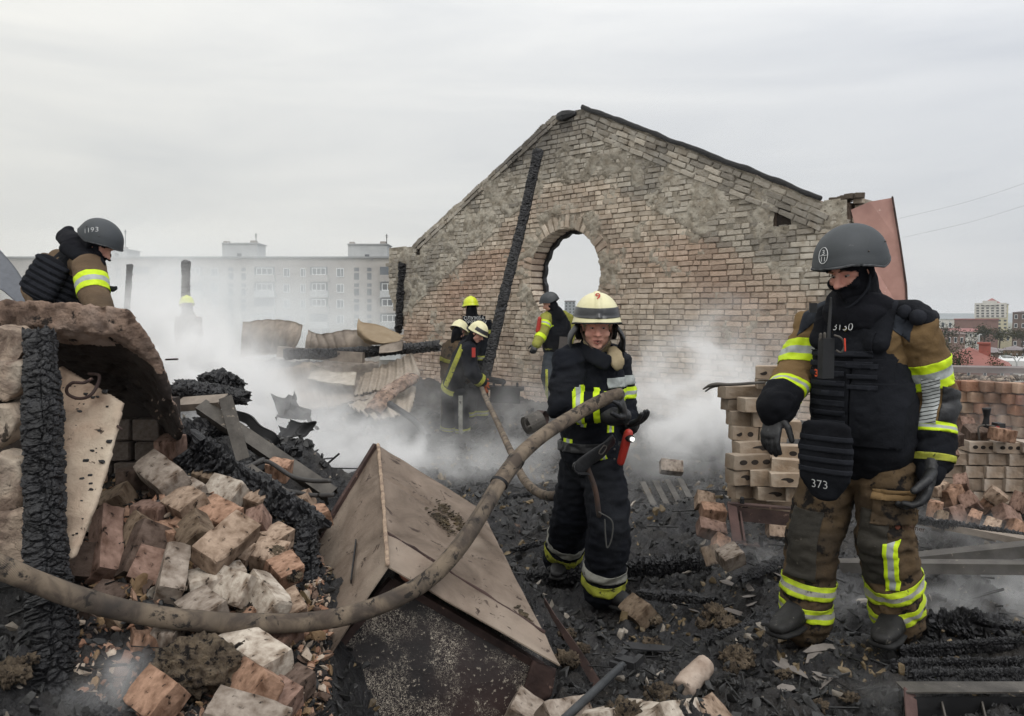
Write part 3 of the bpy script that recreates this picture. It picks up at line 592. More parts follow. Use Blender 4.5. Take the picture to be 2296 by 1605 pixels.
# ---------------- collapsed roofing in the middle distance ----------------
def patch(pts, nu, nv, thick=.012, noise_=.0, seed=0, prof=None):
    """a sheet spanned by rows of points (list of rows); prof(u,v) adds relief along the normal"""
    rows = [bez([P(*p) if len(p) == 3 and p[2] > 0 else p for p in r], nu) for r in pts]; rows = np.array(rows)
    g_ = np.array([bez([tuple(rows[j, i]) for j in range(len(rows))], nv) for i in range(nu+1)]); V = g_.reshape(-1, 3)
    Fq = grid(nu+1, nv+1); n = normals(V, Fq); u = np.repeat(np.linspace(0, 1, nu+1), nv+1); v = np.tile(np.linspace(0, 1, nv+1), nu+1)
    h = noise_*fbm(V*2.2, 4, seed) if noise_ else np.zeros(len(V))
    if prof is not None: h = h+prof(u, v)
    V = V+n*h[:, None]; k = len(V)
    V2 = np.vstack([V, V-n*thick]); Fs = [tuple(q) for q in Fq]+[tuple(q[::-1]+k) for q in Fq]
    ed = [i*(nv+1) for i in range(nu+1)]+[nu*(nv+1)+j for j in range(1, nv+1)]+[i*(nv+1)+nv for i in range(nu-1, -1, -1)]+[j for j in range(nv-1, 0, -1)]
    Fs += [(ed[i], ed[(i+1) % len(ed)], ed[(i+1) % len(ed)]+k, ed[i]+k) for i in range(len(ed))]
    return V2, Fs
def flatten_fc(Fs): return Fs
ridge = lambda n, a: (lambda u, v: a*np.abs(np.sin(u*n*math.pi))**6)
wave = lambda n, a: (lambda u, v: a*np.sin(u*n*2*math.pi))
def tile(nu, nv, a, b):      # metal tile pattern: waves across, a step at each course
    return lambda u, v: a*np.sin(u*nu*2*math.pi)+b*((v*nv+.06*np.sin(u*nu*2*math.pi)) % 1)
def sheet(name, rows, nu, nv, m, label, grp=None, **k):
    V, Fs = patch(rows, nu, nv, **k); return mk(name, V, Fs, m, smooth=True, label=label, cat='metal sheet', group=grp)
G_ = None
sheet('roof_sheet', [[(545,722,13.5),(600,716,13.2),(650,720,12.8),(678,728,12.4)], [(540,755,13.3),(600,752,12.9),(640,756,12.5),(668,765,12.2)], [(540,800,13.4),(590,795,13.1),(630,795,12.8),(648,800,12.6)]], 60, 14, M_roof, 'upright curved roofing sheet with faint ribs, leftmost of the roof sheets', prof=ridge(6, .014), noise_=.05, seed=2)
sheet('roof_sheet', [[(690,738,13.6),(720,750,13.2),(770,741,13),(830,742,12.8)], [(688,765,13.3),(730,775,13),(780,778,12.8),(835,778,12.6)], [(685,790,13.3),(730,795,13.1),(785,800,13),(838,798,12.8)]], 60, 12, M_roof, 'low crumpled ribbed sheet between the curved sheet and the curled tan sheet', prof=ridge(7, .018), noise_=.08, seed=5)
sheet('curled_roof_sheet', [[(804,713,13),(812,722,12.8),(840,726,12.8),(905,756,12.6)], [(800,735,12.6),(818,752,12.3),(850,765,12.2),(895,765,12.3)], [(800,752,12.6),(820,770,12.4),(852,774,12.3),(900,768,12.3)]], 40, 14, M_tan, 'curled tan roofing sheet with a sharp raised corner beside the gable wall', noise_=.05, seed=8)
sheet('fallen_gutter_sheet', [[(852,776,12.25),(880,769,12.2),(905,762,12.1)], [(850,792,12.1),(880,790,12.1),(902,785,12.1)]], 20, 6, M_roof, 'short grey folded sheet below the curled tan sheet', noise_=.03, seed=3)
def beam(px, py, Y, px2, py2, Y2, rad, label, name='charred_beam', cat='charred beam', grp=None, mid=None, **k):
    a, b = P(px, py, Y), P(px2, py2, Y2); p = [a]+([P(*q) for q in mid] if mid else [a.lerp(b, .5)+Vector((0, 0, .0))])+[b]
    return charred(p, rad, name, label=label, cat=cat, group=grp, **k)
beam(640,794,12.2, 984,775,12.6, .085, 'black burnt beam lying across the roof sheets to the gable wall', flatten=.9, seg=20, mid=[(800,790,12.3)], name='burnt_beam')
V, Fs = bar(P(625,788,12.4), P(815,802,12.2), .12, .16); mk('grey_purlin', V, Fs, M_roof, label='pale grey channel purlin lying just under the burnt beam', cat='beam')
sheet('flat_roof_sheet', [[(600,828,13),(680,812,13.2),(760,803,13.4),(850,812,13.2)], [(590,862,12.3),(690,850,12.4),(760,852,12.5),(850,842,12.4)], [(600,925,11.3),(700,915,11.3),(770,905,11.4),(860,890,11.6)]], 90, 24, M_roof, 'broad collapsed roof sheet with shallow ribs sloping down into the smoke', prof=ridge(15, .018), noise_=.10, seed=11, thick=.02)
sheet('tile_sheet', [[(808,845,12.2),(850,822,12.3),(890,806,12.4),(925,792,12.5)], [(800,866,11.9),(845,850,12.0),(890,842,12.0),(935,820,12.1)], [(793,884,11.6),(840,872,11.7),(880,868,11.7),(942,836,11.9)]], 96, 64, mat('pale_tile_sheet', '#978c7f', '#80766a', sc=5, rough=.6, bump=.15, bsc=20, spots='#6b5f53', sps=9, spt=.68), 'pale metal tile sheet with wavy courses, upper of the two tile sheets', prof=tile(7, 7, .02, .055), thick=.01)
sheet('tile_sheet', [[(780,905,11.4),(830,895,11.5),(880,880,11.6),(932,866,11.7)], [(800,915,11.0),(840,912,11.1),(880,905,11.1),(928,893,11.2)], [(845,935,10.6),(860,935,10.7),(890,928,10.7),(920,918,10.8)]], 72, 48, MATS['pale_tile_sheet'], 'lower metal tile sheet sagging under the ridge cap', prof=tile(5, 5, .02, .055), thick=.01)
pp = [P(835,925,10.8), P(868,885,11.1), P(905,860,11.4), P(925,848,11.6)]
V, Fs = loft(bez(pp, 40), .13, .07, seg=14, roundc=False); Vn = np.array(V); i_ = np.repeat(np.arange(41), 14); Vn[:, 2] += .02*np.abs(np.sin(i_*.45)); mk('ridge_cap', Vn, Fs, M_conc, label='half round ridge cap lying across the tile sheets', cat='ridge cap')
sheet('torn_sheet', [[(700,820,12.6),(745,830,12.2),(800,835,12)], [(690,850,12),(750,856,11.8),(795,865,11.6)]], 30, 8, mat('rubbed_white_sheet', '#8d8478', '#aaa399', sc=8, bump=.2), 'torn pale sheet strip beside the tile sheets', noise_=.08, seed=9)
sheet('buckled_black_sheet', [[(605,880,8.2),(640,862,8.1),(665,866,8.0),(690,900,7.9)], [(600,905,7.9),(640,893,7.8),(670,895,7.7),(700,915,7.7)], [(600,930,7.8),(640,928,7.7),(680,925,7.6),(715,925,7.6)]], 30, 14, flat('sooty_sheet', '#2b2b2d', .6, .3), 'buckled black sheet sticking out of the smoke before the roof sheets', noise_=.16, seed=12, prof=lambda u, v: .13*np.abs(np.sin(u*5+v*2.5))+.05*np.abs(np.sin(u*13-v*4)))
sheet('black_sheet_scrap', [[(625,955,6.2),(655,940,6.2),(690,950,6.1)], [(620,975,6.1),(660,972,6.1),(700,965,6.1)]], 16, 6, MATS['sooty_sheet'], 'small black sheet scrap in the dense smoke', noise_=.12, seed=13, prof=lambda u, v: .07*np.abs(np.sin(u*7+v*3)))
beam(873,905,9.6, 960,978,9.0, .035, 'thin burnt pipe slanting down left of the bending firefighter', name='burnt_pipe', cat='pipe', seg=12, amp=.05, mid=[(925,940,9.3)])
V, Fs = patch([[(-40,530,7.6),(0,562,7.5),(40,610,7.4),(66,655,7.3)], [(-40,640,7.2),(0,650,7.2),(20,665,7.2),(50,690,7.2)]], 24, 8, .01, noise_=.05, seed=4); mk('slanting_sheet', V, Fs, flat('smoky_grey_sheet', '#5d6066', .7), smooth=True, label='dark grey sheet slanting down at the left edge behind the man on the slab', cat='metal sheet')
# ---------------- charred timbers ----------------
pb_ = P(1083, 868, 11.9)
beam(1207,338,12.9, 1083,868,12.0, .082, 'tall charred timber leaning against the brick gable wall', name='leaning_timber', seg=28, amp=.14, mid=[(1172,495,12.7),(1130,665,12.3)], flatten=.8)
pw = [tuple(wpos(*wsz(905, 592), .02)), tuple(wpos(*wsz(900, 670), .03)), tuple(wpos(*wsz(896, 745), .03))]
charred(pw, .085, 'charred_post', label='charred post set in the left end of the brick gable wall', cat='post', seg=16, amp=.25)
beam(417,588,14.6, 414,830,14.6, .075, 'upright burnt post in the smoke above the distant yellow helmet', name='burnt_post', cat='post', seg=14); beam(291,594,11, 280,760,11, .04, 'short burnt post stub in the smoke beside the man on the slab', name='burnt_post', cat='post', seg=12, taper=[1,1,1])
# big log in the left foreground
charred([P(88,752,3.0), P(95,900,2.85), P(98,1080,2.75), P(105,1260,2.62), P(112,1420,2.5), P(112,1640,2.35)], .063, 'charred_log', label='thick charred log standing upright at the left edge, the hose crossing in front', cat='charred log', seg=120, ny=520, amp=.16, seed=8, taper=[.8,.95,1,.97,1.05,1.2,1.5])
beam(392,872,4.6, 553,893,4.5, .05, 'charred log end lying just right of the concrete slab, upper one', name='charred_log', cat='charred log', seg=48, amp=.2, mid=[(470,880,4.55)], taper=[1,1.1,1.05,.75], seed=31)
beam(360,975,4.3, 520,950,4.35, .06, 'sooty charred log under the upper log end beside the concrete slab', name='charred_log', cat='charred log', seg=48, amp=.2, mid=[(440,962,4.3)], seed=41)
beam(455,850,5.6, 548,868,5.5, .055, 'smoky burnt stump behind the upper log end', name='burnt_stump', cat='stump', seg=30, amp=.35, mid=[(500,852,5.5)], taper=[.8,1.2,1.1,.6], seed=51)
beam(425,1005,3.62, 712,1185,3.5, .066, 'fuzzy charred log slanting down to the tilted metal box', name='charred_log', cat='charred log', seg=56, amp=.34, mid=[(500,1050,3.62),(605,1115,3.55)], taper=[1.3,1,1,.9], seed=61)
beam(690,1165,3.5, 688,1390,3.1, .052, 'short charred log lying against the left side of the metal box', name='charred_log', cat='charred log', seg=64, amp=.3, mid=[(690,1270,3.3)], taper=[.8,1,1.1,1.2], seed=71)
beam(560,1075,3.7, 600,1200,3.45, .045, 'burnt timber stub stuck between the tumbled bricks', name='charred_stub', cat='charred log', seg=40, amp=.4, mid=[(580,1140,3.55)], seed=72)
beam(1165,1300,5.0, 1640,1252,4.9, .055, 'long charred log lying behind the central firefighter\'s boots', name='charred_log', cat='charred log', seg=48, amp=.3, mid=[(1400,1275,4.95)], seed=81)
beam(600,1020,4.4, 668,1015,4.4, .05, 'burnt block with two nails standing out of it', name='burnt_block', cat='burnt block', seg=30, amp=.4, mid=[(640,1020,4.4)], seed=91)
for a, b in (((610,1012,4.38),(597,992,4.36)), ((656,1010,4.38),(668,988,4.36))):
    V, Fs = loft([P(*a), P(*b)], .0035, seg=6); mk('nail', V, Fs, M_dark, label='nail standing out of the burnt block, %s' % ('left one' if a[0] == 610 else 'right one, longer'), cat='nail')
beam(1830,1400,4.0, 1990,1365,4.15, .05, 'charcoal beam lump behind the right firefighter\'s boot', name='charcoal_beam', cat='charred beam', seg=30, amp=.6, seed=92) if 0 else None
beam(2080,1400,3.55, 2290,1425,3.6, .055, 'blocky burnt beam behind the right firefighter\'s boot', name='burnt_beam', cat='charred beam', seg=44, amp=.6, mid=[(2180,1400,3.55)], seed=93)
beam(2030,1160,5.0, 2310,1205,4.6, .028, 'thin burnt batten slanting across the right steel beams', name='burnt_batten', cat='batten', seg=20, amp=.4, mid=[(2150,1180,4.8)], seed=94)
for k, (a, b) in enumerate((((2020,1462,3.3),(2320,1440,3.4)), ((2000,1495,3.15),(2320,1488,3.2)), ((2040,1520,3.05),(2320,1516,3.08)))):
    beam(*a, *b, .033, 'blackened plank lying at the right edge, %s of three above the steel angle' % ('uppermost', 'middle', 'lowest')[k], name='burnt_plank', cat='burnt plank', grp='burnt planks at the right edge', seg=36, amp=.3, flatten=.5, seed=100+k)
beam(1700,1480,3.35, 1745,1600,2.95, .028, 'thin charred stick near the right firefighter\'s front boot', name='charred_stick', cat='charred stick', seg=24, amp=.4, seed=110, mid=[(1722,1540,3.15)]) if 0 else None
beam(1468,1480,3.55, 1478,1560,3.3, .03, 'short charred stick beside the cylindrical mortar lump', name='charred_stick', cat='charred stick', seg=30, amp=.4, seed=111, mid=[(1500,1520,3.4)]) if 0 else None
for k, (a_, b_, r_, lab) in enumerate((((1120,1118,7.0), (1300,1092,7.4), .035, 'thin charred batten lying beyond the thin hose, left of the navy trousers'), ((1150,1232,5.6), (1235,1212,5.7), .035, 'short charred batten behind the metal box'), ((1430,1330,4.6), (1600,1345,4.2), .04, 'charred batten lying in front of the long charred log'),
    ((1560,1450,3.7), (1700,1395,3.85), .032, 'charred batten left of the right firefighter\'s boot'), ((1660,1300,4.2), (1790,1235,4.6), .04, 'charred timber poking out of the charcoal slope'), ((1420,1010,8.6), (1600,1030,8.0), .05, 'burnt beam in the smoke between the two near firefighters'), ((1480,1015,8.4), (1545,965,8.6), .04, 'burnt timber standing askew in the smoke by the block stack'), ((930,1010,9.4), (1010,992,9.8), .06, 'burnt lump of timber at the bending firefighter\'s feet'), ((720,1130,5.0), (800,1060,5.6), .05, 'charred timber behind the metal box, left'), ((480,1190,3.3), (560,1235,3.15), .03, 'charred stick between the bricks'), ((1250,1560,3.0), (1420,1545,3.05), .022, 'thin charred lath behind the bricks at the bottom'), ((150,1560,2.3), (260,1610,2.2), .03, 'charred stick at the bottom left'))):
    beam(*a_, *b_, r_, lab, name='charred_batten', cat='batten', seg=24, amp=.3, seed=300+k*7, flatten=.7, taper=[.7, 1, .9, .6])
# ---------------- concrete slab ----------------
def rough(V, F_, mt, amp, voxel, name, sm=1, seed=0, sc=6, parent=None, **kw):
    V2, F2, N2 = remesh([(V, F_)], voxel, sm); d = amp*fbm(V2*sc, 5, seed, .6); return mk(name, V2+N2*d[:, None], F2, mt, parent, smooth=True, **kw)
outer_ = [(-60,668),(60,668),(180,676),(290,690),(330,745),(362,800),(390,890),(412,965)]; inner_ = [(-60,730),(60,735),(180,745),(270,750),(312,786),(345,828),(375,900),(404,963)]
outb = [(-60,930),(60,930),(180,930),(300,935),(330,960),(350,980),(375,1000),(400,1010)]; inb = [(-60,965),(60,965),(180,965),(285,968),(310,985),(330,1000),(360,1020),(385,1030)]
def prism3(fr, bk):
    n = len(fr); V = [tuple(p) for p in fr]+[tuple(p) for p in bk]; Fs = [tuple(range(n)), tuple(range(2*n-1, n-1, -1))]+[(i, n+i, n+(i+1) % n, (i+1) % n) for i in range(n)]; return V, Fs
slab = empty('concrete_slab', P(200, 960, 3.8), 'broken concrete roof slab tilted over the brick heap at the left, sooty beneath', 'slab')
fr = [P(*p, 3.1+(.0 if i < 4 else .06*(i-3))) for i, p in enumerate(outer_)]+[P(*p, 3.1+(.0 if i < 4 else .06*(i-3))) for i, p in reversed(list(enumerate(inner_)))]
bk = [P(*p, 4.3) for p in outb]+[P(*p, 4.3) for p in reversed(inb)]
V, Fs = prism3(fr, bk); V2, F2, N2 = remesh([(V, Fs)], .0095, 1); d = .015*fbm(V2*9, 6, 3, .76)-.02*np.clip(fbm(V2*26, 3, 8)-.05, 0, 1)*2; V2 = V2+N2*d[:, None]
# soot on the underside, its deep shadow put into the same dark colour
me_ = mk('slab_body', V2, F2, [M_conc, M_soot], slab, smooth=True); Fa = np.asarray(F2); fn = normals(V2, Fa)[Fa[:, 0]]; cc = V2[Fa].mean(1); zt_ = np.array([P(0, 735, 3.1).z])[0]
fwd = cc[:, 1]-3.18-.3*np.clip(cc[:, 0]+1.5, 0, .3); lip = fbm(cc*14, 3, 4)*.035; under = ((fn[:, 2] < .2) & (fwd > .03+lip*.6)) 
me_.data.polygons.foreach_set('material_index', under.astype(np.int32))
V, Fs = loft([P(372,806,3.5), P(398,805,3.5)], .004, seg=8); V2_, F2_ = loft([P(383.6,806,3.5), P(385.2,806,3.5)], .019, seg=14, roundc=False); bo = mk('threaded_bolt', V, Fs, M_rust, slab); mk('washer', V2_, F2_, M_rust, bo)
V2_, F2_ = loft([P(391,805.6,3.5), P(393.5,805.6,3.5)], .010, seg=6, roundc=False); mk('nut', V2_, F2_, M_rust, bo)
# cavity behind: sooty brick wall of large blocks
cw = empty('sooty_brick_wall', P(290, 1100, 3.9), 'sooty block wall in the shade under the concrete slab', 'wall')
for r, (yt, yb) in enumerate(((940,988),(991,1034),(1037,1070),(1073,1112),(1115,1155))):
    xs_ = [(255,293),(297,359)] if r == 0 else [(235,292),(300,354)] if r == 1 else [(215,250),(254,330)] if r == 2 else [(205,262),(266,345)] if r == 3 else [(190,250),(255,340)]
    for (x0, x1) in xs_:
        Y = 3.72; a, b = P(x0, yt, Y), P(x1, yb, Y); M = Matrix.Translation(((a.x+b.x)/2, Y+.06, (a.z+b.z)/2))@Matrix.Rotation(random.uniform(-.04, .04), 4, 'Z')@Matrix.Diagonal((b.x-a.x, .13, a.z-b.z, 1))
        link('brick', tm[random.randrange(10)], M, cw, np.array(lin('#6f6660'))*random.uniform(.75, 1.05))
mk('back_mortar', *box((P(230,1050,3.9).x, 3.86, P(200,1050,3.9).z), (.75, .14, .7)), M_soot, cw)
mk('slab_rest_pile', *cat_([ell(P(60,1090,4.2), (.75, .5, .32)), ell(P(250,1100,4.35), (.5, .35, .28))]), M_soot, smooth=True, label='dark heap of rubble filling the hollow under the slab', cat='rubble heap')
SHB = [brick_np(40+i, ch=.25, jit=.15) for i in range(6)]
# plaster boards and stone lumps at the left edge
bd_ = [(132,820),(150,832),(270,905),(262,950),(232,1060),(205,1150),(160,1252),(60,1300),(40,1100),(90,900)]
yb_ = lambda x, y: 3.28-.0013*(y-820)-.0002*(x-130)
V, Fs = prism3([P(x, y, yb_(x, y)) for x, y in bd_], [P(x, y, yb_(x, y))+Vector((.005, .03, 0)) for x, y in bd_])
rough(np.array(V), Fs, M_board, .006, .008, 'plaster_board', seed=7, sc=10, label='tan plaster board leaning behind the thick charred log, a wire loop on it', cat='board')
bits = []; r = np.random.default_rng(8)
for i in range(70):
    x, y = r.uniform(135, 250), r.uniform(860, 1200)
    if x > 262-(y-960)*.35*(y > 960): continue
    v, f = SHB[i % 6]; bits.append((v*np.array((1, .6, .7))*r.uniform(.002, .022)+np.array(P(x, y, yb_(x, y)-.008)), f))
mk('charcoal_bits', *cat_(bits), M_char, kind='stuff', label='charcoal crumbs scattered on the tan board', cat='crumbs')
for k, (poly, Y, lab) in enumerate((
    ([(-20,728),(20,735),(62,778),(40,812),(-20,810)], 2.95, 'tan plaster piece at the left edge, uppermost under the slab'),
    ([(-20,812),(52,815),(38,880),(10,905),(-20,900)], 2.9, 'pitted plaster lump at the left edge, second from the top'),
    ([(-20,905),(20,910),(45,940),(18,985),(-20,1010)], 2.88, 'broken plaster lump at the left edge, middle of the column of lumps'),
    ([(-20,1022),(42,1030),(50,1090),(30,1160),(-20,1190)], 2.8, 'white flecked plaster lump at the left edge, lower one'),
    ([(-20,1160),(55,1150),(100,1260),(80,1320),(-20,1290)], 2.75, 'plaster lump at the left edge just above the hose'))):
    V, Fs = prism3([P(x, y, Y) for x, y in poly], [P(x, y, Y)+Vector((0, .12, .01)) for x, y in poly]); rough(np.array(V), Fs, M_plast, .022, .010, 'plaster_lump', 2, seed=k+3, sc=8, label=lab, cat='plaster lump', group='plaster lumps at the left edge')
# wire loop on the board
lp = [P(213,845,3.08),(P(205,850,3.06)),P(188,858,3.05),P(163,858,3.05),P(150,870,3.05),P(153,884,3.06),P(175,893,3.06),P(200,888,3.06),P(217,866,3.1),P(222,842,3.2),P(200,838,3.25)]
V, Fs = loft(bez(lp[1:], 80), .0062, seg=8); mk('rebar_loop', V, Fs, M_rust, label='bent loop of rusty reinforcing bar on the tan board', cat='rebar')
V, Fs = loft([P(250,945,3.15), P(272,962,3.05)], .005, seg=8); mk('rebar_stub', V, Fs, M_rust, label='short bar end sticking out of the sooty block wall', cat='rebar')
# ---------------- steel in the heap ----------------
def channel(a, b, w, h, t=.005, up=(0, 0, 1), name='steel_angle', m=None, **k):
    a = Vector(a); b = Vector(b); tt = (b-a).normalized(); u = Vector(up); s = tt.cross(u).normalized(); u = s.cross(tt).normalized()
    V, Fs = cat_([bar(a, b, w, t, up), bar(a+s*(w/2-t/2)-u*(h/2+t/2), b+s*(w/2-t/2)-u*(h/2+t/2), t, h, up)])
    if k.pop('two', False): V, Fs = cat_([(V, Fs), bar(a-s*(w/2-t/2)-u*(h/2+t/2), b-s*(w/2-t/2)-u*(h/2+t/2), t, h, up)])
    return mk(name, V, Fs, m or M_steel, **k)
channel(P(450,905,4.3), P(745,1105,4.0), .075, .05, up=(.5,-.9,.6), label='long grey steel channel running down from the slab to the metal box', cat='steel channel', two=True)
channel(P(556,1048,3.7), P(722,1168,3.55), .05, .05, up=(.3,-.8,.5), label='shorter grey steel angle lying below the long channel', cat='steel angle')
channel(P(400,900,4.5), P(500,893,4.3), .08, .04, up=(.1,-.6,.8), label='bent pale bracket on top of the steel channel, beside the log end', cat='bracket', m=M_roof)
channel(P(505,890,4.25), P(545,1030,4.1), .07, .05, up=(.2,-1,.1), label='upright broken channel piece under the long steel channel', cat='steel channel')
channel(P(545,1048,3.9), P(595,1046,3.9), .05, .012, up=(.1,-.5,.8), label='small dark plate crossing the charred log', cat='plate', m=M_dark)
sheet('twisted_strip', [[(512,918,4.7),(560,928,4.6),(590,955,4.5),(622,975,4.4),(615,1005,4.5),(570,1020,4.5)], [(515,940,4.65),(555,950,4.6),(580,978,4.5),(610,990,4.4),(612,1015,4.5),(575,1030,4.5)]], 60, 6, MATS['sooty_sheet'], 'dark twisted strip of sheet metal behind the long steel channel', noise_=.03, seed=3)
cb = flat('cable_black', '#3a3837', .7)
for k, (pp, lab) in enumerate((([(540,1048,3.9),(565,1045,3.85),(600,1035,3.85),(655,1068,3.8),(700,1078,3.75),(738,1078,3.7)], 'thick sooty cable curving under the steel channel'), ([(585,1098,3.7),(640,1100,3.75),(700,1110,3.75),(745,1110,3.75)], 'sooty cable lying below the steel angle'), ([(480,1090,3.7),(520,1062,3.7),(560,1045,3.8),(590,1030,3.9)], 'burnt cable crossing the fuzzy charred log'))):
    V, Fs = loft(bez([P(*q) for q in pp], 50), .011, seg=10); mk('burnt_cable', V, Fs, cb, smooth=True, label=lab, cat='cable', group='cables in the heap')
V, Fs = loft(bez([P(540,1065,3.4), P(536,1110,3.2), P(541,1155,3.1), P(538,1240,3.0)], 20), .0022, seg=5); mk('thin_wire', V, Fs, M_rust, label='thin wire hanging down over the tumbled bricks', cat='wire') if 0 else None
# ---------------- tumbled bricks ----------------
def loose_mesh(seed):
    bm = bmesh.new(); r = np.random.default_rng(seed); bmesh.ops.create_cube(bm, size=1)
    bmesh.ops.subdivide_edges(bm, edges=bm.edges[:], cuts=7, use_grid_fill=True)
    V = np.array([v.co[:] for v in bm.verts]); dims = np.array((.25, .12, .088)); q = V*dims
    # rounded, chipped edges
    e = np.abs(V)*2; k = np.sort(e, axis=1); edge = np.clip((k[:, 1]-.86)/.14, 0, 1); corner = np.clip((k[:, 0]-.5)/.5, 0, 1)*edge
    n = V/np.linalg.norm(V, axis=1)[:, None]; f = fbm(q*18+seed*3.1, 3, seed); cut = .0012+.011*np.clip(f+.05, 0, 1)
    q = q-n*(edge*cut*(1+corner))[:, None]; q += .0022*np.stack([fbm(q*30+seed, 2, seed+a) for a in range(3)], 1)
    if seed % 3 == 0:                       # a broken-off end
        lim = .06+.02*fbm(q*np.array((0, 14, 14)), 3, seed+5); q[:, 0] = np.where(q[:, 0] > lim, lim+(q[:, 0]-lim)*.12, q[:, 0])
    for v, c in zip(bm.verts, q): v.co = c
    me = bpy.data.meshes.new('tumbled_brick'); bm.to_mesh(me); bm.free(); me.materials.append(M_brickl); return me
LM = [loose_mesh(i) for i in range(12)]
BC = {'t': '#a38f7d', 'o': '#a3836e', 'r': '#8b7266', 'g': '#9c9186', 'w': '#bdb3a6', 'd': '#65564d', 'b': '#80705f'}
CN = {'t': 'tan', 'o': 'orange brown', 'r': 'reddish brown', 'g': 'greyish', 'w': 'white limed', 'd': 'dark sooty', 'b': 'brown'}
def brick_at(ax, ay, bx, by, Ya, Yb, roll, col, label, sc=1.0, w=1.0, grp='tumbled bricks of the left heap', mesh=None):
    """axis from pixel a to pixel b at the given depths; roll turns it about its axis"""
    a, b = P(ax, ay, Ya), P(bx, by, Yb); t = (b-a).normalized(); u = Vector((0, 0, 1)); s = u.cross(t)
    s = s.normalized() if s.length > .05 else Vector((1, 0, 0)); u = t.cross(s).normalized(); M = Matrix((t, s, u)).transposed()@Matrix.Rotation(R(roll), 3, 'X'); ln = (b-a).length
    M4 = (M@Matrix.Diagonal((max(ln, .05)/.25, sc*w, sc))).to_4x4(); M4.translation = (a+b)/2
    k = random.randrange(12) if mesh is None else mesh
    if ln > .2 and k % 3 == 0: k += 1
    return link('tumbled_brick', LM[k], M4, None, np.array(lin(BC[col]))*random.uniform(.85, 1.08), label=label, cat='brick', group=grp)
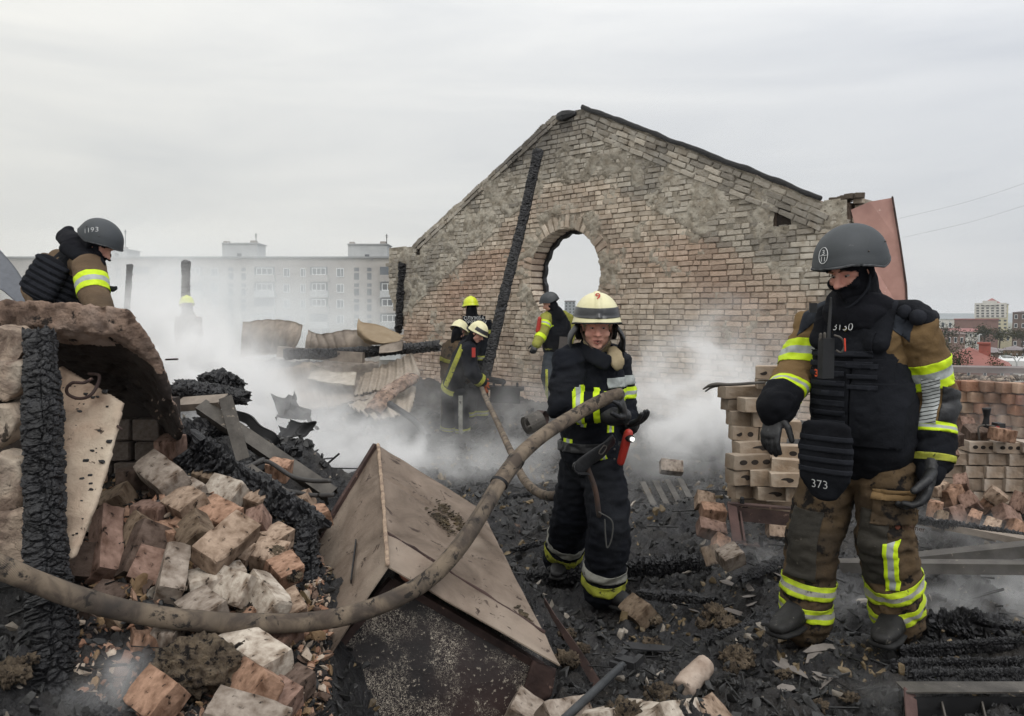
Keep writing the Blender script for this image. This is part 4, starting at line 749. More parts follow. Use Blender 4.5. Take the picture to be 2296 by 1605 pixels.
TBK = [ # ax ay bx by Ya Yb roll col label
 (357,1000,408,1002,3.65,3.65,10,'r','squared reddish brick at the end of the sooty block wall, top one'),
 (360,1035,410,1040,3.66,3.66,5,'o','orange brick under the squared reddish one at the block wall end'),
 (330,1040,395,1090,3.42,3.25,35,'g','greyish brick propped on end just right of the sooty wall'),
 (262,1075,352,1070,3.45,3.5,0,'d','dark sooty brick lying flat with mortar crumbs on top, below the block wall'),
 (215,1145,290,1110,3.3,3.3,20,'b','brown brick with crumbs, left of the tilted greyish one'),
 (385,1090,440,1120,3.45,3.35,20,'g','small greyish brick between the charred log and the propped brick'),
 (470,1095,540,1115,3.5,3.45,40,'w','pale half brick under the charred log'),
 (305,1150,370,1155,3.15,3.15,0,'r','reddish half brick above the upright brown bricks'),
 (395,1120,455,1150,3.22,3.1,30,'t','tan brick with a flat top in the middle of the heap'),
 (240,1150,232,1295,3.1,2.9,60,'r','long brown brick standing upright beside the leaning board'),
 (300,1180,335,1215,3.1,3.0,55,'b','brown brick leaning right of the long upright one'),
 (300,1300,345,1180,2.9,3.05,50,'d','dark brick leaning backward in the heap'),
 (318,1310,360,1215,2.85,2.95,40,'r','reddish brick leaning against the dark one'),
 (355,1205,420,1195,3.05,3.15,15,'o','orange brick lying flat behind the big tilted brick'),
 (405,1175,470,1205,3.15,3.05,15,'o','orange brown brick with a broken corner'),
 (455,1140,525,1175,3.2,3.15,25,'o','tan orange brick in the upper middle of the heap'),
 (455,1260,555,1175,2.85,3.05,30,'t','large tan brick tilted up in the middle of the heap'),
 (395,1240,375,1345,2.95,2.75,70,'g','greyish brick standing upright above the hose, with a smudge'),
 (420,1318,548,1290,2.85,2.95,5,'w','white limed brick lying flat above the hose, speckled black'),
 (478,1300,560,1330,2.9,2.85,60,'w','second white limed brick, right end by the tilted slab piece'),
 (570,1310,625,1380,2.95,2.8,65,'w','white faced brick leaning right above the hose'),
 (500,1230,560,1255,3.1,3.1,20,'t','pale brick half buried under crumbs'),
 (560,1180,610,1160,3.3,3.3,30,'r','reddish chunk near the burnt stub'),
 (600,1200,650,1225,3.3,3.25,10,'t','tan chunk above the short charred log'),
 (570,1240,640,1255,3.15,3.15,25,'t','tan broken brick right of the heap'),
 (620,1260,655,1300,3.1,3.05,10,'o','small orange chunk beside the short charred log'),
 (180,1300,205,1200,2.9,3.0,20,'d','dark brick edge beside the thick charred log'),
 (350,1420,420,1430,2.65,2.65,10,'g','flat greyish brick just below the hose'),
 (290,1440,360,1440,2.6,2.65,0,'o','orange brick below the hose with a dark hole in front'),
 (170,1480,300,1520,2.55,2.5,35,'r','big dull red block below the hose on the left'),
 (520,1430,625,1500,2.7,2.55,10,'w','long brick with a white limed top below the hose'),
 (500,1420,580,1400,2.8,2.8,20,'o','orange brick half hidden under the hose'),
 (600,1410,660,1440,2.85,2.8,20,'r','brown brick end between the hose and the metal box'),
 (545,1520,600,1560,2.55,2.4,50,'o','orange half brick under the white topped brick'),
 (320,1540,400,1600,2.35,2.25,40,'o','square orange brick at the bottom left, corner up'),
 (470,1590,640,1640,2.3,2.3,15,'g','wide pinkish slab of brick at the bottom edge'),
 (600,1560,670,1600,2.5,2.45,20,'r','dark red brick beside the foot of the metal box'),
 (640,1530,690,1560,2.6,2.55,15,'d','dark brick wedged under the metal box'),
 (200,1400,260,1370,2.7,2.8,20,'d','sooty brick lying behind the hose beside the thick log'),
 (250,1420,300,1390,2.65,2.75,45,'b','brown brick with a pitted face below the hose'),
 (430,1350,480,1390,2.8,2.7,20,'g','grey brick sloping under the hose'),
 (545,1110,600,1130,3.55,3.5,20,'t','tan brick next to the fuzzy charred log, right side'),
 (630,1340,660,1390,2.95,2.9,30,'t','pale chunk at the foot of the short charred log'),
 (700,1150,722,1180,3.7,3.6,20,'o','orange brick behind the steel angle near the box'),
 (600,1050,650,1058,3.95,3.95,10,'o','orange brick under the long steel channel'),
 (660,1140,700,1120,3.75,3.75,15,'t','tan brick crossed by the steel angle'),
 (340,1110,400,1080,3.4,3.45,50,'d','dark brick in the shade of the propped one'),
 (430,1170,445,1220,3.1,3.0,50,'b','brown brick behind the large tan one'),
 (210,1340,290,1350,2.8,2.8,10,'d','dark flat brick above the hose, left of the leaning bricks'),
 (440,1060,500,1080,3.6,3.6,25,'b','brown brick just under the charred log, left side'),
]
for t in TBK: brick_at(*t[:8], t[8], sc=1.0)
# smaller fragments: part of the heap nobody could count
def shard(seed, n=14):
    r = np.random.default_rng(seed); bm = bmesh.new(); p = r.normal(0, 1, (n, 3)); p /= np.linalg.norm(p, axis=1)[:, None]; p *= np.array((1, .75, .45))
    [bm.verts.new(v) for v in p]; bmesh.ops.convex_hull(bm, input=list(bm.verts)); bmesh.ops.delete(bm, geom=[v for v in bm.verts if not v.link_faces], context='VERTS'); bm.verts.index_update()
    o = np.array([v.co[:] for v in bm.verts]); f = [tuple(v.index for v in q.verts) for q in bm.faces]; bm.free(); return o, f
SH = [shard(i, 9+i % 4) for i in range(24)]
def scatter(name, xs, ys, sizes, cols, mt, seed, sink=.3, flat_=1.0, zf=None, **kw):
    r = np.random.default_rng(seed); z = gz(xs, ys) if zf is None else zf; V = []; Fs = []; C = []; n = 0
    for x, y, zz, s, c in zip(xs, ys, z, sizes, cols):
        v, f = SH[r.integers(0, 24)]; a = r.normal(0, 1, 4); a /= np.linalg.norm(a); w, i, j, k = a
        Q = np.array([[1-2*(j*j+k*k), 2*(i*j-k*w), 2*(i*k+j*w)], [2*(i*j+k*w), 1-2*(i*i+k*k), 2*(j*k-i*w)], [2*(i*k-j*w), 2*(j*k+i*w), 1-2*(i*i+j*j)]])
        q = (v*np.array((1, r.uniform(.5, 1), r.uniform(.35, 1)*flat_))*s)@Q.T; V.append(q+(x, y, zz+s*sink)); Fs += [tuple(int(m)+n for m in g) for g in f]; n += len(v); C.append(np.repeat(np.array(c)[None], len(v), 0))
    return mk(name, np.concatenate(V), Fs, mt, col=np.concatenate(C), kind='stuff', **kw)
def field(n, seed, ymin, ymax, amin=-42, amax=41, pw=1.0):
    r = np.random.default_rng(seed); y = ymin*(ymax/ymin)**(r.random(n)**pw); a = R(amin)+(R(amax)-R(amin))*r.random(n); return np.tan(a)*y, y, r
x, y, r = field(30000, 1, 2.0, 13); k = ~((x > 4.3) & (y > 7)); x, y = x[k], y[k]
s = (.006+.034*r.random(len(x))**3)*(.6+y*.14); g_ = fbm(np.stack([x*1.5, y*1.5, 0*x], 1), 3, 77)
c = np.where((g_[:, None] > .0) & (r.random((len(x), 1)) < .42), [lin('#857355')], np.where(r.random((len(x), 1)) < .05, [lin('#a39a8e')], [lin('#ffffff')])); c = c*(.7+.6*r.random((len(x), 1)))
M_frag = mat('rubble_fragment', '#ffffff', '#c9c0b8', sc=20, rough=.9, bump=.6, bsc=70, attr='Col', spots='#4a4540', sps=30, spt=.62)
dk = c[:, 0] > .50; c2 = np.where(dk[:, None], c*.020+.002, c*.75)
scatter('charcoal_rubble', x, y, s, c2, mat('fragment_mix', '#ffffff', '#b0aca8', sc=20, rough=.55, bump=.5, bsc=70, attr='Col', spec=.5), 2, label='loose charcoal and small rubble strewn over the burnt roof', cat='rubble')
# splinters, laths and wires strewn everywhere
r = np.random.default_rng(21); n = 1500; y = 2.4*(11/2.4)**r.random(n); a = R(-40)+R(80)*r.random(n); x = np.tan(a)*y; k = ~((x > 4.2) & (y > 6.5)); x, y = x[k], y[k]; zz = gz(x, y); parts = []; pc = []
for X, Y_, Z_ in zip(x, y, zz):
    L_ = r.uniform(.04, .22)*(.6+.12*Y_); M = Matrix.Rotation(r.uniform(0, 6.3), 3, 'Z')@Matrix.Rotation(r.normal(0, .22), 3, 'Y')@Matrix.Rotation(r.uniform(0, 3), 3, 'X'); w = r.uniform(.003, .012)
    v, f = box((X, Y_, Z_+.02), (L_, w, w*r.uniform(.4, 1)), M); parts.append((v, f)); g_ = r.random(); c = np.array(lin('#18181a')) if g_ < .8 else np.array(lin('#6d665e')) if g_ < .93 else np.array(lin('#55453c')); pc.append(np.repeat(c[None], 8, 0))
V, Fs = cat_(parts); mk('charred_splinters', V, Fs, M_chunk, col=np.concatenate(pc), kind='stuff', label='charred splinters, laths and bits of wire strewn over the ash', cat='splinters')
# brick crumbs over the left heap
r = np.random.default_rng(5); n = 9000; px = r.uniform(150, 730, n); py = r.uniform(1100, 1640, n)
Yg = np.interp(py, [1100, 1250, 1400, 1640], [3.7, 3.15, 2.8, 2.25]); xx = (px-CX)/F*Yg; 
keep = (py < 1330+(px-200)*.0) | (px > 430) | (r.random(n) < .35); xx, Yg = xx[keep], Yg[keep]; n = len(xx)
s = .005+.032*r.random(n)**2.8; pal = np.array([lin('#a98a76'), lin('#9d7863'), lin('#b3a596'), lin('#6b5a50'), lin('#8a7358'), lin('#3a3534')]); c = pal[r.integers(0, 6, n)]*(.8+.4*r.random((n, 1)))
scatter('brick_crumbs', xx, Yg, s, c, M_frag, 6, sink=.2, label='brick crumbs and plaster bits filling the left heap', cat='rubble')
r = np.random.default_rng(55); n = 420; px = r.uniform(190, 700, n); py = r.uniform(1110, 1420, n); Yg = np.interp(py, [1100, 1250, 1400, 1640], [3.7, 3.15, 2.8, 2.25])-.03; xx = (px-CX)/F*Yg
scatter('brick_fragments', xx, Yg, .018+.034*r.random(n)**1.6, (pal*.9)[r.integers(0, 5, n)]*(.75+.4*r.random((n, 1))), M_frag, 16, sink=.5, label='broken brick fragments wedged between the tumbled bricks', cat='rubble')
# ---------------- tilted metal box ----------------
bx = empty('metal_box', P(960, 1500, 3.1), 'overturned rusty sheet metal box with a black speckled end, crossed by the thick hose', 'metal box')
A, B, C_, D_, E_, G1 = P(848,998,4.05), P(869,1268,3.02), P(1256,1492,2.95), P(1078,1142,4.0), P(686,1550,2.86), P(716,1215,3.75)
def panel(a, b, c, d, nu, nv, th, amp, seed, extra=None):
    a, b, c, d = [np.array(q) for q in (a, b, c, d)]; u = np.linspace(0, 1, nu); v = np.linspace(0, 1, nv); U_, V_ = np.meshgrid(u, v, indexing='ij'); U_ = U_.ravel()[:, None]; V_ = V_.ravel()[:, None]
    p = a*(1-U_)*(1-V_)+b*(1-U_)*V_+c*U_*V_+d*U_*(1-V_); Fq = grid(nu, nv); n = normals(p, Fq); h = amp*fbm(p*3.2, 4, seed)
    if extra is not None: h = h+extra(U_[:, 0], V_[:, 0])
    edge = np.minimum(np.minimum(U_[:, 0], 1-U_[:, 0]), np.minimum(V_[:, 0], 1-V_[:, 0])); p = p+n*(h*np.clip(edge*12, .25, 1))[:, None]; p[:, 2] += np.where(edge < .001, .006*fbm(p*9, 2, seed+4), 0)
    k = len(p); V2 = np.vstack([p, p-n*th]); Fs = [tuple(q) for q in Fq]+[tuple(q[::-1]+k) for q in Fq]
    ed = [i*nv for i in range(nu)]+[(nu-1)*nv+j for j in range(1, nv)]+[i*nv+nv-1 for i in range(nu-2, -1, -1)]+[j for j in range(nv-2, 0, -1)]
    Fs += [(ed[(i+1) % len(ed)], ed[i], ed[i]+k, ed[(i+1) % len(ed)]+k) for i in range(len(ed))]; return V2, Fs
dent = lambda u, v: .012*np.exp(-((v-.30)/.015)**2)-.012*np.exp(-((v-.80-.06*u)/.02)**2)+.01*np.exp(-((u-.45)**2+(v-.5)**2)/.02)
V, Fs = panel(A, B, C_, D_, 70, 70, -.006, .012, 5, dent); mk('right_panel', V, Fs, M_box, bx, smooth=False)
V, Fs = panel(A, G1, E_, B, 50, 60, -.006, .012, 8); mk('left_panel', V, Fs, M_box, bx, smooth=False)
for (a, b, nm) in ((A, B, 'ridge_seam'),):
    V, Fs = loft(bez([tuple(Vector(a)+Vector((0, 0, .004))), tuple(Vector(a).lerp(Vector(b), .5)+Vector((.002, 0, .005))), tuple(Vector(b)+Vector((0, 0, .004)))], 60), .009, seg=8); V = V+.003*fbm(V*40, 2, 3)[:, None]; mk(nm, V, Fs, mat('flaking_seam', '#a3907c', '#6e5c50', sc=30, bump=.6, bsc=60), bx)
# folded back flange along the rear edge of the left panel, overlap seam on the right panel
V, Fs = bar(A+Vector((-.012, 0, 0)), G1+Vector((-.012, 0, 0)), .02, .03); mk('back_flange', V, Fs, M_rust, bx)
def onp(a, b, c, d, u, v): a, b, c, d = [Vector(q) for q in (a, b, c, d)]; return a*(1-u)*(1-v)+b*(1-u)*v+c*u*v+d*u*(1-v)
V, Fs = loft(bez([onp(A, B, C_, D_, .0, .78)+Vector((0, -.004, .006)), onp(A, B, C_, D_, .5, .80)+Vector((0, -.004, .006)), onp(A, B, C_, D_, 1, .84)+Vector((0, -.004, .006))], 60), .007, .004, ref=(1, 0, 0), seg=6); V = V+.004*fbm(V*20, 2, 3)[:, None]; mk('lap_seam', V, Fs, M_rust, bx)
dn = (C_-B).cross(Vector((0, 0, 1))).normalized(); 
# black end plate set back behind the front edges
Bp, Cp, Ep = P(880,1300,3.12), P(1216,1496,3.05), P(716,1500,2.98); Dp, Ep2 = P(1170,1640,2.98), P(740,1625,2.92)
pl = [Bp, Cp, Dp, Ep2, Ep]
M_end = mat('speckled_black_steel', '#120f10', '#1f1718', sc=5, rough=.5, bump=.3, bsc=30, c3='#2f2220', spots='#8f877b', sps=60, spt=.60)
# worm-like pale flakes: ridged noise masked by patches
t_ = M_end.node_tree; n_ = t_.nodes; l_ = t_.links; co_ = n_.new('ShaderNodeTexCoord'); b_ = n_['Principled BSDF']; src = b_.inputs['Base Color'].links[0].from_socket
ff = n_.new('ShaderNodeTexNoise'); ff.inputs['Scale'].default_value = 85; ff.inputs['Detail'].default_value = 2; ff.inputs['Distortion'].default_value = 1.2; l_.new(co_.outputs['Object'], ff.inputs[0])
m1 = n_.new('ShaderNodeMath'); m1.operation = 'SUBTRACT'; l_.new(ff.outputs[0], m1.inputs[0]); m1.inputs[1].default_value = .5; m2 = n_.new('ShaderNodeMath'); m2.operation = 'ABSOLUTE'; l_.new(m1.outputs[0], m2.inputs[0])
m3 = n_.new('ShaderNodeMapRange'); m3.inputs[1].default_value = .012; m3.inputs[2].default_value = .03; m3.inputs[3].default_value = 1; m3.inputs[4].default_value = 0; l_.new(m2.outputs[0], m3.inputs[0])
f2 = n_.new('ShaderNodeTexNoise'); f2.inputs['Scale'].default_value = 5; f2.inputs['Detail'].default_value = 5; l_.new(co_.outputs['Object'], f2.inputs[0]); m4 = n_.new('ShaderNodeMapRange'); m4.inputs[1].default_value = .47; m4.inputs[2].default_value = .56; l_.new(f2.outputs[0], m4.inputs[0])
m5 = n_.new('ShaderNodeMath'); m5.operation = 'MULTIPLY'; l_.new(m3.outputs[0], m5.inputs[0]); l_.new(m4.outputs[0], m5.inputs[1]); mxn = n_.new('ShaderNodeMix'); mxn.data_type = 'RGBA'; l_.new(m5.outputs[0], mxn.inputs[0]); l_.new(src, mxn.inputs[6]); mxn.inputs[7].default_value = (*lin('#a59c8e'), 1); l_.new(mxn.outputs[2], b_.inputs['Base Color'])
V, Fs = prism3(pl, [p+Vector((.02, .35, .06)) for p in pl]); mk('end_plate', V, Fs, M_end, bx)
mk('end_rim', *cat_([bar(Bp, Cp, .03, .03), bar(Bp, Ep, .03, .03)]), M_rust, bx)
# red-brown rags of the frame showing at the open corner and the lower right corner
V, Fs = ell(P(915,1290,3.06), (.05, .04, .018), Matrix.Rotation(.5, 3, 'Y')); V = V+.006*fbm(V*25, 3, 2)[:, None]; mk('rusty_bracket', V, Fs, mat('orange_rust', '#8a5c4a', '#6c4438', sc=12, bump=.5), bx, smooth=True)
V, Fs = prism3([P(1195,1480,3.0), P(1245,1500,2.98), P(1235,1560,2.98), P(1190,1590,3.0), P(1175,1540,3.0)], [P(1195,1480,3.12), P(1245,1500,3.1), P(1235,1560,3.1), P(1190,1590,3.1), P(1175,1540,3.1)]); rough(np.array(V), Fs, M_rust, .01, .008, 'crushed_corner', 1, seed=4, parent=bx)
for k, (u0, v0, w0, h0) in enumerate(((.62, .28, .17, .05), (.50, .40, .10, .04), (.9, .80, .05, .03))):   # crusts of burnt insulation
    r = np.random.default_rng(k+60); pt = []; Vx = []
    nn = 130 if k < 2 else 50
    for i in range(nn):
        u = u0+r.normal(0, w0*.45); v = v0+r.normal(0, h0*.8)+(u-u0)*.15; q = onp(A, B, C_, D_, min(max(u, .02), .98), v); sh, f = SH[i % 24]; s_ = r.uniform(.004, .013); pt.append((sh*s_+np.array(q)+(0, -.004, .008), f))
    V, Fs = cat_(pt); mk('burnt_crust', V, Fs, mat('burnt_crust', '#4a4030', '#2b2620', sc=30, bump=.5, c3='#5d4f38'), bx, kind='stuff')
V, Fs = bar(onp(A, G1, E_, B, .55, .35)+Vector((-.012, -.008, 0)), onp(A, G1, E_, B, .78, .42)+Vector((-.012, -.008, 0)), .005, .02); mk('tear', V, Fs, M_dark, bx)
mk('box_underside', *prism3([P(715,1330,3.5), P(1090,1330,3.7), P(1180,1560,3.2), P(740,1600,3.1)], [P(715,1330,3.5)+Vector((.1,.1,-.4)), P(1090,1330,3.7)+Vector((0,.1,-.4)), P(1180,1560,3.2)+Vector((0,.1,-.3)), P(740,1600,3.1)+Vector((0,.1,-.3))]), M_soot, bx)
# ---------------- hoses ----------------
M_hose = mat('woven_hose', '#857767', '#574d45', lo=.42, hi=.62, sc=12, rough=.95, bump=.0, spots='#35312e', sps=13, spt=.575, c3='#48423e', dist=.6)
t_ = M_hose.node_tree; n_ = t_.nodes; l_ = t_.links; b_ = n_['Principled BSDF']; uvn = n_.new('ShaderNodeAttribute'); uvn.attribute_name = 'hose'; 
w_ = n_.new('ShaderNodeTexWave'); w_.inputs['Scale'].default_value = 1; w_.inputs['Distortion'].default_value = .6; l_.new(uvn.outputs['Vector'], w_.inputs[0]); bp = n_.new('ShaderNodeBump'); bp.inputs['Strength'].default_value = .8; bp.inputs['Distance'].default_value = .004
l_.new(w_.outputs['Fac'], bp.inputs['Height']); l_.new(bp.outputs[0], b_.inputs['Normal'])
def hose(pts, rad, name, label, n=400, seg=36, cat='hose', **k):
    pb = bez([P(*p) if len(p) == 3 else p for p in pts], n); wob = 1+.035*fbm(pb*3, 3, 4); V, Fs = loft(pb, rad*wob, rad*wob*.97, ref=(0, 0, 1), seg=seg, roundc=True)
    V = V+.0016*fbm(V*22, 3, 6)[:, None]
    o = mk(name, V, Fs, M_hose, smooth=True, label=label, cat=cat, **k); m = len(V)//seg; a = o.data.attributes.new('hose', 'FLOAT_VECTOR', 'POINT'); i = np.repeat(np.arange(m), seg); j = np.tile(np.arange(seg), m)
    L_ = np.linalg.norm(np.diff(pb, axis=0), axis=1).sum(); t = i/m*L_; ph = j/seg*2*math.pi
    d = np.stack([(t*210+ph*4)*.33, 0*t, 0*t], 1); a.data.foreach_set('vector', d.astype(np.float32).ravel()); return o
HP = [(-220,1190,2.25),(0,1272,2.35),(100,1312,2.42),(200,1348,2.48),(300,1372,2.56),(400,1388,2.62),(500,1396,2.68),(600,1398,2.74),(700,1393,2.80),(800,1374,2.86),(900,1335,2.93),(970,1290,3.0),(1030,1225,3.1),(1080,1150,3.25),(1125,1075,3.45),(1165,1022,3.62),(1220,974,3.8),(1290,930,4.0),(1350,897,4.12),(1387,884,4.18)]
hs = empty('fire_hose', P(600, 1398, 2.74), 'thick dusty woven fire hose sweeping from the left edge up into the central firefighter\'s hands', 'hose')
h_ = hose(HP, .0345, 'hose_body', None, cat=None); h_.parent = hs; h_.matrix_parent_inverse = hs.matrix_basis.inverted()
for q0, q1 in (((1118,1086,3.425),(1121,1080,3.435)), ((1154,1036,3.6),(1158,1031,3.62))):
    V, Fs = loft([P(*q0), P(*q1)], .040, seg=24, roundc=False); mk('wire_clamp', V, Fs, M_dark, hs)
V, Fs = loft(bez([P(1117,1087,3.43), P(1138,1057,3.52), P(1158,1030,3.62)], 12), .0372, seg=26, roundc=False); mk('dark_sleeve', V, Fs, mat('dark_hose_sleeve', '#5a514a', '#433d39', sc=8, rough=.9, bump=.3), hs)
hose([(1078,862,11.5),(1088,890,10.6),(1112,940,9.0),(1135,990,7.8),(1150,1022,7.0),(1172,1070,6.2),(1200,1100,5.7),(1232,1112,5.4),(1262,1105,5.2),(1285,1088,5.1),(1296,1060,5.05),(1300,1030,5.0)], .033, 'fire_hose', 'second fire hose running from the bending man down to the central firefighter', seg=18)
# ---------------- people ----------------
def cloth_mat(name, c1, c2, soot=.6, c3=None, sp='#1d1b1a', bsc=60):
    return mat(name, c1, c2, sc=6, rough=.95, bump=.45, bsc=bsc, spots=sp, sps=9, spt=soot, c3=c3, bd=.008, spec=.15)
M_navy = cloth_mat('navy_turnout_cloth', '#101218', '#171a21', .7, '#202226'); M_khaki = cloth_mat('khaki_turnout_cloth', '#7a6446', '#6a5539', .72, '#5d4b34')
M_khakid = cloth_mat('sooty_khaki_cloth', '#5d4d39', '#463a2d', .55, '#2e2a25'); M_blk = cloth_mat('black_vest_cloth', '#101115', '#16181d', .80, '#1c1e23', '#3a3c40')
M_blk2 = cloth_mat('black_webbing', '#1e2025', '#26282e', .75); M_skin = mat('skin', '#d4a592', '#c6917f', sc=14, rough=.6, bump=.1, bsc=80, c3='#c98f80')
M_lime = mat('lime_reflective', '#c6e01c', '#b3cf22', sc=20, rough=.55, bump=.2, bsc=90, spots='#7d8a2a', sps=22, spt=.68); M_silv = mat('silver_reflective', '#a3a8a6', '#8b908e', sc=20, rough=.45, bump=.2, bsc=90, spots='#6d6f6c', sps=25, spt=.66)
M_limed = mat('dirty_lime_reflective', '#a3a63a', '#7f8136', sc=14, rough=.7, bump=.3, bsc=60, spots='#33321f', sps=18, spt=.58); M_silvd = mat('dirty_silver_reflective', '#9a9a92', '#7b7a72', sc=14, rough=.6, bump=.3, bsc=60, spots='#3c3a35', sps=18, spt=.6)
M_cream = mat('cream_helmet', '#d2cda6', '#c2bc94', sc=9, rough=.4, bump=.1, bsc=50, spots='#8a8466', sps=28, spt=.67, spec=.5); M_yel = mat('yellow_helmet', '#c9d321', '#b5bf22', sc=9, rough=.35, bump=.1, bsc=50, spots='#4c4f18', sps=40, spt=.68, spec=.5)
M_helm = mat('matt_grey_helmet', '#3b3f43', '#33373a', sc=7, rough=.65, bump=.1, bsc=120, c3='#4a4c4e', spots='#55575a', sps=20, spt=.68, spec=.4); M_leather = mat('black_leather', '#1a1b1d', '#242528', sc=14, rough=.5, bump=.3, bsc=60, spots='#3c3d3f', sps=16, spt=.66, spec=.45)
M_boot = mat('dusty_boot', '#161616', '#242322', sc=12, rough=.6, bump=.3, bsc=50, spots='#5d5952', sps=22, spt=.62); M_visor = flat('smoked_visor', '#26272a', .3, 0, .6)
M_balac = cloth_mat('black_knit', '#121318', '#1a1b20', .8); M_hood = cloth_mat('cream_knit_hood', '#a89a7e', '#8d8067', .70); M_red = flat('red_plastic', '#a83228', .45); M_lens = flat('torch_lens', '#ffffff', .2, emit=1.2)
M_white = flat('white_paint_mark', '#c9cbcc', .7); M_orange = flat('orange_paint_mark', '#d1502a', .7); M_redp = flat('red_paint_mark', '#a8382e', .6); M_eye = flat('eye_white', '#a39a94', .4); M_iris = flat('dark_iris', '#2c2622', .3); M_lip = flat('lip', '#8c5048', .6); M_olive = cloth_mat('olive_collar', '#6f6438', '#5b522e', .8); M_yj = cloth_mat('dirty_lime_cloth', '#8e8f45', '#7b7a3c', .66, '#62602f', '#4a4828')
VV = lambda *a: Vector(a)
def PP(t): return P(*t)
def cloth(parts, vox, amp, m, name, parent, seed=0, sm=3, fr=(7, 7, 15), **kw):
    V, Fq, N_ = remesh(parts, vox, sm)
    q = V*np.array(fr); w = 1-2*np.abs(fbm(q+1.3*fbm(V*4, 2, seed+3)[:, None], 3, seed)); w2 = fbm(V*np.array((16, 16, 9)), 3, seed+7)
    w3 = 1-2*np.abs(fbm(V*np.array((15, 15, 26))+2*fbm(V*7, 2, seed+9)[:, None], 2, seed+11)); V = V+N_*(amp*(w*.9+w2*.5+w3*.45))[:, None]
    o = mk(name, V, Fq, m, parent, smooth=True, **kw); o['_'] = 0; del o['_']; return o, (V, np.asarray(Fq))
def region(vf, planes, near=None, off=.004, name='reflective_band', m=None, parent=None, split=None, thick=.0025, **kw):
    """lift a piece of a garment's own surface off as a separate layer"""
    V, Fq = vf; V = np.asarray(V); keep = np.ones(len(V), bool)
    if near is not None:
        a, b, r_ = near; a = np.array(a); b = np.array(b); d = b-a; t = np.clip(((V-a)@d)/max(d@d, 1e-9), 0, 1); keep &= np.linalg.norm(V-(a+t[:, None]*d), axis=1) < r_
    for co, no in planes: keep &= ((V-np.array(co))@np.array(no)) < .05
    fk = keep[Fq].all(1); Fk = Fq[fk]
    if len(Fk) < 3: return None
    NN = normals(V, Fq); ids, inv = np.unique(Fk, return_inverse=True); inv = inv.reshape(Fk.shape); bm = bmesh.new(); vs = [bm.verts.new(tuple(p)) for p in V[ids]+NN[ids]*off]
    for f in inv:
        try: bm.faces.new([vs[i] for i in f])
        except ValueError: pass
    for co, no in planes: bmesh.ops.bisect_plane(bm, geom=bm.verts[:]+bm.edges[:]+bm.faces[:], plane_co=tuple(co), plane_no=tuple(no), clear_outer=True)
    if not bm.faces: bm.free(); return None
    if split:
        c, n, h = split
        for k in (-h, h): bmesh.ops.bisect_plane(bm, geom=bm.verts[:]+bm.edges[:]+bm.faces[:], plane_co=tuple(Vector(c)+Vector(n)*k), plane_no=tuple(n))
        for f in bm.faces:
            if abs((f.calc_center_median()-Vector(c)).dot(Vector(n))) < h: f.material_index = 1
    me = bpy.data.meshes.new(name); 
    for f in bm.faces: f.smooth = True
    bm.normal_update(); bm.to_mesh(me); bm.free()
    for x in (m if isinstance(m, (list, tuple)) else [m]): me.materials.append(x)
    o = bpy.data.objects.new(name, me); COL.objects.link(o); o.parent = parent; o.matrix_parent_inverse = parent.matrix_basis.inverted()
    if thick: s = o.modifiers.new('t', 'SOLIDIFY'); s.thickness = thick; s.offset = -1
    return setp(o, **kw)
def band(vf, a, b, t, w, parent, m=None, tilt=(0, 0, 0), r=.16, off=.004, sp=6, name='reflective_band', **k):
    a, b = Vector(a), Vector(b); n = ((b-a).normalized()+Vector(tilt)).normalized(); c = a.lerp(b, t); m = m or [M_lime, M_silv]
    return region(vf, [(c+n*w/2, n), (c-n*w/2, -n)], (c, c, r), off, name, m, parent, split=(c, n, w/sp) if len(m) > 1 and sp else None, **k)
def frame_(fwd, up=(0, 0, 1)):
    f = Vector(fwd).normalized(); u = Vector(up); r_ = f.cross(u).normalized(); u = r_.cross(f).normalized(); return Matrix((r_, f, u)).transposed()     # x right hand of the person, y forward, z up
def headparts(c, M, s=1.0):
    L_ = lambda x, y, z: Vector(c)+M@(Vector((x, y, z))*s)
    A = np.array(M); E = lambda p, r_: ell(L_(*p), tuple(q*s for q in r_), A, 18, 12); LF = lambda ps, rs, rd=None: loft([L_(*p) for p in ps], [q*s for q in rs], None if rd is None else [q*s for q in rd], ref=M.col[0], seg=12)
    return [E((0, -.008, .035), (.077, .097, .085)), E((0, .018, -.035), (.064, .070, .080)), E((0, .060, -.098), (.026, .024, .02)), LF([(-.05, .020, -.075), (0, .062, -.108), (.05, .020, -.075)], [.02, .02, .02]),
            LF([(0, .086, .012), (0, .098, -.012), (0, .112, -.033)], [.010, .011, .014]), E((-.014, .096, -.037), (.009, .011, .008)), E((.014, .096, -.037), (.009, .011, .008)),
            LF([(-.052, .066, .020), (-.022, .085, .024), (.022, .085, .024), (.052, .066, .020)], [.010, .011, .011, .010]), E((-.040, .062, -.032), (.026, .022, .024)), E((.040, .062, -.032), (.026, .022, .024)),
            LF([(-.024, .080, -.066), (0, .090, -.063), (.024, .080, -.066)], [.004, .007, .004]), LF([(-.021, .079, -.078), (0, .088, -.080), (.021, .079, -.078)], [.004, .008, .004]),
            E((-.079, -.008, -.012), (.009, .018, .030)), E((.079, -.008, -.012), (.009, .018, .030))]
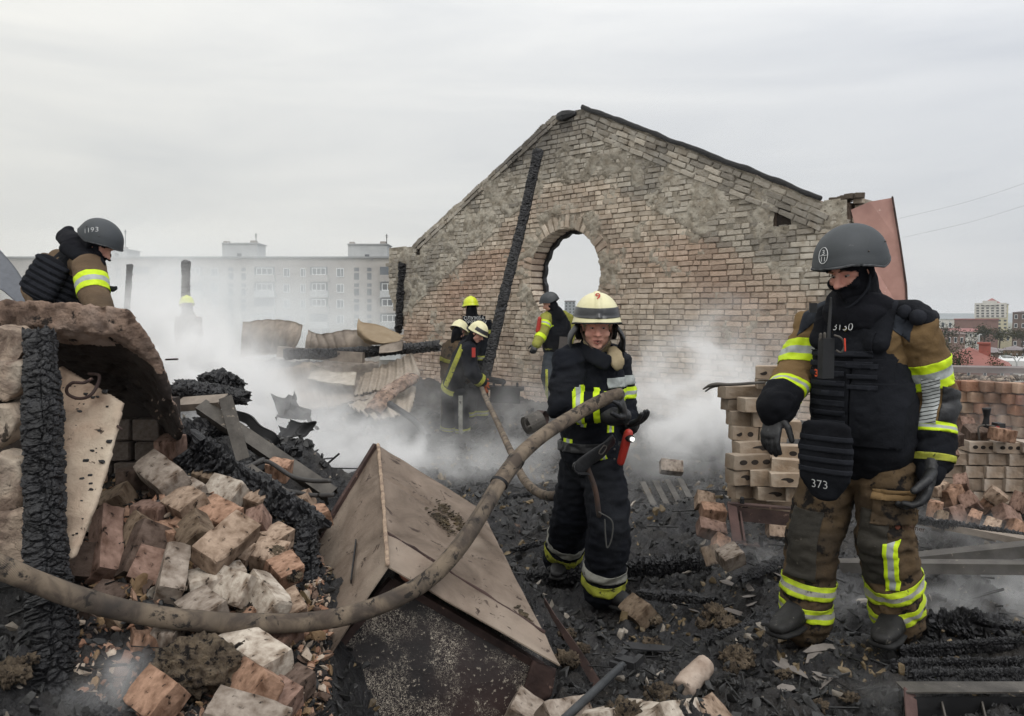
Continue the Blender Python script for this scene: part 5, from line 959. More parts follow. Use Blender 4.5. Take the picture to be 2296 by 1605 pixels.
def faceparts(c, M, body, s=1.0, mouth=True):
    L_ = lambda x, y, z: Vector(c)+M@(Vector((x, y, z))*s); A = np.array(M)
    for k in (-1, 1):
        e = mk('eye', *ell(L_(k*.030, .0745, -.001), (.0115*s, .009*s, .0048*s), A), M_eye, body, smooth=True); mk('iris', *ell(L_(k*.029-.002, .0835, -.002), (.0048*s, .003*s, .0044*s), A), M_iris, e, smooth=True)
        mk('eyebrow', *loft([L_(k*.048, .079, .020), L_(k*.03, .092, .026), L_(k*.014, .096, .022)], [.0025*s, .004*s, .003*s], seg=6), flat('brow_hair', '#5a4234', .9), body)
    if mouth:
        mk('lips', *cat_([loft([L_(-.023, .083, -.067), L_(0, .096, -.064), L_(.023, .083, -.067)], [.002*s, .0045*s, .002*s], seg=8), loft([L_(-.019, .083, -.078), L_(0, .095, -.081), L_(.019, .083, -.078)], [.002*s, .005*s, .002*s], seg=8)]), M_lip, body, smooth=True)
        mk('mouth_opening', *loft([L_(-.016, .0845, -.072), L_(0, .0915, -.072), L_(.016, .0845, -.072)], [.002*s, .0036*s, .002*s], seg=8), flat('mouth_dark', '#2e1512', .6), body)
def dome(c, M, r, tmax, name, m, parent, flare=None, nphi=56, nth=22, th=.006, lo=0, comb=0):
    rx, ry, rz = r; V = []
    ph = np.arange(nphi)/nphi*2*math.pi
    for i in range(nth+1):
        for p in ph:
            T = tmax(p); t = lo+(T-lo)*i/nth; k = 1+(flare(p, i/nth) if flare else 0); x, y, z = rx*math.sin(t)*math.sin(p)*k, ry*math.sin(t)*math.cos(p)*k, rz*math.cos(t)
            if comb and abs(x) < .016 and y > -.10: z += comb*(1-abs(x)/.022)**.5*min(1, math.sin(t)*.5+.6)*(i/nth < .93); 
            V.append(Vector(c)+M@Vector((x, y, z)))
    V = np.array([tuple(v) for v in V]); Fq = np.array([(i*nphi+j, i*nphi+(j+1) % nphi, (i+1)*nphi+(j+1) % nphi, (i+1)*nphi+j) for i in range(nth) for j in range(nphi)])
    cc = np.array(c); n = len(V); Vi = cc+(V-cc)*(1-th/.13); F2 = np.vstack([Fq, Fq[:, ::-1]+n]); e = nth*nphi; F2 = np.vstack([F2, [(e+j, e+(j+1) % nphi, n+e+(j+1) % nphi, n+e+j) for j in range(nphi)]])
    o = mk(name, np.vstack([V, Vi]), F2, m, parent, smooth=True); return o, (V, Fq)
def combat_helmet(c, M, parent, s=1.0, tilt=0, m=None):
    def tm_(p):
        a = abs((p+math.pi) % (2*math.pi)-math.pi); return R(np.interp(a, [0, .7, 1.1, 1.6, 2.1, 2.6, 3.15], [86, 88, 97, 113, 111, 104, 103]))
    fl = lambda p, f: .05*max(0, f-.82)/.18+(.03*math.exp(-((abs((p+math.pi) % (2*math.pi)-math.pi)-1.65)/.4)**2)*max(0, f-.5)*2)
    c2 = Vector(c)+M@VV(0, -.012*s, .045*s); o, vf = dome(c2, M, (.128*s, .150*s, .128*s), tm_, 'helmet', m or M_helm, parent, fl, 72, 30)
    rim = vf[0][-72:]; n = len(rim); loop = np.vstack([rim, rim[:1]]); mk('helmet_rim', *loft(loop, .0045*s, seg=6, cap=False, roundc=False), mat('worn_rim', '#55575a', '#2c2e30', sc=40, bump=.2), o)
    for a in (-1, 1):
        for y in (.05, -.06): mk('rivet', *ell(c2+M@VV(a*.118*s, y*s, .032*s), (.0035*s,)*3), M_steel, o)
    return o, vf, c2
def fire_helmet(c, M, parent, s=1.0, m=None, comb=.012):
    m = m or M_cream
    def tm_(p): a = abs((p+math.pi) % (2*math.pi)-math.pi); return R(np.interp(a, [0, 1, 1.8, 3.15], [97, 100, 108, 112]))
    fl = lambda p, f: .16*max(0, f-.84)/.16*(1 if abs((p+math.pi) % (2*math.pi)-math.pi) < 1.2 else .8)
    c2 = Vector(c)+M@VV(0, -.008*s, .038*s); o, vf = dome(c2, M, (.122*s, .145*s, .132*s), tm_, 'helmet', m, parent, fl, 96, 40, comb=comb*s)
    u = M.col[2]; f = M.col[1]
    q0 = c2+u*.058*s; q1 = c2+u*.006*s
    vz = region(vf, [(q0, u), (q1, -u), (c2-f*.0*s, -f)], None, .0035, 'visor_strip', M_visor, o, thick=.002)
    rim = vf[0][-96:]; mk('helmet_rim', *loft(np.vstack([rim, rim[:1]]), .0045*s, seg=6, cap=False, roundc=False), flat('black_trim', '#222224', .6), o)
    return o, vf, c2
def glove(w, d, pn, th, parent, curl=.6, s=1.0, m=None, name='glove', vox=.0045, spread=.0, cuff=None):
    """w wrist, d finger direction, pn the way the palm faces, th the thumb side"""
    w, d = Vector(w), Vector(d).normalized(); pn = (Vector(pn)-d*Vector(pn).dot(d)).normalized(); t = d.cross(pn); t = t if t.dot(Vector(th)) > 0 else -t
    parts = [loft([w-d*.03, w+d*.01, w+d*.05*s, w+d*.095*s], [.034*s, .036*s, .046*s, .044*s], [.028*s, .024*s, .021*s, .016*s], ref=t, seg=16)]
    for k, (o_, ln) in enumerate(((.034, .074), (.012, .084), (-.011, .079), (-.033, .062))):
        b = w+d*.088*s+t*o_*s; dd = (d+t*spread*(1.5-k)*.3).normalized(); pts = [b-dd*.02, b]; a = curl*(.55+.12*k); 
        for q in (.42, .32, .26):
            dd = (dd*math.cos(a)+pn*math.sin(a)).normalized() if True else dd; b = b+dd*ln*q*s*1.05; pts.append(b); e = dd.cross(t); a = curl*.85
            dd, pn_ = dd, pn
            # rotate the bending plane along with the finger
            pnk = (pn-dd*pn.dot(dd)); pn2 = pnk.normalized() if pnk.length > .05 else -d; 
            pn_use = pn2; 
            pn_saved = pn; dd_next = (dd*math.cos(a)+pn_use*math.sin(a)).normalized(); dd = dd_next; a = 0
        parts.append(loft(pts, np.array([.012, .0125, .0118, .011, .0098])*s, seg=10))
    b = w+d*.028*s+t*.036*s; dd = (t*.75+d*.75+pn*.35).normalized(); p2 = b+dd*.04*s; d2 = (d*.9+t*.25+pn*(.35+curl*.4)).normalized(); parts.append(loft([b-dd*.015, b, p2, p2+d2*.03*s, p2+d2*.052*s], np.array([.015, .016, .014, .0125, .0105])*s, seg=10))
    V, Fq, N_ = remesh(parts, vox, 1); V = V+N_*(.0016*fbm(V*45, 3, 5))[:, None]
    o = mk(name, V, Fq, m or M_leather, parent, smooth=True); return o
def boot(ank, toe, parent, s=1.0, m=None, shaft=.16, name='boot', up=(0, 0, 1)):
    a, t = Vector(ank), Vector(toe); d = (t-a); z = a.z-t.z; d.z = 0; d.normalize(); sd = d.cross(Vector((0, 0, 1))); h = Vector((a.x, a.y, t.z)); u = Vector(up)
    L_ = .285*s; heel = h-d*.06*s; P_ = lambda k, zz: heel+d*L_*k+Vector((0, 0, zz*s))
    upper = [loft([P_(0, .03), P_(.25, .04), P_(.55, .038), P_(.8, .034), P_(1.0, .026)], np.array([.036, .042, .048, .050, .036])*s, np.array([.033, .04, .036, .029, .020])*s, ref=sd, seg=16, sq=.85),
             loft([P_(.2, .03), P_(.24, .1), P_(.22, .1+shaft*.5), P_(.2, .1+shaft)], np.array([.045, .047, .055, .06])*s, np.array([.055, .058, .062, .065])*s, ref=sd, seg=16), loft([P_(.25, .1), P_(.5, .065), P_(.75, .045)], np.array([.045, .045, .045])*s, np.array([.045, .035, .025])*s, ref=sd, seg=14)]
    V, Fq, N_ = remesh(upper, .009, 2); V = V+N_*(.004*fbm(V*18, 3, 3))[:, None]; o = mk(name, V, Fq, m or M_boot, parent, smooth=True)
    sp = loft([P_(-.06, .0), P_(.1, 0), P_(.4, 0), P_(.75, 0), P_(1.0, .002)], np.array([.036, .044, .046, .055, .044])*s, np.array([.013]*5)*s, ref=sd, seg=18, sq=.8); mk('sole', *sp, flat('black_rubber', '#191919', .8), o, smooth=True); return o
def decal(text, c, M, size, m, parent, target=None, off=.002, bold=.0, name='painted_mark', font_up=0, xs=1.0, dirn=None):
    """flat lettering laid onto a garment or helmet: M columns = right, up, outward"""
    cu = bpy.data.curves.new(name, 'FONT'); cu.body = text; cu.size = size; cu.align_x = 'CENTER'; cu.align_y = 'CENTER'; cu.offset = bold; cu.resolution_u = 3
    o = bpy.data.objects.new(name, cu); COL.objects.link(o); dg = bpy.context.evaluated_depsgraph_get(); me = bpy.data.meshes.new_from_object(o.evaluated_get(dg)); bpy.data.objects.remove(o)
    bm = bmesh.new(); bm.from_mesh(me); bmesh.ops.triangulate(bm, faces=bm.faces[:]); 
    bt = None
    if target is not None: bt = BVHTree.FromPolygons([tuple(v) for v in target[0]], [tuple(int(i) for i in f) for f in target[1]])
    r_, u_, o_ = [Vector(x) for x in M]
    for v in bm.verts:
        w = Vector(c)+r_*v.co.x*xs+u_*v.co.y
        if bt:
            h = bt.ray_cast(w+o_*.12, -o_, .3); w = h[0]+o_*off if h[0] else w+o_*off
        v.co = w
    bm.to_mesh(me); bm.free(); me.materials.append(m); o = bpy.data.objects.new(name, me); COL.objects.link(o); o.parent = parent; o.matrix_parent_inverse = parent.matrix_basis.inverted(); return o
def campt(px, py, vf, back=0):
    """the point of a garment seen at this pixel"""
    o = Vector((0, 0, CAMZ)); d = (P(px, py, 3)-o).normalized(); h = BVHTree.FromPolygons([tuple(v) for v in vf[0]], [tuple(int(i) for i in f) for f in vf[1]]).ray_cast(o, d); return h[0] if h[0] else P(px, py, 3.3)
def axes(out, up=(0, 0, 1)):
    o = Vector(out).normalized(); r_ = Vector(up).cross(o).normalized(); return r_, o.cross(r_).normalized(), o
def skinbody(J, M, parent, vox=.007, s=1.0, head=True):
    h = J['head']; parts = headparts(h, M, s) if head else [ell(h, (.08, .1, .11))]
    nb = J['neck']; parts.append(loft([h+M@VV(0, -.02, -.06), nb, nb.lerp(J['chest'], .4)], [.055, .06, .08], seg=14))
    sx = (J['shL']-J['shR']).normalized(); parts.append(loft([J['pelvis'], J['pelvis'].lerp(J['chest'], .5), J['chest'], nb.lerp(J['chest'], .35)], [.12, .115, .14, .08], [.08, .075, .09, .06], ref=sx, seg=16))
    for q in 'LR':
        parts.append(loft([nb.lerp(J['chest'], .3), J['sh'+q], J['el'+q], J['wr'+q]], [.045, .045, .036, .025], seg=10)); parts.append(loft([J['pelvis'], J['hip'+q], J['kn'+q], J['an'+q]], [.08, .075, .048, .034], seg=10))
    V, Fq, N_ = remesh(parts, vox, 2); return mk('body', V, Fq, M_skin, parent, smooth=True)
def joints(d): return {k: P(*v) for k, v in d.items()}
def jacket(J, parent, m, rw, rd, arm=.075, vox=.012, amp=.008, hem=.0, seed=1, name='jacket', cuff=.058, open_=None, hemr=None, armr=None):
    sx = (J['shL']-J['shR']); sx.normalize(); pl, ch, nb = J['pelvis'], J['chest'], J['neck']; w = pl.lerp(ch, .5); dn = (pl-ch).normalized()
    tor = loft([pl+dn*hem, pl, w, ch, ch.lerp(nb, .55), nb], rw, rd, ref=sx, seg=28, sq=.85); ps = [tor]
    for q in 'LR':
        ps.append(loft([nb.lerp(ch, .42), nb.lerp(J['sh'+q], .75), J['sh'+q], J['sh'+q].lerp(J['el'+q], .5), J['el'+q], J['el'+q].lerp(J['wr'+q], .5), J['wr'+q]], np.array([.07, .085, .092, .088, .080, .074, .068])*arm/.085, seg=18, roundc=True))
    return cloth(ps, vox, amp, m, name, parent, seed)
def trousers(J, parent, m, th=.105, kn=.09, an=.085, vox=.013, amp=.009, seed=2, name='trousers'):
    sx = (J['hipL']-J['hipR']).normalized(); ps = [loft([J['pelvis']+(J['chest']-J['pelvis'])*.25, J['pelvis'], (J['hipL']+J['hipR'])/2], [.16, .175, .17], [.115, .125, .12], ref=sx, seg=24)]
    for q in 'LR': ps.append(loft([J['hip'+q].lerp(J['pelvis'], .2), J['hip'+q], J['hip'+q].lerp(J['kn'+q], .5), J['kn'+q], J['kn'+q].lerp(J['an'+q], .5), J['an'+q]], [th*.95, th, (th+kn)*.5, kn, (kn+an)*.5+.004, an], seg=22))
    return cloth(ps, vox, amp, m, name, parent, seed)
M_limeg = mat('grimy_lime_reflective', '#b9cf24', '#96a62a', sc=14, rough=.6, bump=.3, bsc=70, spots='#4a4c22', sps=20, spt=.61)
# ======== firefighter at the right, nearest ========
J = joints(dict(head=(1908,604,3.42), neck=(1925,694,3.50), chest=(1930,800,3.52), pelvis=(1942,985,3.52), shL=(2052,742,3.40), shR=(1830,728,3.72), elL=(2100,890,3.42), elR=(1785,838,3.66), wrL=(2092,1025,3.36), wrR=(1740,915,3.50),
                hipL=(1985,1045,3.46), hipR=(1868,1045,3.62), knL=(1985,1210,3.40), knR=(1822,1215,3.56), anL=(2018,1390,3.48), anR=(1806,1398,3.58)))
pr = empty('person', P(1900, 1455, 3.5), 'large firefighter in tan suit, grey combat helmet and black armour vest, at the right', 'person', 'firefighters on the burnt roof')
HM = frame_((-.80, -.52, -.38), (-.12, -.05, 1)); bd = skinbody(J, HM, pr, .006, 1.04); faceparts(J['head'], HM, bd, 1.04, False)
jk, jv = jacket(J, pr, M_khaki, [.18, .172, .168, .19, .178, .10], [.13, .13, .13, .135, .12, .09], .083, .010, .015, -.10, 11)
tr, tv = trousers(J, pr, M_khakid, .118, .105, .092, .011, .018, 12)
tn = (J['shL']-J['shR']).normalized(); up_ = Vector((0, 0, 1)); fw = up_.cross(tn).normalized(); fw = fw if fw.y < 0 else -fw
# khaki thighs: cleaner cloth above the knee is the same garment, knee patches darker
for q in 'LR': band(tv, J['kn'+q], J['an'+q], .12, .30, pr, [M_leather if q == 'R' else M_blk], r=.2, off=.003, name='knee_patch') if 0 else None
for q, tl in (('L', (.0, .0, .0)), ('R', (.05, 0, .0))):
    a, b = J['kn'+q], J['an'+q]; band(tv, a, b, .52, .064, tr, [M_limeg, M_silvd], (.10 if q == 'L' else -.05, 0, .12), .15, .006); band(tv, a, b, .80, .064, tr, [M_limeg, M_silvd], (.15 if q == 'L' else -.05, 0, .10), .16, .006)
    n = (b-a).normalized(); c0 = a; region(tv, [(a.lerp(b, .38), n), (a.lerp(b, -.42), -n), (a+tn*(.045 if q == 'L' else .07), tn), (a-tn*.075, -tn), (a+fw*.01, -fw)], (a, a, .25), .004, 'knee_patch', mat('sooty_knee_patch', '#2b2925', '#38352f', sc=8, bump=.4, spots='#6a655c', sps=18, spt=.64), tr)
a, b = J['knL'], J['anL']; n = (b-a).normalized(); ctr = a+tn*.062
region(tv, [(a.lerp(b, .44), n), (a.lerp(b, -.12), -n), (ctr+tn*.026, tn), (ctr-tn*.026, -tn), (a, -fw)], (a, b, .2), .007, 'reflective_stripe', [M_lime, M_silv], tr, split=(ctr, tn, .011))
# cargo pocket and maker's print on the thigh
ptc = J['hipL'].lerp(J['knL'], .42)+tn*.06; pk = region(tv, [(ptc+up_*.055, up_), (ptc-up_*.085, -up_), (ptc+tn*.075, tn), (ptc-tn*.055, -tn), (ptc-fw*.02, -fw)], (ptc, ptc, .22), .014, 'cargo_pocket', M_khakid, tr, thick=.012)
region(tv, [(ptc+up_*.06, up_), (ptc+up_*.02, -up_), (ptc+tn*.08, tn), (ptc-tn*.06, -tn), (ptc-fw*.02, -fw)], (ptc, ptc, .22), .026, 'pocket_flap', M_khaki, pk)
lg = campt(2052, 1183, tv); decal('Römer', lg, axes(fw), .030, flat('brown_print', '#4a3226', .8), tr, tv, .006); mk('print_disc', *ell(campt(2012, 1181, tv)+VV(0, -.004, 0), (.011, .003, .011)), flat('red_brown_print', '#6a3a2a', .8), tr)
band(jv, J['shL'], J['elL'], .62, .115, jk, [M_lime, M_silv], (.0, .0, -.10), .15); band(jv, J['shR'], J['elR'], .60, .105, jk, [M_lime, M_silv], (.30, 0, 0), .13)
band(jv, J['elR'], J['wrR'], .50, .060, jk, [M_lime, M_silv], (.2, 0, 0), .12); band(jv, J['elL'], J['wrL'], .52, .040, jk, [M_lime, M_silv], (0, 0, -.15), .13)
# striped silver panel and dark elbow patch on the near sleeve
a, b = J['elL'], J['wrL']; n = (b-a).normalized(); sl_c = a+tn*.02
m_str = mat('striped_silver', '#b5b9b9', '#9ea3a3', sc=10, bump=.2); 
t_ = m_str.node_tree; n_ = t_.nodes; l_ = t_.links; w_ = n_.new('ShaderNodeTexWave'); w_.bands_direction = 'Z'; w_.inputs['Scale'].default_value = 22; w_.inputs['Distortion'].default_value = 1.0; tc_ = n_.new('ShaderNodeTexCoord'); mpp = n_.new('ShaderNodeMapping'); mpp.inputs['Rotation'].default_value = (0, .35, 0); l_.new(tc_.outputs['Object'], mpp.inputs[0]); l_.new(mpp.outputs[0], w_.inputs[0])
cr_ = n_.new('ShaderNodeMapRange'); cr_.inputs[1].default_value = .10; cr_.inputs[2].default_value = .22; l_.new(w_.outputs['Fac'], cr_.inputs[0]); mx_ = n_.new('ShaderNodeMix'); mx_.data_type = 'RGBA'; l_.new(cr_.outputs[0], mx_.inputs[0]); mx_.inputs[6].default_value = (.03, .03, .03, 1); b_ = n_['Principled BSDF']; l_.new(b_.inputs['Base Color'].links[0].from_socket, mx_.inputs[7]); l_.new(mx_.outputs[2], b_.inputs['Base Color'])
region(jv, [(a.lerp(b, .50), n), (a.lerp(b, -.22), -n), (sl_c+tn*.022, tn), (sl_c-tn*.045, -tn), (a, -fw)], (a, b, .15), .005, 'striped_reflective_panel', m_str, jk)
region(jv, [(a.lerp(b, .45), n), (a.lerp(b, -.10), -n), (a+tn*.050, -tn)], (a, b, .15), .0045, 'elbow_patch', M_leather, jk)
for q in 'LR':
    a, b = J['el'+q], J['wr'+q]; band(jv, a, b, 1.06, .23, jk, [M_blk], r=.17, off=.006, name='sleeve_cuff')
band(jv, J['elL'], J['wrL'], 1.02, .028, jk, [M_limed], r=.13, off=.012, sp=0, name='cuff_strip')
for q, o_ in (('L', 1), ('R', -1)):   # navy yokes on both shoulders
    s0 = J['sh'+q]; region(jv, [(s0-up_*.03+tn*o_*0, -up_-tn*o_*.9), (s0+tn*o_*.02, tn*o_)], (s0, s0, .16), .0035, 'shoulder_yoke', mat('slate_yoke', '#2d3138', '#25282e', sc=8, bump=.3, spec=.15), jk)
# vest
ch, pl, nb = J['chest'], J['pelvis'], J['neck']
V1 = loft([pl-up_*.05, pl+up_*.05, pl.lerp(ch, .5), pl.lerp(ch, .85), ch.lerp(nb, .15), ch.lerp(nb, .5)], [.208, .214, .208, .192, .175, .145], [.158, .17, .168, .165, .16, .125], ref=tn, seg=32, sq=.72)
st = [loft([ch.lerp(nb, .3)+tn*k*.12+fw*.12, ch.lerp(nb, .95)+tn*k*.11+fw*.03, ch.lerp(nb, .95)+tn*k*.11-fw*.06, ch.lerp(nb, .3)+tn*k*.12-fw*.13], [.05, .055, .055, .05], [.03]*4, ref=tn, seg=12) for k in (-1, 1)]
gd = [loft([J['shL']-tn*.07+up_*.08, J['shL']-tn*.02+up_*.085, J['shL']+tn*.04+up_*.055], [.085, .09, .075], [.045, .045, .035], ref=fw, seg=14)]
ve, vv = cloth([V1]+st+gd, .009, .009, M_blk, 'armour_vest', pr, 21, fr=(5, 5, 10))
for k in range(9):      # rows of webbing
    c0 = pl+up_*(.04+k*.043)+Vector((0, 0, 0))
    region(vv, [(c0+up_*.012, up_), (c0-up_*.012, -up_), (c0+fw*.02, -fw), (c0-tn*(.185-.0*k), -tn), (c0+tn*(-.012 if k < 7 else .1), tn)], None, .013, 'webbing_strip', M_blk2, ve)
    region(vv, [(c0+up_*.012, up_), (c0-up_*.012, -up_), (c0+fw*.02, -fw), (c0+tn*.03, -tn), (c0+tn*.19, tn)], None, .0055, 'webbing_strip', M_blk2, ve) if k < 5 else None
c0 = pl+up_*.15+tn*.11; region(vv, [(c0+up_*.12, up_), (c0-up_*.15, -up_), (c0+tn*.10, tn), (c0-tn*.10, -tn), (c0+fw*.02, -fw)], None, .012, 'side_flap', M_blk, ve, thick=.012)
c0 = ch.lerp(nb, .42); region(vv, [(c0+up_*.055, up_+tn*.2), (c0-up_*.06, -up_), (c0+tn*.12, tn), (c0-tn*.10, -tn), (c0+fw*.02, -fw)], None, .010, 'chest_panel', M_blk, ve, thick=.01)
for k in range(3): q_ = J['shL']+tn*(-.065+.05*k)+up_*(.095-.018*k); mk('shoulder_pad', *loft([q_-fw*.09, q_+fw*.085], [.03, .03], [.034, .034], ref=tn, seg=12), M_blk2, ve, smooth=True)
decal('3130', campt(1897, 733, vv), axes(fw), .046, M_white, ve, vv, .034, -.0006); decal('3', campt(1838, 836, vv), axes(fw), .045, M_orange, ve, vv, .032, .001)
region(vv, [(ch-up_*.03, up_), (pl-up_*.01, -up_), (pl+fw*.02, -fw), (pl-tn*.19, -tn), (pl+tn*(-.006), tn)], None, .010, 'front_panel', M_blk, ve, thick=.009)
region(vv, [(ch+up_*.0, up_), (pl+up_*.24, -up_), (pl+fw*.02, -fw), (pl+tn*.005, -tn), (pl+tn*.15, tn)], None, .010, 'front_panel', M_blk, ve, thick=.009)
for k in range(3): c0 = ch-up_*(.03+k*.045); region(vv, [(c0+up_*.010, up_), (c0-up_*.010, -up_), (c0+fw*.02, -fw), (c0+tn*.02, -tn), (c0+tn*.14, tn)], None, .015, 'webbing_strip', M_blk2, ve)
# groin flap
fp = P(1850, 1040, 3.32); fl = loft([fp+up_*.16, fp+up_*.06, fp-up_*.06, fp-up_*.135], [.105, .115, .110, .06], [.022, .026, .026, .018], ref=tn*.9, seg=24, sq=.8); f_, fv = cloth([fl], .009, .004, M_blk, 'groin_flap', pr, 25)
for k in range(4): c0 = fp+up_*(.11-.045*k); region(fv, [(c0+up_*.011, up_), (c0-up_*.011, -up_), (c0, -fw)], None, .004, 'webbing_strip', M_blk2, f_)
decal('373', campt(1838, 1086, fv), axes(fw), .05, M_white, f_, fv, .004, -.0006)
# radio, antenna, carabiner
ra = mk('radio', *box(P(1852, 803, 3.20), (.052, .034, .16), Matrix.Rotation(.25, 3, 'Z')), flat('radio_black', '#17181a', .5), pr)
mk('aerial', *loft([P(1857, 768, 3.2), P(1862, 690, 3.22), P(1863, 668, 3.22)], [.008, .006, .004], seg=8), MATS['radio_black'], ra); mk('knob', *loft([P(1840, 762, 3.2), P(1840, 750, 3.2)], .007, seg=8), M_steel, ra); mk('knob', *loft([P(1849, 762, 3.19), P(1849, 748, 3.19)], .006, seg=8), M_steel, ra)
cpts = [P(1872, 752, 3.18), P(1886, 758, 3.17), P(1893, 775, 3.17), P(1886, 790, 3.17), P(1876, 786, 3.18)]; mk('carabiner', *loft(bez(cpts, 20), .0045, seg=8), M_steel, ve); mk('carabiner_gate', *loft([P(1894, 760, 3.165), P(1895, 786, 3.165)], .0035, seg=8), flat('orange_red', '#d2452f', .5), ve)
mk('shoulder_buckle', *box(P(1823, 690, 3.35), (.03, .012, .04)), flat('buckle_black', '#111214', .4), ve)
# balaclava, scarf and helmet
h = J['head']; hp = headparts(h, HM, 1.12); hp.append(loft([h+HM@VV(0, -.02, -.05), nb+up_*.03, nb-up_*.02], [.085, .092, .12], seg=18)); V, Fq, N_ = remesh(hp, .006, 3); V = V+N_*(.003*fbm(V*14, 3, 3))[:, None]
lc = (V-np.array(h))@np.array(HM); e = ((lc[:, 0]/.062)**2+((lc[:, 2]+.004)/.036)**2 < 1) & (lc[:, 1] > .03); Fq = Fq[~e[Fq].any(1)]; mk('balaclava', V, Fq, M_balac, pr, smooth=True)
mk('face_skin_ring', *ell(h+HM@VV(0, .0, 0), (.001,)*3), M_skin, bd) if 0 else None
sc_, sv = cloth([loft([nb+up_*.085+fw*.03, nb+up_*.03+fw*.02, nb-up_*.02+fw*.03], [.085, .115, .14], [.085, .105, .115], ref=tn, seg=24), loft(bez([nb+tn*.14-fw*.02, nb+tn*.09+up_*.04+fw*.05, nb-tn*.0+up_*.035+fw*.11, nb-tn*.08+up_*.04+fw*.05], 20), .035, seg=12)], .008, .008, M_balac, 'scarf', pr, 31)
region(vv, [(nb-up_*.01, up_), (nb-up_*.13, -up_), (nb+tn*.07, tn-up_*.7), (nb-tn*.06, -tn-up_*.7), (nb+fw*.03, -fw)], None, .022, 'olive_collar', M_olive, pr, thick=.01)
hl, hv, hc = combat_helmet(h, HM, pr, 1.10)
oc = campt(1846, 573, hv); ax = axes(Vector((-.55, -.8, .05))); bt_ = hv
decal('3', oc+up_*.012, ax, .030, M_white, hl, hv, .003); decal('11', oc-up_*.016, ax, .028, M_white, hl, hv, .003)
bt = BVHTree.FromPolygons([tuple(v) for v in hv[0]], [tuple(int(i) for i in f) for f in hv[1]]); ring = []
for t in np.linspace(0, 2*math.pi, 33): w = oc+ax[0]*math.cos(t)*.020+ax[1]*math.sin(t)*.034; q = bt.ray_cast(w+ax[2]*.15, -ax[2], .4); ring.append((q[0] if q[0] else w)+ax[2]*.003)
mk('painted_ring', *loft(ring, .0016, seg=5, cap=False, roundc=False), M_white, hl); ln_ = [oc+ax[0]*k for k in (-.016, 0, .016)]; ln_ = [(bt.ray_cast(w+ax[2]*.15, -ax[2], .4)[0] or w)+ax[2]*.003 for w in ln_]; mk('painted_bar', *loft(ln_, .0014, seg=5), M_white, hl)
mk('chin_strap', *loft(bez([h+HM@VV(-.085, .0, -.02), h+HM@VV(-.08, .04, -.08), h+HM@VV(-.02, .09, -.135), h+HM@VV(.03, .085, -.13)], 20), [.006]*21, seg=8), M_blk2, pr)
mk('strap_buckle', *box(h+HM@VV(.082, .02, -.035), (.016, .012, .022), HM), MATS['buckle_black'], pr)
# hands
glove(J['wrR']+VV(0, 0, -.02), P(1712, 1005, 3.45)-P(1733, 925, 3.5), (.7, .5, 0), (0, -1, 0), pr, .45, 1.12)
glove(P(2086,1046,3.32), P(2064, 1150, 3.27)-P(2086, 1046, 3.32), (-.95, .25, 0), (-.3, -1, 0), pr, .70, 1.42)
for q, e in (('R', P(1733, 925, 3.5)), ('L', P(2086, 1062, 3.32))):
    a = J['wr'+q]; mk('glove_cuff', *loft(bez([J['el'+q].lerp(a, .85), a, e], 14), [.070, .066, .056], seg=18), M_leather if q == 'R' else M_blk, pr, smooth=True)
boot(J['anR'], P(1700, 1446, 3.30), pr, 1.16); boot(J['anL'], P(1955, 1466, 3.20), pr, 1.18)

# ======== central firefighter holding the hose ========
J = joints(dict(head=(1338,731,4.50), neck=(1338,790,4.62), chest=(1330,868,4.62), pelvis=(1328,1005,4.64), shL=(1380,806,4.78), shR=(1277,808,4.50), elL=(1392,905,4.78), elR=(1262,915,4.42), wrL=(1402,950,4.62), wrR=(1352,912,4.38),
                hipL=(1350,1045,4.58), hipR=(1300,1045,4.70), knL=(1368,1175,4.50), knR=(1284,1150,4.80), anL=(1352,1318,4.62), anR=(1260,1256,5.10)))
pc_ = empty('person', P(1340, 1370, 4.6), 'firefighter in navy suit and cream helmet numbered 9, holding the end of the thick hose', 'person', 'firefighters on the burnt roof')
HM = frame_((-.04, -1, -.10)); bd = skinbody(J, HM, pc_, .006, 1.06); faceparts(J['head'], HM, bd, 1.06)
jk, jv = jacket(J, pc_, M_navy, [.185, .185, .175, .18, .155, .09], [.15, .15, .145, .15, .125, .085], .083, .011, .017, .02, 41)
tr, tv = trousers(J, pc_, M_navy, .115, .11, .108, .012, .016, 42)
tn = (J['shL']-J['shR']).normalized(); fw = Vector((0, 0, 1)).cross(tn).normalized(); fw = fw if fw.y < 0 else -fw; ch, pl = J['chest'], J['pelvis']
c0 = ch+up_*.035; sil = region(jv, [(c0+up_*.028, up_), (c0-up_*.028, -up_), (c0+fw*.0-tn*.06, -tn), (c0, -fw)], None, .005, 'chest_silver_band', M_silv, jk)
c0 = ch-up_*.04; region(jv, [(c0+up_*.034, up_), (c0-up_*.034, -up_), (c0-tn*.10, -tn), (c0, -fw)], None, .005, 'reflective_band', [M_lime, M_silv], jk, split=(c0, up_, .011))
band(jv, J['elR'], J['wrR'], .42, .060, jk, [M_lime, M_silv], r=.13, sp=5); band(jv, J['elR'], J['wrR'], .86, .035, jk, [M_lime], r=.12, sp=0)
for (px, py, w_, h_) in ((1371, 952, .042, .070), (1275, 998, .045, .036), (1355, 1027, .045, .018)):
    c0 = P(px, py, 4.45); region(jv, [(c0+up_*h_/1.4, up_), (c0-up_*h_/1.4, -up_), (c0+VV(w_/2, 0, 0), VV(1, 0, 0)), (c0-VV(w_/2, 0, 0), VV(-1, 0, 0)), (J['chest']+VV(0, -.02, 0), VV(0, 1, 0))], None, .006, 'reflective_patch', [M_lime, M_silv], jk, split=(c0, VV(1, 0, 0), .008))
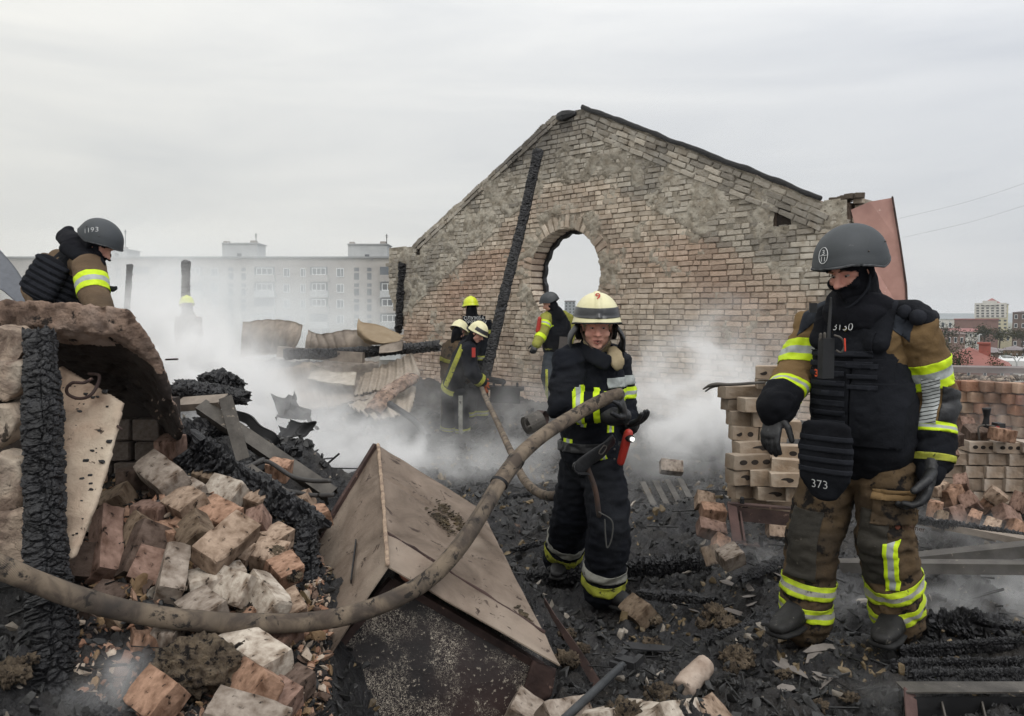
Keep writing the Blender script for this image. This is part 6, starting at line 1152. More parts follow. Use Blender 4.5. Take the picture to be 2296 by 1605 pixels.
for q, t0 in (('L', .80), ('R', .66)):
    a, b = J['kn'+q], J['an'+q]; band(tv, a, b, t0-.10, .055, tr, [M_silvd], r=.15, sp=0, off=.005); band(tv, a, b, t0+.09, .06, tr, [M_limed], r=.16, sp=0, off=.005, label='grimy yellow band')
# belt with wide leather flap and pry-bar handle
be = region(jv, [(pl+up_*.055, up_), (pl+up_*.0, -up_)], (pl, pl, .3), .010, 'belt', M_leather, pc_, thick=.006)
for k in range(5): mk('eyelet', *ell(P(1378+(k % 2)*12, 985+k*11, 4.42), (.006, .003, .006)), M_steel, jk)
fa = mk('belt_flap', *loft(bez([P(1375, 985, 4.36), P(1350, 1010, 4.33), P(1320, 1030, 4.30), P(1292, 1055, 4.29)], 16), [.05, .052, .045, .04], [.010]*4, ref=(.5, 0, .8), seg=14), M_leather, pc_, smooth=True)
mk('buckle', *loft(bez([P(1354, 998, 4.28), P(1360, 1003, 4.28), P(1350, 1018, 4.27), P(1343, 1014, 4.27), P(1354, 998, 4.28)], 24), .0028, seg=6), M_steel, fa)
mk('flap_strap', *loft(bez([P(1318, 1062, 4.3), P(1292, 1058, 4.27), P(1290, 1040, 4.30), P(1305, 1035, 4.33)], 20), [.028]*21, [.004]*21, ref=(0, 1, 0), seg=10), M_leather, fa)
ba = mk('tool_handle', *loft(bez([P(1318, 1050, 4.34), P(1335, 1100, 4.33), P(1343, 1155, 4.34)], 12), .0145, seg=12), mat('worn_handle', '#4a3a32', '#2c2a2a', sc=12, bump=.3), pc_, smooth=True)
mk('handle_cord', *loft(bez([P(1343, 1148, 4.32), P(1372, 1168, 4.30), P(1372, 1205, 4.30), P(1362, 1228, 4.31), P(1358, 1205, 4.31), P(1356, 1165, 4.31)], 40), .004, seg=6), flat('grey_cord', '#4a4a48', .9), ba)
# torch
to = mk('torch', *loft([P(1392, 1035, 4.42), P(1405, 985, 4.40), P(1409, 972, 4.39)], [.022, .026, .026], seg=16), M_red, pc_, smooth=True); mk('torch_head', *loft([P(1404, 980, 4.40), P(1416, 984, 4.36)], .021, seg=16, roundc=False), flat('torch_black', '#1a1a1c', .5), to); mk('torch_lens', *loft([P(1416.5, 984, 4.355), P(1419, 985, 4.345)], .012, seg=16, roundc=False), M_lens, to)
# hood, collar, helmet
h, nb = J['head'], J['neck']
hd = headparts(h, HM, 1.12)[:4]+[loft([h+HM@VV(0, -.02, -.05), nb+up_*.02], [.075, .085], seg=16)]; V, Fq, N_ = remesh(hd, .006, 3); lc = (V-np.array(h))@np.array(HM); e = ((lc[:, 0]/.069)**2+((lc[:, 2]+.035)/.092)**2 < 1) & (lc[:, 1] > 0); mk('knit_hood', V, Fq[~e[Fq].any(1)], M_hood, pc_, smooth=True)
cloth([loft(bez([P(1372, 782, 4.50), P(1378, 794, 4.46), P(1384, 810, 4.43), P(1388, 826, 4.43)], 24), [.026, .040, .042, .024], [.010, .013, .013, .008], ref=(1, .1, .5), seg=14)], .008, .005, M_hood, 'hood_drape', pc_, 45)
cloth([loft(bez([P(1310, 768, 4.62), P(1305, 785, 4.5), P(1335, 800, 4.42), P(1362, 815, 4.42)], 24), [.045]*5, [.014]*5, ref=(.2, .1, 1), seg=14), loft(bez([P(1392, 770, 4.62), P(1395, 790, 4.55), P(1386, 812, 4.5)], 14), [.035]*3, [.012]*3, ref=(.2, .1, 1), seg=14)], .008, .004, M_navy, 'collar', pc_, 46)
hl, hv, hc = fire_helmet(h+VV(0, 0, .012), HM, pc_, 1.04); decal('9', campt(1341, 664, hv), axes(VV(0, -1, .3)), .062, M_redp, hl, hv, .004, .0012)
for s_ in (-1, 1):
    mk('neck_guard', *loft(bez([h+HM@VV(s_*.108, -.01, .0), h+HM@VV(s_*.145, -.02, -.06), h+HM@VV(s_*.150, -.015, -.135)], 12), [.06, .075, .06], [.012, .014, .012], ref=(0, 1, .2), seg=14), M_leather, hl, smooth=True)
    mk('chin_strap', *loft(bez([h+HM@VV(s_*.088, .01, -.0), h+HM@VV(s_*.075, .05, -.06), h+HM@VV(s_*.02, .088, -.122), h+HM@VV(0, .09, -.125)], 20), .0045, seg=8), flat('strap_brown', '#4a3c34', .8), hl)
mk('back_guard', *loft(bez([h+HM@VV(-.11, -.05, -.03), h+HM@VV(0, -.13, -.04), h+HM@VV(.11, -.05, -.03)], 20), [.05]*21, [.01]*21, ref=(0, 0, 1), seg=12), M_leather, hl, smooth=True)
# arms end: gloves round the hose and stretched out
glove(P(1398, 930, 4.24), (P(1386, 872, 4.12)-P(1398, 930, 4.24)), (-1, .1, .1), (-.2, -1, .1), pc_, .62, 1.08); mk('glove_cuff', *loft(bez([P(1345, 918, 4.40), P(1375, 934, 4.32), P(1398, 932, 4.25)], 8), [.062, .052, .042], seg=16), M_leather, pc_, smooth=True)
glove(P(1405, 955, 4.60), (P(1458, 935, 4.45)-P(1405, 955, 4.60)), (.1, -.3, 1), (-.2, -1, .4), pc_, .30, 1.12); mk('glove_cuff', *loft(bez([P(1388, 960, 4.68), P(1412, 955, 4.58)], 6), [.062, .05], seg=16), M_leather, pc_, smooth=True)
boot(J['anL'], P(1412, 1366, 4.48), pc_, 1.1, flat('black_boot', '#1b1b1c', .6)); boot(J['anR'], P(1252, 1288, 4.95), pc_, 1.05, MATS['black_boot'])

# ======== man on the slab at the left, back turned ========
J = joints(dict(head=(222,548,5.48), neck=(178,578,5.58), chest=(152,632,5.6), pelvis=(112,730,5.6), shL=(118,592,5.75), shR=(200,598,5.42), elL=(80,650,5.7), elR=(212,665,5.30), wrL=(120,720,5.4), wrR=(235,715,5.1),
                hipL=(95,755,5.7), hipR=(130,755,5.5), knL=(100,880,5.65), knR=(140,880,5.45), anL=(95,985,5.75), anR=(135,985,5.55)))
pe = empty('person', P(120, 1010, 5.65), 'firefighter with grey combat helmet and black vest bending forward behind the tilted slab', 'person', 'firefighters on the burnt roof')
HM = frame_((.82, -.12, -.62), (.5, 0, 1)); bd = skinbody(J, HM, pe, .009); jk, jv = jacket(J, pe, cloth_mat('brown_turnout_cloth', '#6b5a48', '#5a4b3c', .72, '#4c4034'), [.18, .18, .175, .19, .17, .10], [.125, .125, .125, .13, .12, .09], .095, .012, .007, .0, 51); trousers(J, pe, M_khakid, vox=.016, seed=52)
band(jv, J['shR'], J['elR'], .66, .125, jk, [M_lime, M_silv], r=.14)
tn = (J['shR']-J['shL']).normalized(); ax_ = (J['neck']-J['pelvis']).normalized(); bk_ = ax_.cross(tn).normalized(); bk_ = bk_ if bk_.z > 0 or bk_.y < 0 else -bk_
ch, pl, nb = J['chest'], J['pelvis'], J['neck']
ve, vv = cloth([loft([pl+ax_*.02, pl.lerp(ch, .6), ch, ch.lerp(nb, .6)], [.19, .20, .20, .16], [.155, .16, .155, .12], ref=tn, seg=28, sq=.75), loft([P(118,590,5.40), P(82,655,5.38)], [.12, .125], [.035, .035], ref=(1, 0, .5), seg=20, sq=.6), loft(bez([P(150,552,5.45), P(178,572,5.40), P(208,592,5.38)], 10), [.055]*3, [.03]*3, seg=12)], .011, .006, M_blk, 'armour_vest', pe, 53)
for k in range(7):
    c0 = P(120-k*7.5, 592+k*12.5, 5.36); ax2 = (P(118,590,5.4)-P(82,655,5.38)).normalized(); region(vv, [(c0+ax2*.013, ax2), (c0-ax2*.013, -ax2), (P(160, 600, 5.4), VV(1, 0, .3)), (P(100,620,5.5), VV(0, 1, 0))], None, .005, 'webbing_strip', M_blk2, ve)
cloth([loft(bez([P(148,530,5.6), P(165,545,5.5), P(195,572,5.45), P(222,590,5.42)], 12), [.06, .075, .07, .04], [.05, .06, .06, .04], seg=16), loft([P(150,512,5.6), P(158,545,5.55)], [.035, .07], [.012, .03], ref=(1, 0, 0), seg=12)], .010, .007, M_balac, 'hood', pe, 55)
V, Fq, N_ = remesh(headparts(J['head'], HM, 1.10)+[loft([J['head']+HM@VV(0, -.02, -.05), J['neck']], [.08, .10], seg=16)], .009, 2); lc = (V-np.array(J['head']))@np.array(HM); e = ((lc[:, 0]/.06)**2+((lc[:, 2])/.032)**2 < 1) & (lc[:, 1] > .02); mk('balaclava', V, Fq[~e[Fq].any(1)], M_balac, pe, smooth=True)
hl, hv, hc = combat_helmet(J['head'], HM, pe, 1.0); decal('1193', P(165+22, 508, 5.3), axes(VV(-.3, -1, .3), VV(-.25, 0, 1)), .05, M_white, hl, hv, .004, -.001)
mk('vest_strap', *loft(bez([P(238,642,5.4), P(252,648,5.35), P(262,645,5.33)], 8), [.012, .02, .012], [.004]*3, ref=(0, 0, 1), seg=10), M_blk2, ve)
glove(J['wrR'], VV(.5, -.2, -1), (0, 1, 0), (1, 0, 0), pe, .5, 1.1, vox=.008); glove(J['wrL'], VV(.5, -.4, -1), (0, 1, 0), (1, 0, 0), pe, .5, 1.1, vox=.008); boot(J['anR'], P(165, 1010, 5.4), pe); boot(J['anL'], P(125, 1010, 5.6), pe)

# ======== the distant group ========
def crew(label, Jd, fwd, up, jm, tm_, helm, bands=(), extra=None, sd=60, hs=1.0, face=False, rw=.19, arm=.085, hem=.0, toe=(.15, -.1), gm=None):
    J = joints(Jd); m_ = (J['anL']+J['anR'])/2; e = empty('person', (m_.x, m_.y, m_.z-.1), label, 'person', 'firefighters on the burnt roof')
    HM = frame_(fwd, up); bd = skinbody(J, HM, e, .010)
    if face: faceparts(J['head'], HM, bd)
    jk, jv = jacket(J, e, jm, [rw, rw, rw*.95, rw*1.02, rw*.9, .09], [.14, .14, .135, .14, .12, .085], arm, .016, .010, hem, sd); tr, tv = trousers(J, e, tm_, .11, .10, .095, .018, .010, sd+1)
    for (o_, a, b, t, w, mm) in bands: band(jv if o_ == 'j' else tv, J[a], J[b], t, w, jk if o_ == 'j' else tr, mm, r=.30 if 'chest' in (a, b) else .16, off=.006)
    if helm == 'combat': hl = combat_helmet(J['head'], HM, e, hs)
    else: hl = fire_helmet(J['head'], HM, e, hs, M_cream if helm == 'cream' else M_yel)
    V, Fq = loft([J['head']+HM@VV(0, -.03, -.03), J['neck']-Vector((0, 0, .03))], [.085, .10], seg=14); mk('neck_cover', V, Fq, M_balac, e, smooth=True)
    for q in 'LR':
        d = J['wr'+q]-J['el'+q]; glove(J['wr'+q], d, (0, 1, -.2), (0, 0, 1), e, .8, 1.1, m=gm or M_leather, vox=.012)
        t_ = J['an'+q]+Vector((toe[0], toe[1], -.10)); boot(J['an'+q], t_, e, 1.0)
    return e, J, HM, jk, jv, tr, tv, hl
LD = [M_limed, M_silvd]
e, J, HM, jk, jv, tr, tv, hl = crew('firefighter in navy coat and cream helmet bending over the thin hose with orange gloves', dict(head=(1071,747,11.35), neck=(1052,772,11.5), chest=(1036,805,11.6), pelvis=(1015,865,11.7), shL=(1040,778,11.85), shR=(1052,784,11.25), elL=(1062,835,11.7), elR=(1056,838,11.15), wrL=(1078,862,11.5), wrR=(1080,855,11.25),
    hipL=(1006,885,11.85), hipR=(1030,885,11.55), knL=(1008,925,11.85), knR=(1035,928,11.5), anL=(1003,968,11.9), anR=(1038,972,11.55)), (.75, -.42, -.5), (.3, 0, 1), M_navy, M_navy, 'cream',
    (('j', 'elR', 'wrR', .80, .06, [M_limed]), ('t', 'knR', 'anR', .80, .07, LD), ('t', 'knL', 'anL', .80, .06, LD)), sd=60, face=True, rw=.235, hem=.10, arm=.10, gm=flat('orange_glove', '#b05a34', .8))
ax_ = (J['chest']-J['pelvis']).normalized(); c0 = J['pelvis']-ax_*.03; region(jv, [(c0+ax_*.035, ax_), (c0-ax_*.035, -ax_)], None, .008, 'reflective_band', [M_limed], jk)
c0 = P(1010, 830, 11.4); sdv = (P(1035, 830, 11.4)-P(1000, 830, 11.4)).normalized(); t1, t2 = P(1035, 778, 11.3), P(996, 870, 11.4); dd = (t2-t1).normalized(); sd_ = Vector((dd.z, 0, -dd.x)).normalized(); md = t1.lerp(t2, .5)
region(jv, [(md+sd_*.035, sd_), (md-sd_*.035, -sd_), (t2, dd), (t1, -dd), (J['chest'], VV(0, 1, 0))], None, .008, 'reflective_stripe', [M_limed], jk)
md = J['hipR'].lerp(J['anR'], .5); region(tv, [(md+VV(.03, 0, 0), VV(1, 0, 0)), (md-VV(.03, 0, 0), VV(-1, 0, 0)), (J['hipR'], up_), (J['hipR']+VV(0, -.02, 0), VV(0, 1, 0))], (J['hipR'], J['anR'], .2), .008, 'reflective_stripe', [M_silvd], tr)
mk('radio', *box(P(1062, 790, 11.05), (.05, .03, .13)), M_red, e)
e, J, HM, jk, jv, tr, tv, hl = crew('firefighter in brown coat and cream helmet stooping, half hidden behind the bending one', dict(head=(1030,742,12.2), neck=(1024,765,12.3), chest=(1014,795,12.35), pelvis=(1010,850,12.4), shL=(1005,775,12.5), shR=(1030,778,12.15), elL=(998,815,12.4), elR=(1035,820,12.1), wrL=(1015,845,12.2), wrR=(1050,850,12.0),
    hipL=(1002,868,12.5), hipR=(1022,868,12.3), knL=(1005,910,12.4), knR=(1026,910,12.2), anL=(1003,950,12.5), anR=(1026,952,12.3)), (.45, .6, -.5), (0, 0, 1), M_khakid, M_khakid, 'cream', (('j', 'chest', 'pelvis', .2, .06, [M_yj]),), sd=64, hs=1.0, rw=.2)
decal('9', P(1034, 738, 12.0), axes(VV(.2, -1, .1)), .10, M_redp if 0 else flat('dark_mark', '#33302c', .7), hl[0], hl[1], .006)
e, J, HM, jk, jv, tr, tv, hl = crew('firefighter with bright yellow helmet seen from behind beside the leaning timber', dict(head=(1055,688,12.9), neck=(1058,708,12.9), chest=(1064,742,12.9), pelvis=(1068,810,12.9), shL=(1040,722,12.9), shR=(1090,722,12.9), elL=(1036,765,12.8), elR=(1094,770,12.8), wrL=(1050,800,12.6), wrR=(1085,812,12.7),
    hipL=(1056,825,12.9), hipR=(1080,825,12.9), knL=(1052,880,12.8), knR=(1080,880,12.9), anL=(1052,940,12.9), anR=(1080,940,12.9)), (-.4, .85, -.2), (0, 0, 1), M_navy, M_navy, 'yellow', (('j', 'chest', 'pelvis', .05, .06, [M_limed]), ('j', 'chest', 'pelvis', .88, .07, LD), ('t', 'knL', 'anL', .75, .08, LD), ('t', 'knR', 'anR', .75, .08, LD)), sd=68)
bp_ = mk('back_panel', *box(P(1063, 718, 12.66), (.36, .02, .14)), M_blk, e); decal('СЛУЖБА', P(1063, 713.5, 12.63), axes(VV(0, -1, 0)), .075, M_white, bp_, None, .004); decal('ПОРЯТУНКУ', P(1063, 722.5, 12.63), axes(VV(0, -1, 0)), .066, M_white, bp_, None, .004)
e, J, HM, jk, jv, tr, tv, hl = crew('firefighter with lime sleeve and black vest standing at the round opening', dict(head=(1232,680,12.2), neck=(1243,697,12.25), chest=(1250,728,12.3), pelvis=(1245,785,12.3), shL=(1225,712,12.2), shR=(1272,712,12.35), elL=(1217,745,12.05), elR=(1278,750,12.3), wrL=(1203,772,11.9), wrR=(1270,785,12.2),
    hipL=(1235,800,12.25), hipR=(1256,800,12.35), knL=(1228,845,12.1), knR=(1254,850,12.3), anL=(1242,890,12.1), anR=(1256,905,12.3)), (-.85, .2, -.35), (0, 0, 1), M_yj, mat('teal_navy_cloth', '#232a31', '#2b333b', sc=8, bump=.4), 'combat', (('j', 'shL', 'elL', .55, .09, [M_lime, M_silv]), ('j', 'elL', 'wrL', .45, .07, [M_lime])), sd=72)
cloth([loft([J['pelvis']+up_*.05, J['chest']-up_*.05, J['chest'], J['neck']-up_*.03], [.20, .205, .20, .13], [.165, .165, .16, .12], ref=(1, .1, 0), seg=24, sq=.75)], .016, .008, M_blk, 'armour_vest', e, 73)
c0 = P(1262, 782, 12.05); mk('belt_pouch', *box(c0, (.13, .05, .36), Matrix.Rotation(.1, 3, 'Y')), flat('grey_pouch', '#4f4a47', .9), e); mk('torch', *loft([P(1210, 714, 12.0), P(1206, 742, 12.0)], [.03, .035], seg=12), M_red, e)
md = J['knL']; region(tv, [(md+VV(.0, 0, 0), VV(1, 0, 0)), (md+VV(-.04, 0, 0), VV(-1, 0, 0)), (md+up_*.12, up_), (md+VV(0, .05, 0), VV(0, 1, 0))], (md, J['anL'], .3), .008, 'reflective_stripe', [M_limed], tr)
crew('far firefighter with pale yellow helmet, only the helmet showing above the dense smoke', dict(head=(419,684,14.2), neck=(421,702,14.3), chest=(421,730,14.3), pelvis=(421,790,14.3), shL=(405,712,14.3), shR=(440,712,14.3), elL=(402,750,14.3), elR=(443,750,14.3), wrL=(408,785,14.2), wrR=(438,785,14.2),
    hipL=(412,803,14.3), hipR=(430,803,14.3), knL=(411,850,14.3), knR=(431,850,14.3), anL=(411,897,14.3), anR=(431,897,14.3)), (-.5, .8, -.3), (0, 0, 1), M_khakid, M_khakid, 'yellow', (), sd=76)
# ---------------- hollow block stack at the right ----------------
M_block = mat('pale_block', '#ffffff', '#d8cec4', sc=9, rough=.95, bump=.7, bsc=40, attr='obj', spots='#8d8176', sps=18, spt=.66, c3='#c9bdb0')
def block_mesh(seed, holes):
    """a pressed hollow brick, openings in the front face are flat dark discs"""
    L_, W_, H_ = .25, .12, .088; r = np.random.default_rng(seed); bm = bmesh.new(); bmesh.ops.create_cube(bm, size=1)
    for v in bm.verts: v.co = Vector((v.co.x*L_, v.co.y*W_, v.co.z*H_))
    bmesh.ops.bevel(bm, geom=bm.edges[:], offset=.006, segments=1)
    for v in bm.verts: v.co += Vector(r.normal(0, .0018, 3))
    me = bpy.data.meshes.new('hollow_block'); 
    for (x0, x1, z0, z1) in holes:
        c = Vector(((x0+x1)/2, -W_/2-.0012, (z0+z1)/2)); n0 = len(bm.verts); ring_ = [bm.verts.new(c+Vector(((x1-x0)/2*math.cos(t), 0, (z1-z0)/2*math.sin(t)))) for t in np.linspace(0, 2*math.pi, 13)[:-1]]; cen = [bm.verts.new(c+Vector(((x1-x0)/2*.86*math.cos(t), .0006, (z1-z0)/2*.86*math.sin(t)))) for t in np.linspace(0, 2*math.pi, 13)[:-1]]
        f = bm.faces.new(ring_[::-1]); f.material_index = 1  # flat face, dark colour stands for the shade inside the hole
    bm.to_mesh(me); bm.free(); me.materials.append(M_block); me.materials.append(flat('hole_shade', '#2c2622', 1)); return me
def rough_block(seed):
    r_ = np.random.default_rng(seed); bm = bmesh.new(); bmesh.ops.create_cube(bm, size=1); bmesh.ops.subdivide_edges(bm, edges=bm.edges[:], cuts=3, use_grid_fill=True); V = np.array([v.co[:] for v in bm.verts]); q = V*(.25, .12, .088)
    q += .004*np.stack([fbm(q*22+seed*5, 3, seed+a) for a in range(3)], 1)-V*(.012*np.clip(fbm(q*16+seed, 2, seed)-.05, 0, 1))[:, None]
    for v, c in zip(bm.verts, q): v.co = c
    me = bpy.data.meshes.new('brick'); bm.to_mesh(me); bm.free(); me.materials.append(M_block); return me
RBM = [rough_block(i) for i in range(5)]
BM = [block_mesh(1, []), block_mesh(2, [(-.095, -.045, -.015, .017), (-.022, .025, -.015, .017), (.05, .1, -.015, .017)]), block_mesh(3, [(-.05, .06, -.018, .018)]), block_mesh(4, [(-.09, -.03, -.02, .014), (.02, .08, -.02, .014)])]
def blk(px0, px1, pt, pb, Y, yaw, k, tone, lab, dep=1.0, grp='hollow blocks of the right stack', parent=None, col=None, nm='hollow_block', mats=None):
    a, b = P(px0, pt, Y), P(px1, pb, Y); yaw += 0 if parent else random.uniform(-.14, .14); M = Matrix.Translation(((a.x+b.x)/2+(0 if parent else random.uniform(-.012, .012)), Y+.06+random.uniform(-.012, .012), (a.z+b.z)/2))@Matrix.Rotation(yaw, 4, 'Z')@Matrix.Rotation(random.uniform(-.04, .04), 4, 'Y')@Matrix.Diagonal(((b.x-a.x)/.25/max(.5, math.cos(yaw)), dep, (a.z-b.z)/.088*.97, 1))
    c = np.array(lin(col or '#a09384'))*tone
    if parent: return link('brick', RBM[random.randrange(5)] if k == 0 else BM[k], M, parent, c)
    return link(nm, RBM[random.randrange(5)] if k == 0 else BM[k], M, None, c, label=lab, cat='block', group=grp)
S_ = [(1706,1770,821,850,5.25,-.25,3,1.05,'hollow block standing on top of the stack, two round holes in its end'),(1708,1770,851,872,5.35,-.2,0,.95,'block just under the topmost hollow block, behind the crowbar'),
 (1618,1705,866,894,5.45,.1,0,.85,'broken brown block on which the crowbar rests, overhanging the stack at the left'),(1668,1745,894,925,5.3,.15,2,1.0,'crumbling hollow block by the glove, second course'),(1632,1680,896,922,5.45,.1,0,.62,'dark ribbed tile end jutting out under the overhanging block'),
 (1640,1700,922,955,5.4,.1,0,.8,'broken block jutting out, third course at the left'),(1690,1760,925,958,5.35,.1,2,.95,'broken hollow block, third course'),
 (1644,1700,957,988,5.35,.05,3,.95,'hollow block with a round hole, fourth course left'),(1700,1760,960,992,5.35,.05,0,1.0,'plain pale block, fourth course beside the glove'),
 (1652,1745,990,1020,5.3,.05,2,.95,'block with one long slot, fifth course'),(1744,1800,945,985,5.5,-.2,0,1.05,'pale smooth block behind the lowered glove'),
 (1643,1740,1021,1054,5.2,.2,1,.82,'brownish block with three slots, sixth course left'),(1735,1800,1000,1030,5.2,-.3,3,1.1,'pale block with a slot, fifth course right'),
 (1636,1690,1055,1088,5.2,.1,2,.85,'block with a dark slot, seventh course left'),(1690,1740,1056,1092,5.15,-.1,0,1.1,'smooth pale block, seventh course middle'),(1745,1800,1031,1060,5.1,-.25,0,1.15,'long pale block sloping down to the right, sixth course'),(1735,1800,1062,1092,5.05,-.2,2,1.12,'pale block with a dark slot, seventh course right'),
 (1642,1705,1089,1118,5.25,.1,0,.92,'plain block, eighth course left'),(1702,1775,1093,1122,5.15,-.1,2,.98,'brown block with an oval slot, eighth course middle'),(1770,1800,1094,1125,5.1,-.2,0,1.1,'pale block, eighth course right'),
 (1650,1715,1119,1146,5.3,.1,3,.9,'lowest block of the stack, half behind the steel frame'),(1715,1780,1124,1150,5.3,0,0,.95,'lowest plain block of the stack behind the steel frame'),(1780,1820,1126,1150,5.3,0,0,1.0,'lowest block of the stack beside the trouser leg')]
for s in S_: blk(*s[:8], s[8])
mk('crowbar', *cat_([loft(bez([P(1577,872,5.2), P(1592,864,5.18), P(1610,861,5.18), P(1640,862,5.2), P(1712,857,5.28)], 30), [.008, .012, .012, .010, .010], [.005, .011, .012, .010, .010], ref=(0, 1, 0), seg=10), loft(bez([P(1582,877,5.22), P(1596,868,5.21), P(1612,864,5.2)], 12), [.005, .008, .008], seg=8)]), M_steel, label='steel crowbar with a forked claw lying on the broken block at the stack', cat='crowbar', smooth=True)
# steel frame in front of the stack
fr_ = empty('steel_stand', P(1710,1180,4.9), 'rusty steel angle frame standing in the charcoal before the block stack', 'steel stand')
mk('rail', *cat_([bar(P(1632,1128,4.95), P(1800,1142,4.85), .055, .012), bar(P(1632,1150,4.93), P(1800,1166,4.83), .012, .085)]), M_rust, fr_); mk('leg', *cat_([bar(P(1640,1128,4.93), P(1655,1230,4.8), .055, .012, up=(0, -1, 0)), bar(P(1655,1128,4.96), P(1668,1215,4.83), .012, .05, up=(0, 1, 0))]), mat('reddish_steel', '#594440', '#41322f', sc=9, bump=.3), fr_)
mk('foot_plate', *bar(P(1650,1216,4.8), P(1705,1222,4.75), .07, .012), M_rust, fr_); mk('bolt', *loft([P(1706,1222,4.74), P(1706,1206,4.74)], .014, seg=8), M_dark, fr_); mk('bolt', *loft([P(1664,1128,4.93), P(1664,1118,4.93)], .014, seg=8), M_dark, fr_)
# broken bricks left of the frame
for k, (ax, ay, bx_2, by, Y, col, lab) in enumerate(((1572,1145,1625,1150,5.3,'o','orange brown broken brick at the top left of the steel frame leg'),(1565,1180,1625,1195,5.15,'r','jagged brown brick left of the steel frame leg'),(1600,1215,1640,1235,4.95,'o','orange brick fragment at the foot of the steel frame'),(1560,1120,1600,1128,5.5,'t','tan brick lying above the broken ones left of the frame'),(1480,1045,1530,1050,7.0,'g','pale brick lying in the smoke on the ash'),(1720,1185,1775,1190,5.2,'t','tan brick inside the steel frame'),(1575,1250,1615,1240,4.9,'b','small brick behind the long charred log'))):
    brick_at(ax, ay, bx_2, by, Y, Y, 15+k*9, col, lab, grp='broken bricks near the steel frame')
# ---------------- right parapet and block wall ----------------
pw_ = empty('brick_parapet', P(2220, 1000, 6.9), 'broken brick parapet wall at the right edge with the town behind it', 'wall')
for r_ in range(6):
    z0 = 852+r_*24.5; x = 2118-random.uniform(0, 30)
    while x < 2330:
        w = random.choice((36, 44, 24, 40)); yy = 6.9-(x-2100)*.003
        c = random.choice(('#b59a86', '#a9826c', '#9f7260', '#bba692', '#8f7565')); blk(x, x+w-1.5, z0+(x-2118)*.05, z0+22.5+(x-2118)*.05, yy, -.10, 0, random.uniform(.75, 1.1), '', 1.6, parent=pw_, col=c); x += w
mk('parapet_core', *box((P(2215,930,7.15).x+.1, 7.2, P(2215,930,7.1).z-.2), (1.15, .3, .95), Matrix.Rotation(-.1, 3, 'Z')), M_mortar if 0 else MATS['wall_core'], pw_)
mk('metal_coping', *bar(P(2100,826,7.4), P(2330,830,7.3), .3, .05), mat('coping_sheet', '#77706e', '#686160', sc=3, bump=.1), pw_)
r = np.random.default_rng(3); n = 420; px = r.uniform(2100, 2320, n); Yg = r.uniform(6.8, 7.2, n); xx = (px-CX)/F*Yg; top = np.array([P(p, 848, 7.0).z for p in px]); c = np.array([lin('#7d7268'), lin('#5d544d'), lin('#9d9184')])[r.integers(0, 3, n)]
scatter('parapet_rubble', xx, Yg, .012+.03*r.random(n)**2, c, M_frag, 4, zf=top+.05*fbm(np.stack([xx*3, Yg*3, 0*xx], 1), 2, 1), label='mortar rubble lying on top of the broken parapet', cat='rubble')
bw = empty('block_wall', P(2210, 1100, 5.7), 'low wall of large pale blocks behind the lowered glove of the right firefighter', 'wall')
for r_, (yt, yb, x0) in enumerate(((988,1012,2170),(1014,1040,2078),(1042,1068,2070),(1070,1098,2066),(1100,1124,2090))):
    x = x0
    while x < 2330: w = 46 if r_ else 60; blk(x, x+w-2, yt+(x-2070)*.015, yb+(x-2070)*.015, 5.6-(x-2070)*.0008, -.05, 1 if r_ == 0 else 0, random.uniform(.85, 1.1), '', 1.5, parent=bw, col='#ab9f93'); x += w
mk('wall_core', *box((P(2200,1080,5.9).x+.08, 5.84, P(2200,1060,5.9).z-.1), (.82, .12, .35)), MATS['wall_core'], bw)
for k, (ax, ay, bx_2, by, Y, col, lab) in enumerate(((2225,972,2268,978,5.4,'o','orange brick lying on the block wall right of the cutting tool'),(2120,985,2160,980,5.5,'d','dark broken brick on the block wall beside the sleeve'),(2165,972,2210,970,5.6,'d','sooty flat brick on the block wall below the cutting tool'),(2105,1010,2150,1018,5.45,'r','jagged dull red brick at the left end of the block wall'),(2150,955,2190,960,5.75,'r','brown brick crumbling behind the sooty one'))):
    brick_at(ax, ay, bx_2, by, Y, Y, 12*k, col, lab, grp='bricks lying on the block wall')
RP = ['upper left', 'upper middle, left piece', 'centre', 'middle, leaning right', 'left side, half way down', 'lower left', 'lower middle', 'upper right, largest', 'right side', 'lowest at the right', 'lowest in the middle', 'lowest at the left', 'topmost at the right', 'topmost in the middle']
for k, (ax, ay, bx_2, by, Y, col) in enumerate(((2085,1100,2120,1085,5.3,'t'),(2120,1120,2160,1098,5.25,'o'),(2160,1135,2200,1115,5.2,'r'),(2205,1120,2235,1150,5.2,'o'),(2080,1140,2120,1150,5.15,'o'),(2125,1160,2165,1150,5.1,'r'),(2170,1160,2205,1172,5.05,'o'),(2215,1100,2262,1135,5.15,'t'),(2240,1150,2290,1175,5.0,'r'),(2262,1180,2300,1200,4.9,'o'),(2205,1180,2250,1195,4.95,'t'),(2095,1165,2130,1175,5.0,'b'),(2270,1120,2310,1135,5.1,'r'),(2140,1085,2180,1080,5.35,'r'))):
    brick_at(ax, ay, bx_2, by, Y, Y+random.uniform(-.08, .08), random.uniform(0, 90), col, 'broken %s brick, %s of the rubble under the block wall' % (CN[col], RP[k]), grp='rubble bricks below the block wall', mesh=(k*3) % 12)
